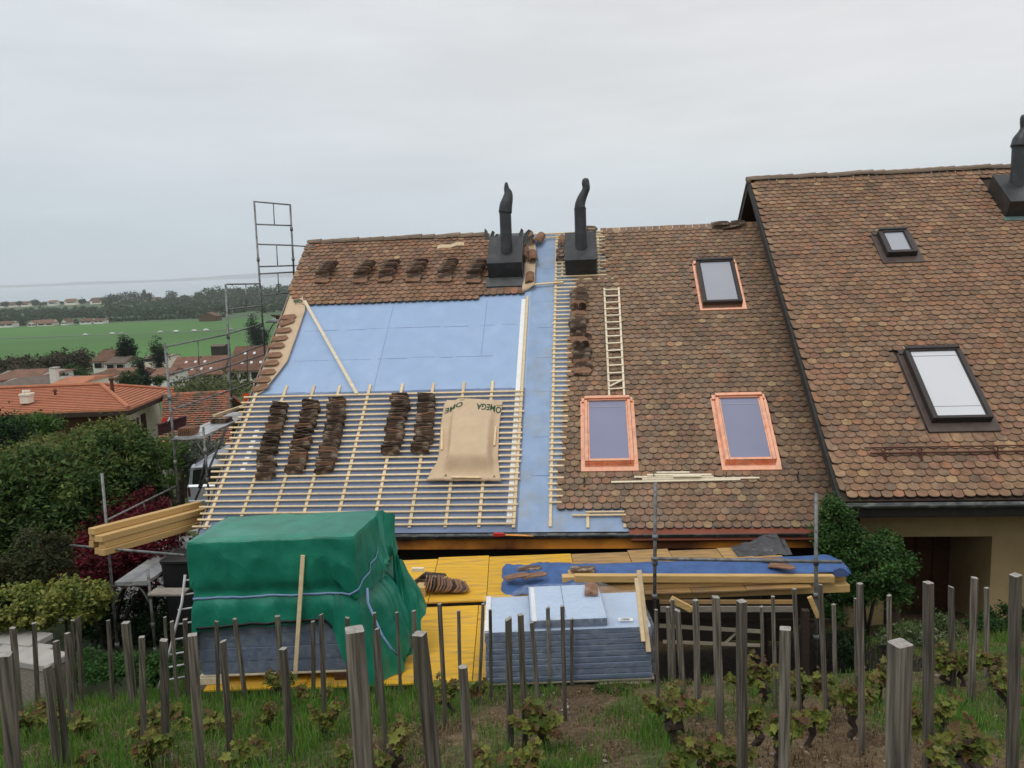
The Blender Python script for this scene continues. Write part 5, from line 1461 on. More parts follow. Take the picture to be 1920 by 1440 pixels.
# ------------------------------------------------------------------ beam stack under the blue sheet
YT = 11.5
zb0 = at(1400, 1118.5, YT).z
xa, xb = at(1078, 1100, YT).x, at(1597, 1100, YT).x
bh = at(1400, 1104, YT).z - zb0
for r, n in ((0, 4), (1, 4), (2, 2)):
    for k in range(n):
        x1 = xb - random.uniform(0, .05) - (0.22 if (r == 1 and k == 0) else 0); x0 = xa - .25 + random.uniform(0, .2)
        y = YT + .075 + .155 * k + (.15 if r == 2 else 0)
        hh = bh * (1.0 if r < 2 else .80)
        bar('timber_beam', 'beam', (x0, y, zb0 + bh * (r + .5)), (x1, y, zb0 + bh * (r + .5)), .145, hh - .004, EZ, None, .006,
            label='planed beam of the stack under the blue sheet, %s layer, %s row from the front' % (['bottom', 'middle', 'top'][r], ORD[k]), cat='beam', group='beams under the blue sheet')
bar('timber_beam', 'beam', at(1077, 1083.5, YT - .02), at(1563, 1084.5, YT - .02), .10, .105, EZ, None, .006, label='loose pale beam lying along the front edge of the blue sheet', cat='beam')
ztop = zb0 + bh * 2.95
P = []
xl_, xr_ = at(926, 1075, 11.9).x, at(1574, 1070, 12).x
for i in range(90):
    s = i / 89; x = xl_ + (xr_ - xl_) * s; row = []
    hang = .26 * float(sm(.30, .20, s))
    for k in range(22):
        t = k / 21
        y = 12.22 - .68 * t
        z = ztop + .015 - .05 * max(0, .35 - t) / .35 + .016 * noise.noise(Vector((s * 12, t * 2.5, 2))) + .010 * noise.noise(Vector((s * 38, t * 6, 5)))
        lf = float(sm(.32, .16, s)); dz_ = ZD + .13 + .06 * noise.noise(Vector((s * 26, t * 3.5, 2))) + .03 * noise.noise(Vector((s * 60, t * 8, 7)))
        z = z * (1 - lf) + dz_ * lf; y += lf * (.30 * (1 - t) - .12 * t + .08 * noise.noise(Vector((s * 20, t * 2, 3))))
        if t > .80: z -= (t - .8) / .2 * .06
        if s > .985 : z -= (s - .985) / .015 * .05
        if s < .03: z -= (.03 - s) / .03 * .25
        row.append((x, y, z))
    P.append(row)
b = MB(); b.grid(P)
build(b, 'plastic_sheet', 'bluetarp', None, 'blue plastic sheet spread over the beam stack and rumpled at its left end', 'tarpaulin', smooth=True, solid=.004)
b = MB(); P = []
for i in range(10):
    a = i / 9 * math.pi * 2
    P.append([at(1575, 1077, 11.55) + Vector((math.cos(a) * .14 * r * (1 + .3 * noise.noise(Vector((i * .9, r, 1)))), math.sin(a) * .1 * r, .09 * (1 - r * r) + .03 * noise.noise(Vector((i, r * 3, 2))))) for r in (0.05, .4, .7, 1.0)])
P.append(P[0]); b.grid(P); build(b, 'bunched_cloth', mat('navy_cloth', (.02, .04, .12), .6, .3, 9, bump=.5), None, 'dark blue bunched cloth at the right end of the beam stack', 'cloth', smooth=True)
for (x, y, a, d, mk) in ((970, 1081, .35, 'brown tile askew on the left end of the blue sheet, over the others', 'ridge2'), (1003, 1079, .3, 'large brown tile slanting on the rumpled left end of the blue sheet', 'ridge2'), (994, 1066, .05, 'flat tile lying highest on the rumpled left end of the blue sheet', 'slate_tile'), (1093, 1066, 0, 'dark tile lying on the back edge of the blue sheet near its left third', 'slate_tile'),
                         (1466, 1063, -.5, 'pale brown tile slanting on the blue sheet near the right standard', 'ridge2'), (1453, 1052, -.4, 'tile lying above another near the right end of the blue sheet', 'ridge2')):
    P = onz(x, y, (ZD + .24) if x < 1080 else ztop + .045); P.z = (ZD + .24) if x < 1080 else ztop + .05
    ltile(P, EX + EH * a + EZ * .05, EH, d, 'tiles on the blue sheet', mk)
bar('wood_batten', 'pine_pale', at(1375, 1058, 12.3), at(1440, 1057, 12.3), .06, .03, EZ, None, label='short pale plank end lying on the blue sheet by the right standard', cat='batten')
# crumpled dark film under the eave
P = []
for i in range(16):
    s = i / 15; row = []
    for k in range(10):
        t = k / 9; x = at(1372 + 100 * s, 1040, 13.0).x
        hh = .20 * (0.15 + .85 * float(sm(.1, .75, s))) * (1 if s < .93 else .6)
        row.append((x, 13.1 - .45 * t + .05 * noise.noise(Vector((s * 5, t * 4, 3))), ZD + .06 + hh * (1 - t ** 1.6) + .04 * noise.noise(Vector((s * 6, t * 6, 9)))))
    P.append(row)
b = MB(); b.grid(P); build(b, 'plastic_sheet', 'plastic_grey', None, 'crumpled grey plastic film under the copper fascia', 'plastic film', smooth=False, solid=.003)
# tiles fanned out on the upper yellow board
g = 'tiles leaning in a row beside the tarp heap'
for k in range(14):
    P = at(797 + 5.4 * k, 1102 + .5 * k, 11.72); an = R_(12 + 5.2 * k); P.z = ZD + .072 + .075 * math.cos(an) + .018
    ltile(P, -EH + EX * (.10 + .02 * k) + EZ * random.gauss(0, .03), EX * math.sin(an) + EZ * math.cos(an), 'brown tile leaning in the fanned row on the yellow board right of the tarp', g, 'ridge2' if k % 3 else 'slate_tile')
for k in range(5):
    P = at(800 + 4 * k, 1090, 12.1); P.z = ZD + .07 + .024 * k
    ltile(P, EX + EH * random.gauss(0, .15), EH, 'dark tile in the low pile behind the fanned tiles beside the tarp', 'tiles in the low pile behind the tarp')
onebox('wood_block', 'beam', at(791, 1112, 11.6), EX * .07, EH * .10, EZ * .13, None, .012, label='rough wooden block standing between the tarp and the fanned tiles', cat='block')
bar('wood_batten', 'pine_pale', at(772, 1068, 12.0), at(795, 1068, 12.0), .06, .06, EZ, None, label='short pale batten end sticking out right of the tarp heap', cat='batten')

# ------------------------------------------------------------------ scaffold standards at the right
s2 = thing('scaffold', 'two grey standards and a cross tube in front of the beam stack', 'scaffold', Vector((at(1400, 1100, 11.2).x, 11.2, -7.2)))
for (x0, y0, x1, y1) in ((1229, 904, 1227, 1170), (1530, 925, 1530, 1260)):
    a, c = at(x0, y0, 11.22), at(x1, y1, 11.22)
    b = MB(); b.tube([a, c], .026, 10)
    for t in (.38, .56, .8):
        k = a.lerp(c, t); b.tube([k - EZ * .035, k + EZ * .035], .042, 8)
    build(b, 'standard', 'steel', s2, smooth=True)
tube('ledger', 'steel', [at(1221, 1047.5, 11.16), at(1578, 1053.5, 11.16)], .025, s2, 10)

# ------------------------------------------------------------------ foliage
def pick(pal, n):
    c = np.array([p[:3] for p in pal]); w = np.array([p[3] for p in pal], float)
    return c[rng.choice(len(c), n, p=w / w.sum())]
def leafcloud(blobs, size, pal, n, clump=0.25, nclump=60, flat=0.0, shell=0.72, asp=0.5, jit_c=0.35, zlight=None):
    """many leaf-shaped faces gathered in clumps on and inside ellipsoids; blobs = (centre, radii, weight)"""
    W = np.array([b_[2] for b_ in blobs], float); W /= W.sum()
    C = []; 
    for (c, r, w), wt in zip(blobs, W):
        k = max(4, int(nclump * wt)); d = rng.normal(size=(k, 3)); d /= np.linalg.norm(d, axis=1)[:, None]
        rad = shell + (1.04 - shell) * rng.random(k) ** 0.6
        rad *= 1 + 0.10 * rng.normal(size=k)
        C.append(np.array(c) + d * rad[:, None] * np.array(r))
    C = np.concatenate(C); ci = rng.integers(0, len(C), n)
    rr = np.array([np.mean(b_[1]) for b_ in blobs]).mean() * clump
    crs = rr * (0.6 + 0.8 * rng.random(len(C)))
    P = C[ci] + rng.normal(size=(n, 3)) * crs[ci][:, None] * np.array([1, 1, 0.8])
    a = rng.normal(size=(n, 3)); a[:, 2] *= 0.7; a /= np.linalg.norm(a, axis=1)[:, None]
    up = rng.normal(size=(n, 3)) * 0.55 + np.array([0, -0.25, 1.0]); s = np.cross(a, up); s /= np.linalg.norm(s, axis=1)[:, None] + 1e-9
    nn = np.cross(s, a)
    L = size * (0.6 + 0.8 * rng.random(n))[:, None]; Wd = L * asp
    v0 = P - a * L * 0.5; v1 = P + s * Wd * 0.5 + nn * L * 0.10; v2 = P + a * L * 0.5; v3 = P - s * Wd * 0.5 + nn * L * 0.10
    V = np.stack([v0, v1, v2, v3], 1).reshape(-1, 3)
    clc = pick(pal, len(C))
    col = clc[ci] * (1 - 0.5) + pick(pal, n) * 0.5
    col *= (1 - jit_c * 0.5 + jit_c * rng.random(n))[:, None]
    col4 = np.ones((n, 4)); col4[:, :3] = col
    return V, np.repeat(col4, 4, 0)
def leafobj(name, blobs, size, pal, n, parent=None, **kw):
    meta = {k: kw.pop(k) for k in ('label', 'cat', 'group', 'kind', 'origin') if k in kw}
    V, Cc = leafcloud(blobs, size, pal, n, **kw)
    b = MB(); b.v = V; i = np.arange(len(V)).reshape(-1, 4)
    b.f = np.concatenate([i[:, [0, 1, 2]], i[:, [0, 2, 3]]]).tolist(); b.mi = [0]; b.c = Cc
    return build(b, name, 'leaf', parent, **meta)
def plant(name, label, cat, base, blobs, size, pal, n, trunk=None, group=None, partname='foliage', trunkname='stem', **kw):
    t = thing(name, label, cat, base, group)
    leafobj(partname, blobs, size, pal, n, t, **kw)
    b = MB(); base = Vector(base)
    if trunk is None: trunk = 0.05
    for (c, r, w) in blobs[:5]:
        c = Vector(c); mid = base.lerp(c, .5) + Vector((random.gauss(0, .1), random.gauss(0, .1), 0)) * r[0]
        b.tube([base, mid, c], [trunk, trunk * .7, trunk * .25], 7)
        for k in range(4):
            d = Vector((random.gauss(0, 1), random.gauss(0, 1), random.gauss(.4, .6))).normalized()
            q = c + Vector((d.x * r[0], d.y * r[1], d.z * r[2])) * .75
            b.tube([c.lerp(mid, .3), q], [trunk * .35, trunk * .1], 5)
    build(b, trunkname, 'trunk', t, smooth=True)
    return t
LAUREL = [(.046, .098, .022, 5), (.075, .140, .030, 4), (.155, .205, .050, 2), (.022, .050, .015, 4)]
LAUREL_TOP = [(.17, .175, .045, 4), (.14, .165, .040, 4), (.08, .13, .028, 3), (.23, .21, .09, 1)]
base = (-10.6, 18, Gz(-10.6, 18))
hd = thing('hedge', 'tall broad laurel hedge at the left with yellowish new shoots on top', 'hedge', base)
def A(x, y, Y): return tuple(at(x, y, Y))
side = [(A(30, 960, 16.0), (1.7, .9, 1.0), 3), (A(40, 1040, 15.9), (1.8, .9, 1.0), 3), (A(135, 935, 16.6), (1.2, .9, 1.05), 3), (A(145, 1020, 16.5), (1.2, .9, 1.1), 3), (A(215, 905, 17.8), (.85, .9, 1.05), 3), (A(232, 940, 17.9), (.62, .7, 1.0), 2), (A(215, 850, 18.6), (.72, .8, .42), 1.5), (A(-90, 950, 16), (2, 1.2, 1.4), 2), (A(252, 888, 18.6), (.36, .45, .48), 1)]
leafobj('side_foliage', side, .125, LAUREL, 62000, hd, nclump=900, clump=.15, asp=.42, jit_c=.6)
top = [(A(60, 872, 17.2), (1.7, 1.2, .16), 3), (A(145, 842, 18.3), (1.4, 1.2, .18), 3), (A(202, 815, 19), (.55, .8, .22), 2), (A(-40, 880, 17), (2, 1.5, .25), 2), (A(180, 826, 19.3), (.8, .6, .16), 1)]
leafobj('top_foliage', top, .11, LAUREL_TOP, 22000, hd, nclump=420, clump=.13, asp=.36, jit_c=.6)
b = MB()
for k in range(7): b.tube([(-13 + k * .85, 17.2 + .2 * k, -7.2), (-13 + k * .85 + .2, 17.3 + .2 * k, -4.4)], [.08, .04], 7)
build(b, 'stems', 'trunk', hd)
plant('bush', 'dark dense bush at the left edge above the clipped shrub', 'bush', A(70, 1105, 13.3), [(A(68, 1045, 13.3), (.55, .4, .42), 2), (A(95, 1075, 13.2), (.4, .35, .3), 1), (A(30, 1075, 13.2), (.4, .3, .3), 1)], .07, [(.045, .055, .018, 4), (.07, .075, .022, 2), (.03, .04, .014, 3), (.10, .07, .03, .6)], 7000, .03, clump=.2, nclump=110)
plant('bush', 'deep green conifer bush cut by the left edge beside the red-roofed house', 'bush', A(4, 880, 22), [(A(2, 815, 22), (.5, .5, .75), 2), (A(-14, 850, 22), (.7, .6, .8), 2)], .12, [(.012, .04, .014, 3), (.02, .055, .018, 2)], 3500, .06, clump=.22)
plant('bush', 'fresh green hedge strip right below the red roof', 'bush', A(60, 810, 24), [(A(55, 800, 24), (1.0, .4, .25), 2)], .12, [(.05, .12, .02, 3), (.08, .15, .03, 2)], 2500, .04, clump=.2)
plant('clipped_shrub', 'broad clipped variegated yellow-green shrub left of the scaffold foot', 'shrub', (at(95, 1175, 12.2).x, 12.2, Gz(-7, 12.2)), [(A(45, 1140, 12.0), (.62, .45, .24), 3), (A(120, 1128, 12.3), (.55, .45, .24), 3), (A(168, 1128, 12.5), (.28, .35, .20), 1), (A(-10, 1145, 12), (.4, .4, .24), 1)], .075, [(.22, .24, .045, 4), (.30, .30, .08, 2), (.12, .16, .03, 3), (.05, .09, .02, 2)], 14000, .04, clump=.16, nclump=240, asp=.55)
plant('maple', 'dark red japanese maple behind the left scaffold foot', 'tree', (at(190, 1110, 15.2).x, 15.2, Gz(-7, 15.2)), [(A(165, 1050, 15.2), (.75, .6, .45), 3), (A(250, 1010, 15.8), (.75, .6, .5), 3), (A(215, 960, 16.2), (.35, .4, .35), 1), (A(275, 950, 16.2), (.4, .4, .28), 1), (A(290, 1050, 15.6), (.6, .5, .5), 2), (A(160, 1085, 14.9), (.6, .4, .2), 1)], .09, [(.16, .012, .022, 4), (.10, .010, .018, 4), (.24, .02, .035, 2), (.06, .01, .015, 2)], 13000, .05, clump=.22, nclump=200, partname='crown', trunkname='trunk', asp=.4)
plant('bush', 'silvery white-flecked bush between the scaffold and the car', 'bush', (at(375, 900, 31).x, 31, Gz(-12, 31)), [(A(380, 862, 31), (.8, .7, .75), 3), (A(352, 868, 31), (.5, .5, .55), 1.5), (A(412, 858, 31), (.5, .5, .7), 1.5)], .12, [(.22, .24, .19, 4), (.30, .31, .26, 2), (.08, .10, .06, 4), (.05, .07, .03, 2)], 7000, .03, clump=.2, nclump=160)
plant('bush', 'bright green bush behind the upper scaffold deck', 'bush', (at(320, 900, 30).x, 30, Gz(-12, 30)), [(A(312, 852, 30), (.55, .6, .55), 2), (A(345, 843, 31.8), (.6, .5, .4), 2), (A(395, 845, 32), (.7, .5, .3), 2), (A(322, 885, 30), (.4, .5, .5), 1)], .12, [(.09, .17, .025, 3), (.06, .13, .02, 3), (.12, .20, .03, 1)], 6000, .04, clump=.22, nclump=120)
plant('bush', 'low dark green growth under the hedge by the driveway', 'bush', (at(270, 950, 17).x, 17, Gz(-8, 17)), [(A(245, 935, 17.2), (.4, .4, .40), 2), (A(298, 940, 18.4), (.26, .3, .26), 1)], .12, [(.03, .06, .018, 3), (.05, .08, .02, 2)], 3500, .03, clump=.22)
plant('ivy_bank', 'dark ivy-covered bank behind the scaffold foot', 'ivy', (at(240, 1200, 15.6).x, 15.6, -7.3), [(A(232, 1160, 15.6), (1.0, .35, .5), 3), (A(310, 1165, 15.6), (.7, .35, .6), 3), (A(190, 1165, 15.4), (.5, .3, .35), 1)], .07, [(.016, .045, .012, 4), (.025, .06, .016, 3), (.010, .03, .010, 3)], 11000, .02, clump=.16, nclump=260)
plant('garden_plant', 'bright green low garden plants below the grey steps', 'plant', (at(230, 1270, 10.6).x, 10.6, Gz(-6, 10.6)), [(A(190, 1250, 10.7), (.45, .3, .12), 2), (A(265, 1250, 10.6), (.45, .3, .13), 2), (A(315, 1245, 10.6), (.25, .25, .14), 1)], .06, [(.03, .10, .015, 3), (.05, .13, .02, 3), (.02, .06, .012, 2)], 5000, .01, clump=.22)
IVY = [(.040, .105, .022, 4), (.065, .145, .030, 3), (.024, .062, .016, 3), (.10, .19, .045, 1)]
plant('climbing_shrub', 'large climbing shrub between the beam stack and the dark doorway', 'shrub', (at(1625, 1180, 12.7).x, 12.7, Gz(5.6, 12.7)), [(A(1570, 985, 13.0), (.25, .3, .36), 2), (A(1600, 1035, 12.9), (.40, .38, .36), 3), (A(1640, 1075, 12.6), (.40, .38, .36), 3), (A(1600, 1105, 12.6), (.30, .3, .25), 2), (A(1662, 1020, 12.9), (.22, .25, .2), 1), (A(1680, 1110, 12.6), (.2, .25, .18), 1), (A(1548, 1010, 13.0), (.12, .2, .3), 1), (A(1555, 1150, 12.3), (.16, .18, .10), .7), (A(1560, 950, 13.1), (.10, .15, .14), .5), (A(1690, 1060, 12.6), (.16, .2, .14), .5)], .062, IVY, 21000, .03, clump=.26, nclump=330, asp=.5, jit_c=.6)
b = MB(); b.tube([A(1672, 1215, 12.9), A(1672, 1130, 12.9)], [.14, .12], 10); build(b, 'tree_stump', 'trunk', None, 'reddish brown bare trunk below the climbing shrub', 'tree trunk', smooth=True)
plant('bush', 'low dark shrub at the foot of the climbing shrub', 'bush', (at(1630, 1240, 12).x, 12, Gz(5.4, 12)), [(A(1600, 1215, 12), (.30, .25, .22), 2), (A(1640, 1225, 12.2), (.3, .3, .2), 1)], .06, [(.015, .045, .012, 3), (.03, .07, .02, 2)], 2500, .02, clump=.22)
plant('wild_flowers', 'clump of white-tipped weeds in front of the dark doorway', 'plants', (at(1720, 1235, 11.2).x, 11.2, Gz(5.5, 11.2)), [(A(1695, 1195, 11.2), (.32, .3, .16), 2), (A(1745, 1192, 11.4), (.3, .3, .16), 2), (A(1770, 1185, 11.5), (.15, .2, .2), 1)], .055, [(.10, .15, .04, 4), (.05, .09, .025, 3), (.35, .34, .28, 1)], 4500, .01, clump=.22, asp=.35)
plant('bush', 'green shrub at the right edge against the ochre wall', 'bush', (at(1890, 1190, 13).x, 13, Gz(8, 13)), [(A(1895, 1160, 13), (.40, .3, .2), 2), (A(1850, 1180, 12.8), (.3, .25, .15), 1)], .06, [(.03, .08, .02, 3), (.05, .11, .03, 2)], 3500, .01, clump=.22)

# ------------------------------------------------------------------ garden left: steps, stakes
st_ = thing('garden_steps', 'pale stone steps beneath the clipped shrub at the left edge', 'steps', (at(60, 1225, 11.3).x, 11.3, -5.6))
for k, (x0, x1, y) in enumerate(((-30, 92, 1199), (-10, 95, 1222), (30, 120, 1236))):
    c = at((x0 + x1) / 2, y, 11.6 - .35 * k)
    onebox('step', 'concrete', c, ((x1 - x0) / 2 / F0 * 11.3, -.12, 0), (.06, .20, 0), (0, 0, .05), st_, .012)
    onebox('step_base', 'greywood', c - EZ * .45, ((x1 - x0) / 2 / F0 * 11.3 * .94, -.11, 0), (.055, .18, 0), (0, 0, .40), st_, .012)
for (x, y0, y1, lab) in ((5, 1048, 1110, 'thick wooden garden stake at the very left edge'), (110, 1040, 1072, 'brown stake standing before the red maple')):
    a, c = at(x, y0, 13.8), at(x, y1, 13.8); bar('garden_stake', 'brownwood', c, a, .10, .10, EH, None, label=lab, cat='stake')

# ------------------------------------------------------------------ parked car behind the house
cp = at(395, 905, 25.0); zc = at(380, 876, 25.0).z - 1.62
cx = at(402, 905, 25).x
car = thing('parked_car', 'silver off-road car seen from behind beyond the scaffold', 'car', (cx, 26.8, zc))
def loft(name, m, secs, parent, smooth=True):
    b = MB(); n = len(secs[0]); b.grid([s + [s[0]] for s in secs]); o = len(b.v)
    b.add(secs[0], [list(range(n))]); b.add(secs[-1], [list(range(n))[::-1]])
    return build(b, name, m, parent, smooth=False)
def carsec(y, w, z0, z1, zt, wt): return [Vector((cx + sx * ww, y, zc + z)) for sx, ww, z in ((-1, w, z0), (-1, w + .02, (z0 + z1) / 2), (-1, w, z1), (-1, wt, zt), (1, wt, zt), (1, w, z1), (1, w + .02, (z0 + z1) / 2), (1, w, z0))]
loft('body', 'car_silver', [carsec(25.0, .84, .45, .98, 1.0, .80), carsec(25.05, .88, .38, 1.02, 1.06, .84), carsec(28.0, .88, .38, 1.0, 1.05, .82), carsec(29.3, .82, .42, .92, .95, .72), carsec(29.5, .74, .48, .8, .82, .6)], car)
loft('cabin', 'car_silver', [carsec(25.06, .82, 1.0, 1.15, 1.60, .72), carsec(25.2, .84, 1.0, 1.2, 1.66, .72), carsec(27.4, .82, 1.0, 1.2, 1.64, .70), carsec(28.2, .78, 1.0, 1.05, 1.08, .70)], car)
b = MB(); b.quad((cx - .72, 25.045, zc + 1.07), (cx + .72, 25.045, zc + 1.07), (cx + .64, 25.03, zc + 1.53), (cx - .64, 25.03, zc + 1.53)); build(b, 'rear_window', 'darkglass', car)
for s in (-1, 1):
    onebox('tail_light', 'maroon', (cx + s * .82, 24.99, zc + .84), (.035, 0, 0), (0, .02, 0), (0, 0, .15), car, .01)
    b = MB(); b.tube([(cx + s * .62, 25.2, zc + 1.71), (cx + s * .62, 27.2, zc + 1.71)], .03, 8); build(b, 'roof_rail', 'black', car)
    for y in (25.7, 28.4):
        b = MB(); b.tube([(cx + s * .72, y, zc + .34), (cx + s * .93, y, zc + .34)], .34, 18); w_ = build(b, 'wheel', 'black', car)
        b = MB(); b.tube([(cx + s * .91, y, zc + .34), (cx + s * .945, y, zc + .34)], .2, 14); build(b, 'rim', 'alu', w_)
onebox('bumper', 'car_grey', (cx, 24.98, zc + .48), (.84, 0, 0), (0, .07, 0), (0, 0, .11), car, .03)
onebox('number_plate', 'white', (cx - .1, 24.985, zc + .78), (.2, 0, 0), (0, .006, 0), (0, 0, .055), car, .003)
onebox('rear_wiper', 'black', (cx + .1, 25.02, zc + 1.10), (.25, 0, 0), (0, .01, 0), (0, 0, .012), car, .003)
onebox('spoiler', 'car_silver', (cx, 25.06, zc + 1.63), (.62, 0, 0), (0, .14, 0), (0, 0, .025), car, .01)
onebox('roof_box', 'car_grey', (cx + .25, 26.3, zc + 1.86), (.36, 0, 0), (0, .9, 0), (0, 0, .11), car, .06)

# ------------------------------------------------------------------ red-roofed house at the left and the old patchy roof
rh = thing('red_roofed_house', 'low house with bright orange-red hipped roof above the laurel hedge', 'house', A(240, 800, 37))
C1 = at(241, 766, 36.0); Rr = at(326, 731, 36.0); Rr = Rr * (C1.z / Rr.z)          # eave corner and far eave corner at the same height
Kr = at(190, 722, 39.6); KL = Vector((Kr.x - 30, Kr.y + .3, Kr.z - .02)); CL = Vector((C1.x - 33, C1.y + .5, C1.z))
Bk = Vector((Rr.x - 4.5, Rr.y + 1.5, Rr.z))
dh_ = Vector((0, 0, -.16))
def roofface(name, pts, m, parent, rows=0, ribs=None):
    b = MB(); b.prism(pts, dh_); r = build(b, name, m, parent); return r
f1 = roofface('roof', [CL, C1, Kr, KL], 'roof_orange', rh)
f2 = roofface('roof', [C1, Rr, Kr], 'roof_orange', rh)
f3 = roofface('roof', [Rr, Bk, KL + Vector((0, 2, -.4)), KL, Kr], 'roof_orange', rh)
# interlocking tile courses as raised ribs
def ribs(A0, A1, B0, B1, n, r, name, parent, m='roof_orange', m2=None):
    b = MB()
    for i in range(n):
        t = (i + .5) / n
        p, q = A0.lerp(A1, t), B0.lerp(B1, t)
        if (p - q).length > .05: b.tube([p + EZ * .01, q + EZ * .01], r, 5)
    return build(b, name, m, parent)
nrm = 15
ribs(CL, KL, C1, Kr, nrm, .026, 'tile_courses', f1, 'roof_orange_line')
ribs(C1, Kr, Rr, Kr, 13, .03, 'tile_courses', f2, 'roof_orange_line')
b = MB(); b.tube([C1 + EZ * .05, Kr + EZ * .06], .09, 6); b.tube([Kr + EZ * .06, KL + EZ * .06], .09, 6); b.tube([Kr + EZ * .06, Rr + EZ * .05], .08, 6); build(b, 'ridge_tiles', 'roof_orange', rh)
b = MB(); 
def offp(p, a, d): return p + (p - a).normalized() * d
gA, gB = C1 + EZ * -.12, Rr + EZ * -.12
b.bar(C1 - EZ * .20, Rr - EZ * .20, .08, .20, EZ); b.bar(CL - EZ * .20, C1 - EZ * .20, .08, .20, EZ); build(b, 'eave_board', 'darkwood', rh)
wy = C1.y + .9
b = MB(); w0 = C1 + Vector((-.55, .8, -.25)); w1 = Rr + Vector((-.75, -.2, -.25)); w2 = CL + Vector((0, .8, -.25))
for (p, q) in ((w0, w1), (w2, w0)):
    b.prism([p, q, q - EZ * 4.5, p - EZ * 4.5], Vector((-.2, .2, 0)))
build(b, 'wall', 'wall_cream', rh)
b = MB(); b.prism([w2 + Vector((0, -.06, 0)), w0 + Vector((0, -.06, 0)), w0 + Vector((0, -.06, -1.1)), w2 + Vector((0, -.06, -1.1))], Vector((0, .04, 0))); build(b, 'wall_cladding', 'brownwood', rh)
dw = (w1 - w0).normalized(); nw = Vector((dw.y, -dw.x, 0)).normalized()
def wallrect(name, t0, t1, z0, z1, m, off=.03):
    Lw = (w1 - w0).length; p = w0 + dw * Lw * t0; q = w0 + dw * Lw * t1
    b = MB(); b.prism([p + EZ * z0, q + EZ * z0, q + EZ * z1, p + EZ * z1], nw * off); return build(b, name, m, rh)
wallrect('window', .10, .34, -1.85, -.55, 'darkglass'); wallrect('shutter', .40, .52, -2.9, -.5, 'maroon', .06); wallrect('shutter', .08, .14, -1.9, -.5, 'maroon', .06); wallrect('window_frame', .22, .24, -1.85, -.55, 'wall_white', .05); wallrect('window_frame', .33, .36, -1.85, -.55, 'wall_white', .05)
def chim(parent, x, y0, y1, Y, w, m, cap, lab, pots=0):
    a, c = at(x, y1, Y), at(x, y0, Y); b = MB(); b.bbox((a + c) / 2, (w, 0, 0), (0, w, 0), (0, 0, (c.z - a.z) / 2), .02)
    o = build(b, 'chimney', m, parent, label=lab)
    onebox('chimney_cap', cap, c + EZ * .04, (w * 1.15, 0, 0), (0, w * 1.15, 0), (0, 0, .05), o, .01)
    for k in range(pots): tube('pot', cap, [c + Vector((w * (-.6 + 1.2 * k / max(1, pots - 1)), 0, .08)), c + Vector((w * (-.6 + 1.2 * k / max(1, pots - 1)), 0, .24))], w * .28, o)
    return o
chim(rh, 50, 741, 756, 37.2, .21, 'wall_cream', 'wall_cream', 'short cream chimney with small pots on the red roof', 3)
b = MB(); p = at(104, 741, 37.8); b.tube([p, p + EZ * .22], [.06, .05], 8); b.tube([p + EZ * .18, p + EZ * .27], [.11, .07], 8); build(b, 'vent_pipe', 'brownwood', rh)
b = MB(); p = at(211, 733, 38.4); b.tube([p - EZ * .1, p + EZ * .55], [.085, .075], 10); b.tube([p + EZ * .50, p + EZ * .62], [.12, .12], 10); build(b, 'vent_pipe', 'brownwood', rh)
bal = thing('balcony_fence', 'dark maroon board fence of the terrace below the cream wall', 'fence', A(320, 815, 30))
b = MB(); b.prism([at(296, 817, 30), at(348, 800, 31.5), at(348, 781, 31.5), at(296, 797, 30)], Vector((0, .08, 0))); build(b, 'boards', 'maroon', bal)
b = MB(); b.bar(at(296, 796.5, 29.98), at(348, 780.5, 31.48), .12, .05, EZ); build(b, 'hand_rail', 'maroon', bal)
rc_ = thing('garden_chair', 'bright red folded chair on the terrace behind the maroon fence', 'chair', A(304, 803, 30.6))
b = MB(); b.prism([at(300, 800, 30.6), at(306, 801, 30.6), at(314, 783, 30.6), at(305, 784, 30.6)], Vector((.0, .05, 0))); build(b, 'backrest', 'red', rc_)
b = MB(); b.prism([at(301, 803, 30.4), at(309, 803, 30.4), at(307, 797, 30.7), at(300, 797, 30.7)], Vector((.0, .05, 0))); build(b, 'seat', 'red', rc_)
bar('leg', 'white', at(309, 802, 30.5), at(318, 783, 30.5), .04, .02, EH, rc_)
ob_ = thing('old_barn', 'low old building with patchy weathered red roof behind the scaffold', 'building', A(380, 850, 36))
pa, pb_, pc, pd = at(296, 845, 33), at(440, 842, 33), at(432, 736, 40), at(306, 742, 40)
b = MB(); b.prism([pa, pb_, pc, pd], EZ * -.15); build(b, 'roof', 'roof_patchy', ob_)
b = MB(); b.prism([pd, pc, pc + Vector((.3, 6, -3)), pd + Vector((-.3, 6, -3))], EZ * -.15); build(b, 'roof', 'roof_patchy', ob_)
b = MB()
for i in range(26):
    t = i / 25
    p, q = pa.lerp(pd, t), pb_.lerp(pc, t)
    P = []
    for k in range(70):
        s = k / 69; c = p.lerp(q, s) + EZ * (.03 + .03 * random.random()); P.append([c, c + (pd - pa).normalized() * .30 - EZ * .045])
    b.grid(P)
build(b, 'tile_courses', 'roof_patchy', ob_)
b = MB(); b.tube([pd + EZ * .03, pc + EZ * .03], .10, 8); build(b, 'ridge_tiles', 'roof_patchy', ob_)
b = MB(); z_ = -10.5
b.prism([pa + Vector((.4, .4, -.2)), pb_ + Vector((-.4, .4, -.2)), Vector((pb_.x - .4, pb_.y + .4, z_)), Vector((pa.x + .4, pa.y + .4, z_))], Vector((0, .3, 0))); build(b, 'wall', 'wall_dark', ob_)

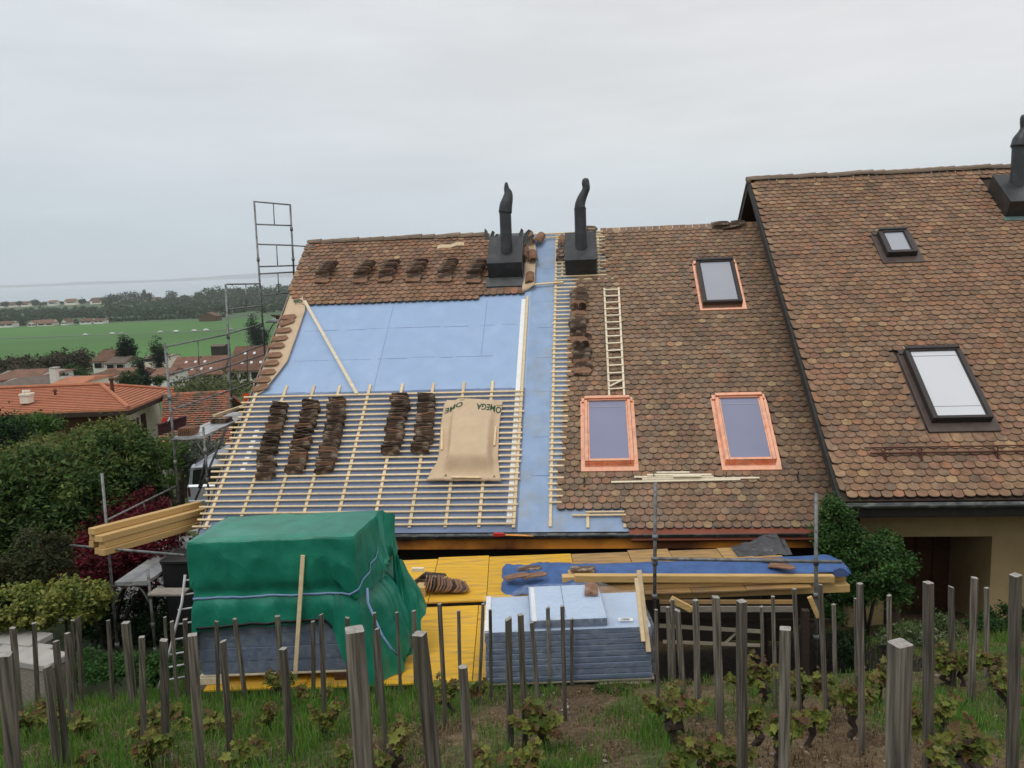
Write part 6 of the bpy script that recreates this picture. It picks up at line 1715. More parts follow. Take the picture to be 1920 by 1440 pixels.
# ------------------------------------------------------------------ village and far houses
def ghouse(name, label, x0, x1, yb, ye, yr, D, wallm, roofm, depth=8.0, axis='x', wins=0, hip=0.12, sky=0, winm='darkglass', group=None, gcol=None):
    """gabled house from its picture extents: x0..x1, base yb, eave ye, ridge yr at distance D; axis 'x' = ridge across the view"""
    a, c = at(x0, yb, D), at(x1, yb, D); zb_, ze_, zr_ = at((x0 + x1) / 2, yb, D).z, at((x0 + x1) / 2, ye, D).z, at((x0 + x1) / 2, yr, D + (depth * .5 if axis == 'x' else 0)).z
    X0, X1 = a.x, c.x; t = thing(name, label, 'house', ((X0 + X1) / 2, D, zb_), group); zlow = zb_ - 4
    b = MB(); ov = min(.5, .05 * (X1 - X0))
    if axis == 'x':
        ym = D + depth / 2
        b.box(((X0 + X1) / 2, ym, (zlow + ze_) / 2), ((X1 - X0) / 2 - ov, 0, 0), (0, depth / 2 - ov, 0), (0, 0, (ze_ - zlow) / 2))
        for X in (X0 + ov, X1 - ov): b.add([(X, D + ov, ze_), (X, D + depth - ov, ze_), (X, ym, zr_ - .1)], [[0, 1, 2]])
        build(b, 'wall', wallm, t)
        b = MB(); h_ = hip * (X1 - X0)
        b.prism([(X0, D, ze_), (X1, D, ze_), (X1 - h_, ym, zr_), (X0 + h_, ym, zr_)], EZ * -.2); b.prism([(X1, D + depth, ze_), (X0, D + depth, ze_), (X0 + h_, ym, zr_), (X1 - h_, ym, zr_)], EZ * -.2)
        if hip: b.add([(X0, D, ze_), (X0, D + depth, ze_), (X0 + h_, ym, zr_), (X1, D, ze_), (X1, D + depth, ze_), (X1 - h_, ym, zr_)], [[0, 1, 2], [3, 4, 5]])
        build(b, 'roof', roofm, t)
    else:
        xm = (X0 + X1) / 2
        b.box((xm, D + depth / 2 + .2, (zlow + ze_) / 2), ((X1 - X0) / 2 - ov, 0, 0), (0, depth / 2, 0), (0, 0, (ze_ - zlow) / 2))
        b.add([(X0 + ov, D + .2, ze_), (X1 - ov, D + .2, ze_), (xm, D + .2, zr_ - .15)], [[0, 1, 2]])
        build(b, 'wall', wallm, t)
        b = MB()
        b.prism([(X0 - ov, D - .6, ze_ - .3), (xm, D - .6, zr_), (xm, D + depth, zr_), (X0 - ov, D + depth, ze_ - .3)], EZ * -.25); b.prism([(X1 + ov, D - .6, ze_ - .3), (xm, D - .6, zr_), (xm, D + depth, zr_), (X1 + ov, D + depth, ze_ - .3)], EZ * -.25)
        build(b, 'roof', roofm, t)
    yf = D + (ov if axis == 'x' else .2) - .05
    hw = ze_ - zb_
    for k in range(wins):
        x = X0 + (X1 - X0) * (k + .6) / (wins + .2); w = (X1 - X0) * .30 / wins
        onebox('window', winm, (x, yf, zb_ + hw * .55), (w, 0, 0), (0, .06, 0), (0, 0, hw * .26), t, .01)
        onebox('shutter', 'greywood', (x + w * 1.35, yf, zb_ + hw * .55), (w * .3, 0, 0), (0, .05, 0), (0, 0, hw * .27), t, .01)
    if axis == 'x':
        for k in range(sky):
            x = X0 + (X1 - X0) * (.25 + .5 * (k % 4) / 3) ; f = .3 if k < 4 else .68
            c = Vector((x, D + depth / 2 * f, ze_ + (zr_ - ze_) * f + .06)); sl_ = Vector((0, depth / 2, zr_ - ze_)).normalized()
            b = MB(); b.box(c, (.24, 0, 0), sl_ * .32, sl_.cross(Vector((-1, 0, 0))) * .04); build(b, 'skylight', 'blind', t)
    return t
ghouse('long_house', 'long house with brown roof and white dormer windows behind the scaffold rails', 312, 419, 720, 703, 668, 158, 'wall_white', 'roof_far', 11, 'x', 5, .03, 7)
ghouse('long_house', 'long house with brown roof partly hidden by the paper-covered gable', 425, 530, 717, 694, 648, 152, 'wall_white', 'roof_far', 12, 'x', 5, .02, 6)
ghouse('blue_house', 'low house with dark blue wall and long brown roof', 180, 262, 722, 707, 690, 150, 'wall_blue', 'roof_far', 9, 'x', 4, .02)
ghouse('village_house', 'white gabled house with brown roof, upper one in the tree belt', 172, 216, 695, 677, 656, 182, 'wall_white', 'roof_far', 10, 'x', 2, .1)
ghouse('village_house', 'white gabled house end facing the viewer under a dark roof', 196, 236, 697, 681, 668, 172, 'wall_white', 'roof_slate', 9, 'x', 2, .05)
ghouse('village_house', 'cottage with pale gable and wide brown eaves left of the blue house', 146, 186, 730, 716, 704, 128, 'wall_white', 'roof_far', 9, 'y', 2)
ghouse('village_house', 'house with broad brown roof at the left edge behind the red roof', -30, 72, 735, 712, 693, 95, 'wall_white', 'roof_far', 9, 'x', 0, .2)
ghouse('village_house', 'dark-roofed lower house in front of the broad brown roof at the left edge', -20, 85, 745, 725, 707, 84, 'wall_white', 'roof_slate', 8, 'x', 0, .2)
h_ = ghouse('village_house', 'orange-roofed house carrying the tall white chimney', 88, 152, 735, 722, 707, 76, 'wall_cream', 'roof_orange', 7, 'x', 0, .05)
chim(h_, 103, 690, 735, 78, .30, 'wall_white', 'concrete', 'tall white tapering chimney behind the red roof')
ghouse('village_house', 'grey-roofed house right of the two dark conifers', 264, 312, 680, 672, 664, 195, 'wall_cream', 'roof_slate', 9, 'x', 2, .15)
ghouse('village_house', 'low red-roofed house between the dark tree and the long house', 278, 318, 716, 706, 690, 140, 'wall_white', 'roof_far', 9, 'x', 1, .02)
ghouse('field_barn', 'small dark wooden barn at the edge of the green field', 394, 421, 659, 649, 645, 320, 'wall_dark', 'roof_slate', 8, 'x', 0, 0)
ghouse('field_barn', 'long low dark barn with pale roof on the far side of the field', 372, 406, 597, 593, 586, 900, 'brownwood', 'roof_far', 18, 'y', 0)
for i, (x0, x1, yb, ye, yr, ax) in enumerate(((-4, 24, 612, 607, 602, 'x'), (50, 68, 612, 607, 601, 'y'), (68, 100, 611, 606, 599, 'x'), (113, 127, 608, 604, 598, 'y'), (148, 172, 606, 602, 597, 'x'), (174, 194, 605, 601.5, 597, 'x'))):
    ghouse('far_house', 'farmhouse on the far field edge, %s from the left' % ORD[i], x0, x1, yb, ye, yr, 945, 'wall_white', 'roof_far', 14, ax, 2, .1, group='houses on the far field edge')
for i, (x0, x1, yb, ye, yr, ax) in enumerate(((-5, 12, 575, 571, 567, 'x'), (14, 30, 574, 570, 566, 'x'), (38, 54, 573, 569, 565, 'x'), (88, 106, 571, 566, 563, 'x'), (120, 143, 569, 565, 560, 'x'), (168, 192, 569, 564, 558, 'x'), (203, 219, 569, 564, 560, 'y'), (224, 240, 568, 564, 559, 'y'), (257, 270, 563, 559, 555, 'x'), (280, 302, 567, 562, 557, 'x'), (312, 336, 567, 562, 557, 'x'), (351, 364, 563, 559, 554, 'y'), (383, 392, 561, 557, 553, 'y'))):
    ghouse('far_house', 'lakeside town house, %s from the left' % ORD[i], x0, x1, yb, ye, yr, 1900, 'wall_cream' if i % 3 else 'wall_white', 'roof_far', 16, ax, 1, .1, group='houses of the lakeside town')
# cars on the far road
cm = bpy.data.meshes.new('far_car'); b = MB(); b.bbox((0, 0, .55), (2.1, 0, 0), (0, .9, 0), (0, 0, .38), .15); b.bbox((-.1, 0, 1.15), (1.1, 0, 0), (0, .8, 0), (0, 0, .32), .2)
for x in (-1.3, 1.3): b.tube([(x, -.92, .3), (x, .92, .3)], .32, 10)
cm.from_pydata(b.v, [], b.f); cm.materials.append(M['car_far']); cm.update()
for i, (x, lab) in enumerate(((162, 'largest pale car on the far road, leftmost one'), (208, 'car on the far road, second from the left'), (229, 'car on the far road, third from the left'), (302, 'car on the far road, middle of the row'), (332, 'car on the far road, left of the middle scaffold pole'), (366, 'car on the far road, third from the right'), (385, 'car on the far road, second from the right'), (434, 'car on the far road, rightmost, beyond the scaffold pole'))):
    Yc = 690 - .02 * at(x, 622, 690).x; o = bpy.data.objects.new('far_car', cm); COL.objects.link(o); X = at(x, 622, Yc).x
    o.location = (X, Yc + random.choice((-2, 2)), Gz(X, Yc) + .4); o.rotation_euler = (0, 0, .02); tag(o, lab, 'car', 'cars on the far road')
# trees of the village and beyond
CON = [(.012, .030, .016, 4), (.02, .04, .02, 2), (.008, .022, .012, 3)]
BRN = [(.065, .052, .035, 4), (.085, .065, .045, 3), (.045, .05, .022, 3), (.05, .075, .02, 1)]
GRN = [(.035, .075, .020, 4), (.055, .10, .025, 3), (.02, .05, .016, 3)]
def tree(name, label, x, yb, yt, D, wpx, pal, n=1600, conic=False, size=None, group=None):
    a = at(x, yb, D); h = at(x, yt, D).z - a.z; r = wpx / 2 / F0 * D; base = a - EZ * .5
    if conic:
        bl = [((a.x, D, a.z + h * f), (r * q, r * q, h * .2), q) for f, q in ((.22, 1.0), (.42, .85), (.62, .62), (.8, .38), (.93, .18))]
    else:
        bl = [((a.x, D, a.z + h * .50), (r * .88, r * .8, h * .47), 4), ((a.x, D, a.z + h * .42), (r * .6, r * .6, h * .36), 2)] + [((a.x + random.uniform(-.5, .5) * r, D + random.uniform(-.5, .5) * r, a.z + h * random.uniform(.3, .72)), (r * .5, r * .5, h * .24), 1) for _ in range(4)]
    return plant(name, label, 'tree', base, bl, size or max(.25, r * .16), pal, n, r * .07, group, 'crown', 'trunk', clump=.26, nclump=130, asp=.65)
tree('conifer', 'left of two tall dark conifers before the green field', 241, 694, 633, 178, 38, CON, 4500, False)
tree('conifer', 'right of two tall dark conifers, partly behind the scaffold pole', 299, 694, 633, 178, 30, CON, 4000, False)
tree('conifer', 'dark spruce in front of the long house', 270, 728, 678, 120, 28, CON, 2400, True)
tree('round_tree', 'bright green round tree beside the dark spruce', 246, 727, 694, 112, 44, GRN, 2600)
tree('poplar', 'tall dark poplar behind the highest scaffold deck', 480, 668, 588, 330, 28, CON, 4500, False)
tree('poplar', 'dark broad tree right of the poplar behind the scaffold', 493, 664, 605, 330, 32, CON, 2600, False)
tree('bush', 'bushy green tree just right of the white chimney', 140, 735, 685, 105, 60, GRN, 3000)
tree('conifer', 'narrow dark cypress right of the white chimney', 126, 738, 697, 98, 14, CON, 1200)
tree('bush', 'green bush below the upper white house', 152, 712, 690, 150, 30, GRN, 1500)
for i, (x, yb, yt, w, D) in enumerate(((20, 705, 672, 60, 190), (55, 712, 668, 64, 175), (92, 708, 662, 66, 180), (128, 700, 656, 60, 188), (160, 698, 654, 50, 195), (35, 722, 690, 60, 150), (75, 722, 688, 60, 150), (205, 668, 655, 30, 215), (-15, 705, 680, 50, 190))):
    tree('round_tree', 'brownish budding tree of the belt above the red roof, %s from the left' % ORD[[1, 3, 5, 6, 7, 2, 4, 8, 0][i]], x, yb, yt, D, w, BRN, 2000, group='brownish trees above the red roof')
tree('bush', 'small green tree right of the dark conifers', 258, 692, 668, 170, 26, GRN, 900); tree('bush', 'low green bush left of the long house front', 297, 722, 705, 120, 26, GRN, 1000)
# woods and hedgerows that read as one mass
def wood(name, xs, D, yb, yt, depth, n, pal, size, jag=.5):
    bl = []
    for x in xs:
        a = at(x, yb, D); h = (at(x, yt, D).z - a.z) * random.uniform(1 - jag * .5, 1 + jag * .4); yy = D + random.uniform(0, depth)
        sc_ = yy / D
        bl.append(((a.x * sc_, yy, Gz(a.x, yy) + h * .45), (h * random.uniform(.5, .9), h * .6, h * .55), 1))
    return leafobj(name, bl, size, pal, n, None, nclump=len(bl) * 14, clump=.26, asp=.7, kind='stuff', cat=None)
WG = [(.024, .056, .020, 4), (.036, .074, .024, 3), (.014, .036, .016, 3), (.05, .09, .028, 1)]
wood('woods', np.arange(-30, 600, 6.5), 1080, 600, 587, 120, 14000, WG, 3.0)
wood('woods', np.arange(-30, 620, 6), 1300, 590, 580, 200, 14000, WG, 3.5)
wood('woods', np.arange(200, 640, 6), 1600, 583, 573, 150, 10000, WG, 4.2)
wood('woods', np.arange(385, 640, 6), 1800, 576, 556, 150, 9000, WG, 4.8)
wood('hedgerow', np.arange(-30, 150, 9), 980, 606, 598, 10, 3000, WG, 2.2)
wood('hedgerow', np.arange(200, 420, 8), 990, 598, 592, 10, 3500, WG, 2.2)
wood('woods', np.arange(-20, 640, 9), 1980, 572, 567, 60, 9000, WG, 4.5)
for i, (x, yb, yt, w) in enumerate(((200, 568, 556, 24), (215, 566, 550, 30), (235, 566, 547, 34), (255, 565, 548, 30), (272, 562, 545, 13), (281, 563, 549, 12), (323, 563, 544, 24), (346, 562, 553, 16), (372, 562, 548, 16), (400, 562, 543, 16), (420, 560, 549, 30), (448, 560, 545, 30), (10, 574, 566, 14), (36, 572, 565, 12), (66, 572, 562, 14), (155, 569, 560, 14), (470, 560, 541, 30))):
    tree('round_tree', 'lakeside skyline tree, number %s from the left' % ['four', 'five', 'six', 'seven', 'eight', 'nine', 'ten', 'eleven', 'twelve', 'thirteen', 'fourteen', 'fifteen', 'one', 'two', 'three before the gap', 'three', 'sixteen'][i], x, yb, yt, 1850, w, CON if i in (1, 2, 3, 4) else WG, 420, i in (4, 9), 3.6, 'trees on the lakeside skyline')
plant('vineyard_field', 'olive green vineyard slope below the long houses', 'vineyard', A(380, 740, 100), [(A(350 + 22 * i, 724 + 4 * j, 118 - 14 * j), (1.6, 3.0, .35), 1) for i in range(5) for j in range(4)], .5, [(.07, .085, .03, 3), (.09, .10, .035, 2)], 3000, .05, clump=.5, nclump=200)

# ------------------------------------------------------------------ vineyard: stakes, vines, grass, stones
# (top x, top y, bottom x, bottom y or None when it runs out of the picture, width px)
STK = [(8, 1227, 26, None, 30), (24, 1177, 40, 1368, 10), (64, 1168, 68, 1308, 10.5), (89, 1250, 108, None, 16), (105, 1202, 126, None, 13), (126, 1187, 135, 1376, 12),
 (136, 1163, 139, 1300, 8), (146, 1158, 152, 1304, 9), (203, 1163, 208, 1290, 8), (236, 1167, 250, 1325, 15), (266, 1194, 269, 1420, 12), (307, 1200, 312, None, 15), (309, 1157, 312, 1275, 7),
 (322, 1165, 333, 1325, 9), (347, 1161, 352, 1310, 10), (360, 1190, 376, None, 22), (406, 1165, 408, 1308, 8), (418, 1202, 434, None, 13), (440, 1160, 460, 1302, 9), (520, 1155, 530, 1300, 11),
 (531, 1216, 547, None, 16), (587, 1165, 587, 1303, 8), (602, 1152, 609, 1372, 10), (664, 1180, 682, None, 45), (651, 1158, 654, 1290, 8), (702, 1149, 707, 1330, 7.5), (707, 1179, 726, None, 11.5),
 (744, 1148, 752, 1312, 7), (776, 1145, 780, 1290, 9), (787, 1188, 815, None, 31), (824, 1132, 836, 1372, 9), (860, 1145, 863, 1300, 7), (868, 1250, 880, None, 24), (906, 1132, 897, 1322, 7), (919, 1143, 921, 1312, 7),
 (953, 1160, 958, None, 14), (976, 1152, 985, 1402, 13), (997, 1167, 1014, 1372, 9.5), (1027, 1139, 1030, 1286, 8), (1054, 1136, 1060, 1352, 9), (1072, 1160, 1072, 1290, 7), (1230, 1143, 1235, 1330, 7.5),
 (1252, 1138, 1257, 1268, 8), (1261, 1124, 1264, 1290, 9), (1270, 1144, 1285, 1342, 13), (1304, 1125, 1310, 1352, 13), (1342, 1119, 1352, 1382, 15), (1390, 1127, 1392, None, 21), (1428, 1137, 1432, 1322, 7),
 (1449, 1118, 1455, 1332, 8), (1472, 1178, 1470, None, 27), (1489, 1104, 1501, 1352, 9), (1538, 1096, 1550, 1372, 10), (1563, 1133, 1567, 1242, 8), (1604, 1122, 1606, 1300, 6), (1612, 1094, 1617, 1415, 12),
 (1667, 1116, 1668, 1302, 9), (1688, 1206, 1684, None, 46), (1741, 1092, 1740, None, 20), (1783, 1100, 1787, 1290, 10), (1827, 1083, 1822, 1318, 13), (1850, 1102, 1850, 1272, 9), (1904, 1078, 1898, None, 22)]
ZONE = [(170, 'the pale garden steps'), (345, 'the scaffold foot'), (640, 'the blue-grey pack front'), (745, 'the hanging tarp end'), (905, 'the bare yellow boards'), (1228, 'the film-wrapped pack'), (1535, 'the dark space under the deck'), (1690, 'the climbing shrub'), (1860, 'the dark doorway'), (2000, 'the ochre wall')]
zc_ = {}
SPECIAL = {23: 'very thick near stake with worn pale top in front of the green tarp', 57: 'very thick near stake with flat top at the lower right', 29: 'thick near stake with splintered top before the yellow boards', 32: 'round-topped pale near stake before the yellow boards', 50: 'short thick near stake before the dark space under the deck', 0: 'thick blurred near stake at the lower left corner', 15: 'broad near stake before the left end of the tarp'}
SP = []
for i, (tx, ty, bx, by, w) in enumerate(STK):
    zone = next(z for lim, z in ZONE if tx < lim); zc_[zone] = zc_.get(zone, 0) + 1
    lab = SPECIAL.get(i, 'slim grey vine stake before %s, %s from its left' % (zone, ORD[zc_[zone] - 1]))
    if by is not None:
        Pb = onground(bx, by); D = Pb.y
        lim_ = 12.3 if bx > 1600 else 8.95
        if D > lim_ or D < 0:
            D = lim_; Pb = at(bx, by, D)
        Pb.z = min(Pb.z, Gz(Pb.x, Pb.y)) - .06
    else:
        D = {30: 2.6, 45: 2.35, 46: 2.3, 31: 3.0, 24: 3.2}.get(w, .062 * F0 / w); D = min(D, 6.0)
        q = at(bx, 1440, D); P_ = at(tx, ty, D); d_ = (q - P_).normalized()
        k_ = 0.0; Pb = Vector(q)
        while Pb.z > Gz(Pb.x, Pb.y) - .06 and k_ < 3: Pb = Pb + d_ * .02; k_ += .02
    Pt = at(tx, ty, Pb.y if by is not None else D)
    wm = w / F0 * Pt.y
    d_ = (Pt - Pb); L = d_.length; d_.normalize()
    ang = random.uniform(-.5, .5) if w < 20 else random.choice((-.35, .3))
    xh = Vector((math.cos(ang), math.sin(ang), 0)); xh = (xh - d_ * xh.dot(d_)).normalized(); yh = d_.cross(xh)
    b = MB(); hw = wm / 2 / (abs(math.cos(ang)) + abs(math.sin(ang)) * .9); n = 12
    rnd = (i == 32)
    P = []
    SEC = 7
    for s in range(SEC):
        t = s / (SEC - 1); row = []
        c = Pb.lerp(Pt, t) + xh * random.gauss(0, hw * .04)
        if rnd: pts = [(math.cos(a) * 1.0, math.sin(a) * 1.0) for a in [2 * math.pi * k / n for k in range(n)]]
        else:
            e = .80
            pts = [(-1, -e), (-e, -1), (e, -1), (1, -e), (1, e), (e, 1), (-e, 1), (-1, e)]
        f = 1.0 if s < SEC - 1 else .96
        row = [c + (xh * (x * hw) + yh * (y * hw)) * f * (1 + random.gauss(0, .02)) for x, y in pts]
        P.append(row + [row[0]])
    b.grid(P)
    o_ = len(b.v); m = len(P[0]) - 1
    tl = random.gauss(0, .25 if w < 20 else .05)
    top_ = [p + d_ * (hw * tl * ((p - Pt).dot(xh) / hw)) for p in P[-1][:m]]
    for j in range(m):
        b.v[(SEC - 1) * (m + 1) + j] = tuple(top_[j])
    b.v[(SEC - 1) * (m + 1) + m] = tuple(top_[0])
    b.add(top_, [list(range(m))], 1)
    if i == 29:
        for k in range(5):
            q = top_[0] + xh * random.uniform(-.01, .02); b.tube([q - d_ * .05, q - xh * random.uniform(.005, .03) + d_ * random.uniform(-.02, .03)], [.006, .001], 4)
    build(b, 'vine_stake', ['oldwood', 'oldtop'], None, lab, 'stake', 'wooden vine stakes', origin=Pb)
    SP.append((Pb, Pt, w))

VLF = [(.155, .190, .032, 5), (.215, .225, .044, 4), (.095, .135, .026, 3), (.165, .105, .042, 1.6), (.135, .066, .036, 1.2), (.21, .20, .06, 1)]
def vine_leaf(b, cols, p, nrm, dr, size, col):
    nrm = nrm.normalized(); dr = (dr - nrm * dr.dot(nrm)).normalized(); s = nrm.cross(dr)
    ol = [(0, 0), (.22, -.18), (.48, .02), (.38, .26), (.56, .52), (.26, .56), (.0, .98), (-.26, .56), (-.56, .52), (-.38, .26), (-.48, .02), (-.22, -.18)]
    o = len(b.v)
    b.v.append(tuple(p + dr * size * .32 - nrm * size * .07)); cols.append((*col, 1))
    for (x, y) in ol:
        b.v.append(tuple(p + s * (x * size) + dr * (y * size) + nrm * (size * .12 * abs(x) * 1.6 + random.gauss(0, size * .03)))); cols.append((*(np.array(col) * random.uniform(.85, 1.12)), 1))
    n = len(ol)
    for k in range(n): b.f.append([o, o + 1 + k, o + 1 + (k + 1) % n]); b.mi.append(0)
# (px, py of the leaf mass, ground py, width px, leaf count, head size, label)
VN = [(1016, 1320, 1405, 62, 60, 1.5, 'large leafy vine with thick knotted head before the wrapped pack'), (1262, 1300, 1395, 50, 56, 1.5, 'leafy vine with thick black knot left of the dark space under the deck'),
 (985, 1408, 1470, 50, 30, .8, 'young vine at the bottom edge below the wrapped pack'), (1340, 1395, 1470, 80, 60, 1.0, 'broad leafy vine at the bottom edge right of the middle'), (1300, 1415, 1480, 50, 30, .8, 'vine at the bottom edge left of the broad leafy one'),
 (1415, 1330, 1420, 50, 26, .8, 'thin vine with reddish shoots before the dark space'), (1432, 1245, 1325, 60, 44, .9, 'vine with brown-tipped shoots at the far row before the dark space'), (1500, 1262, 1338, 54, 46, .9, 'leafy vine left of the tall pair of stakes'),
 (1550, 1265, 1350, 56, 50, .9, 'leafy vine with forked trunk beside the tall pair of stakes'), (1600, 1290, 1385, 56, 50, .9, 'leafy vine with dark forked trunk before the climbing shrub'), (1655, 1255, 1320, 50, 40, .8, 'vine in the gap right of the climbing shrub'),
 (1770, 1228, 1290, 60, 44, .8, 'vine below the white-tipped weeds'), (1805, 1222, 1290, 50, 40, .8, 'vine in front of the doorway, right one'), (1862, 1225, 1290, 50, 40, .8, 'vine before the ochre wall'), (1800, 1372, 1480, 90, 70, 1.7, 'big gnarled vine with black trunk at the lower right'),
 (1885, 1270, 1330, 50, 40, .9, 'vine at the right edge behind the tall stake'), (842, 1275, 1345, 34, 26, .5, 'small upright vine before the yellow boards'), (893, 1278, 1320, 34, 22, .5, 'small vine left of the wrapped pack'), (740, 1362, 1450, 40, 30, .8, 'vine between the two thickest middle stakes'),
 (602, 1330, 1390, 40, 30, .7, 'vine before the blue-grey pack, right one'), (500, 1330, 1370, 44, 34, .7, 'vine before the blue-grey pack, left one'), (520, 1268, 1310, 60, 40, .7, 'reddish vine row end below the pale pallet'), (580, 1290, 1330, 40, 30, .7, 'vine with black knots below the pallet'),
 (110, 1330, 1372, 50, 34, .8, 'vine at the left among the stakes near the steps'), (42, 1345, 1385, 40, 26, .7, 'vine at the far left among the stakes'), (155, 1345, 1390, 50, 40, .8, 'yellow-green vine right of the double stakes'), (285, 1345, 1400, 50, 36, .8, 'vine before the scaffold foot, yellow-green leaves'),
 (272, 1392, 1450, 50, 34, .8, 'vine at the lower left before the scaffold foot'), (165, 1420, 1450, 40, 16, .8, 'bare black vine trunk with few leaves at the lower left'), (385, 1345, 1380, 60, 26, .8, 'vine with bare dark arm before the tarp'), (330, 1318, 1360, 40, 26, .7, 'small vine below the ladder'),
 (455, 1400, 1440, 60, 26, .9, 'vine with black trunk at the bottom left of the middle'), (680, 1400, 1450, 60, 30, .8, 'vine hidden behind the thickest stake'), (905, 1400, 1460, 50, 22, .7, 'sparse vine at the bottom edge right of the round-topped stake'),
 (1460, 1350, 1440, 44, 30, .7, 'vine behind the short thick stake'), (1525, 1330, 1400, 40, 22, .7, 'small vine between two slim stakes before the climbing shrub'), (1690, 1330, 1420, 40, 24, .7, 'vine hidden behind the lower right thick stake'), (1765, 1310, 1370, 50, 30, .8, 'vine before the doorway with reddish leaves')]
for (px, py, gy_, wpx, nl_, hs, lab) in VN:
    lim_ = 12.2 if px > 1590 else 8.9
    g_ = onground(px, min(gy_, 1478)); D = min(g_.y, lim_)
    if D < 0: D = lim_
    hd_ = at(px, py, D); g_ = Vector((hd_.x, D, Gz(hd_.x, D) - .03)); rad = wpx / 2 / F0 * D
    v_ = thing('grape_vine', lab, 'vine', g_, 'grape vines among the stakes')
    b = MB(); knob = g_.lerp(hd_, .62); h = (knob - g_).length
    pts = [g_]; rr_ = [.022 * hs + .008]
    for k in range(1, 6):
        t = k / 5; pts.append(g_.lerp(knob, t) + Vector((random.gauss(0, .022), random.gauss(0, .022), 0))); rr_.append((.020 + .010 * math.sin(k * 2.1) + .012 * t) * hs + .006)
    b.tube(pts, rr_, 8)
    for k in range(int(2 + 2 * hs)):
        d = Vector((random.gauss(0, 1), random.gauss(0, .6), random.gauss(.3, .5))).normalized()
        L_ = random.uniform(.05, .12) * hs
        b.tube([knob, knob + d * L_ * .6 + EZ * .01, knob + d * L_], [.020 * hs, .015 * hs, .006 * hs], 6)
    if hs > 1.2:
        for k in range(22):
            d = Vector((random.gauss(0, 1), random.gauss(0, 1), random.gauss(0, .8))).normalized(); c = g_.lerp(knob, random.uniform(.45, 1.0)) + d * random.uniform(.03, .065)
            b.tube([c - d * .02, c, c + d * .022], [.010, .024, .008], 6)
    build(b, 'trunk', 'bark', v_, smooth=True)
    bs = MB(); bl_ = MB(); cl_ = []
    nsh = max(4, nl_ // 7)
    for k in range(nsh):
        d = Vector((random.gauss(0, .8), random.gauss(0, .6), abs(random.gauss(.9, .4)))).normalized()
        Ls = random.uniform(.6, 1.25) * max(.09, (hd_.z - knob.z) + rad * .6)
        s0 = knob + Vector((random.gauss(0, .5) * rad, random.gauss(0, .3) * rad, 0)); s1 = s0 + d * Ls + Vector((random.gauss(0, .3) * rad, 0, 0))
        bs.tube([s0, s0.lerp(s1, .5) + Vector((random.gauss(0, .01), 0, .01)), s1], [.004, .0035, .002], 5)
        for j in range(3 * nl_ // nsh + 3):
            t = random.uniform(.15, 1.0); p = s0.lerp(s1, t) + Vector((random.gauss(0, .35) * rad * .6, random.gauss(0, .3) * rad * .6, random.gauss(0, .02)))
            col = pick(VLF, 1)[0] * random.uniform(.75, 1.1)
            if t > .8: col = col * .4 + np.array([.13, .06, .035]) * .6
            vine_leaf(bl_, cl_, p, Vector((random.gauss(0, .5), -.5 + random.gauss(0, .5), .8)), Vector((random.gauss(0, 1), random.gauss(-.4, .6), random.gauss(-.3, .5))), random.uniform(.040, .085) * (1 - .45 * (t > .8)), col)
    build(bs, 'shoots', 'rust', v_); bl_.c = np.array(cl_); build(bl_, 'leaves', 'leaf', v_)

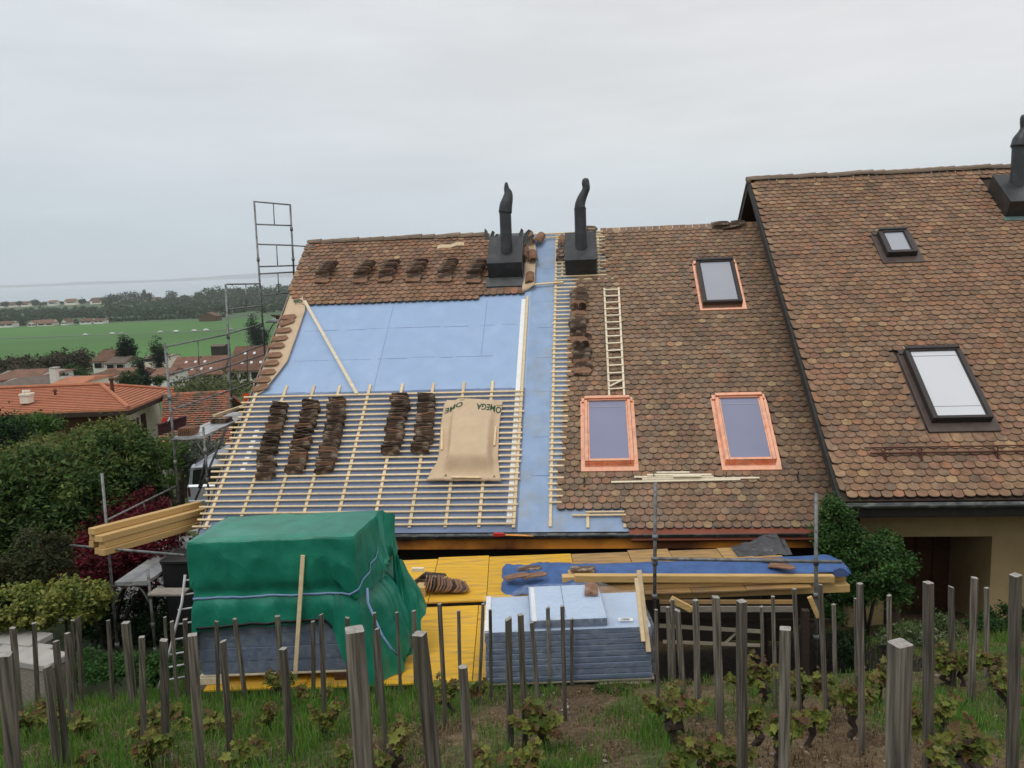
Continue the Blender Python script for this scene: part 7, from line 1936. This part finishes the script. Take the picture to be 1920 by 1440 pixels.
def make_grass():
    n = 230000
    y = 1.6 + 11.4 * rng.random(n) ** 0.85; x = (rng.random(n) * 2 - 1) * (1.2 + .74 * y)
    keep = (x > -5.8) & ((y < 9.0) | (x > 5.0) | (x < -4.3)); x, y = x[keep], y[keep]
    g = grassmask(x, y); cl = vnoise(x, y, .16, 31)
    u = rng.random(len(x)); green = u < (g * (.25 + .9 * cl)); dryb = (~green) & (u > .50)
    k = green | dryb; x, y, green = x[k], y[k], green[k]; n = len(x)
    z = G(x, y) - .02
    h = np.where(green, .05 + .13 * rng.random(n) * (.5 + cl[k]), .03 + .08 * rng.random(n)); h = h * np.where(x < -.6, 1.25, .9)
    a = rng.random(n) * 2 * np.pi; lean = np.where(green, .45, 1.2) * rng.random(n); w = (.0022 + .003 * rng.random(n)) * np.where(green, 1.0, 1.3)
    dx, dy = np.cos(a), np.sin(a); sx, sy = -dy, dx
    B = np.stack([x, y, z], -1); S = np.stack([sx, sy, 0 * sx], -1) * w[:, None]; Dd = np.stack([dx, dy, 0 * dx], -1)
    m = B + Dd * (lean * h * .35)[:, None] + np.array([0, 0, 1]) * (h * .6)[:, None]; t = B + Dd * (lean * h)[:, None] + np.array([0, 0, 1]) * (h * np.where(green, .95, .6))[:, None]
    V = np.stack([B - S, B + S, m + S * .7, m - S * .7, t], 1).reshape(-1, 3)
    i = np.arange(n)[:, None] * 5
    F = np.concatenate([i + np.array([[0, 1, 2]]), i + np.array([[0, 2, 3]]), i + np.array([[3, 2, 4]])])
    cg = pick([(.095, .225, .028, 4), (.14, .28, .040, 3), (.065, .155, .024, 3), (.20, .28, .06, 1)], n); cd = pick([(.21, .145, .075, 3), (.12, .082, .045, 3), (.30, .23, .14, 1)], n)
    c = np.where(green[:, None], cg, cd); c4 = np.ones((n, 4)); c4[:, :3] = c
    b = MB(); b.v = V; b.f = F.tolist(); b.mi = [0]; b.c = np.repeat(c4, 5, 0)
    build(b, 'grass', 'leaf', kind='stuff', origin=(0, 0, 0))
make_grass()
b = MB()
for k in range(2600):
    y = 2 + 7 * random.random() ** .8; x = random.uniform(-1, 1) * (1 + .72 * y)
    if x < -5 or random.random() < .35 or (x < -.5 and random.random() < .6): continue
    r = random.uniform(.004, .016) * (1.6 if random.random() < .08 else 1); c = Vector((x, y, Gz(x, y) + r * .3)); a = random.random() * 6
    px_ = Vector((math.cos(a), math.sin(a), .1)) * r * random.uniform(.8, 1.5); py_ = Vector((-math.sin(a), math.cos(a), -.1)) * r; pz_ = EZ * r * random.uniform(.5, .9)
    b.add([c + px_, c - px_, c + py_, c - py_, c + pz_, c - pz_], [[0, 2, 4], [2, 1, 4], [1, 3, 4], [3, 0, 4], [2, 0, 5], [1, 2, 5], [3, 1, 5], [0, 3, 5]])
build(b, 'stones', 'stone', kind='stuff')
# weeds at the foot of the deck and in the grass
plant('weed_tuft', 'tall bright grass tuft in front of the wrapped pack', 'grass tuft', (at(1150, 1320, 8.4).x, 8.4, Gz(1, 8.4)), [(A(1150, 1312, 8.4), (.20, .15, .05), 1), (A(1165, 1325, 8.2), (.2, .15, .05), 1)], .13, [(.06, .15, .025, 3), (.09, .19, .03, 2), (.04, .10, .02, 2)], 900, .004, clump=.3, nclump=24, asp=.06)
# ------------------------------------------------------------------ haze
hz = MB(); hz.box((0, 6000, 150), (9500, 0, 0), (0, 9900, 0), (0, 0, 211))
mh, nt, bs_ = newmat('haze'); nt.nodes.remove(bs_)
pv = nt.nodes.new('ShaderNodeVolumePrincipled'); pv.inputs['Color'].default_value = (0.95, 0.975, 1.0, 1); pv.inputs['Density'].default_value = 0.95e-4; pv.inputs['Anisotropy'].default_value = 0.0
nt.links.new(pv.outputs[0], nt.nodes['Material Output'].inputs['Volume'])
build(hz, 'haze', mh, kind='stuff')
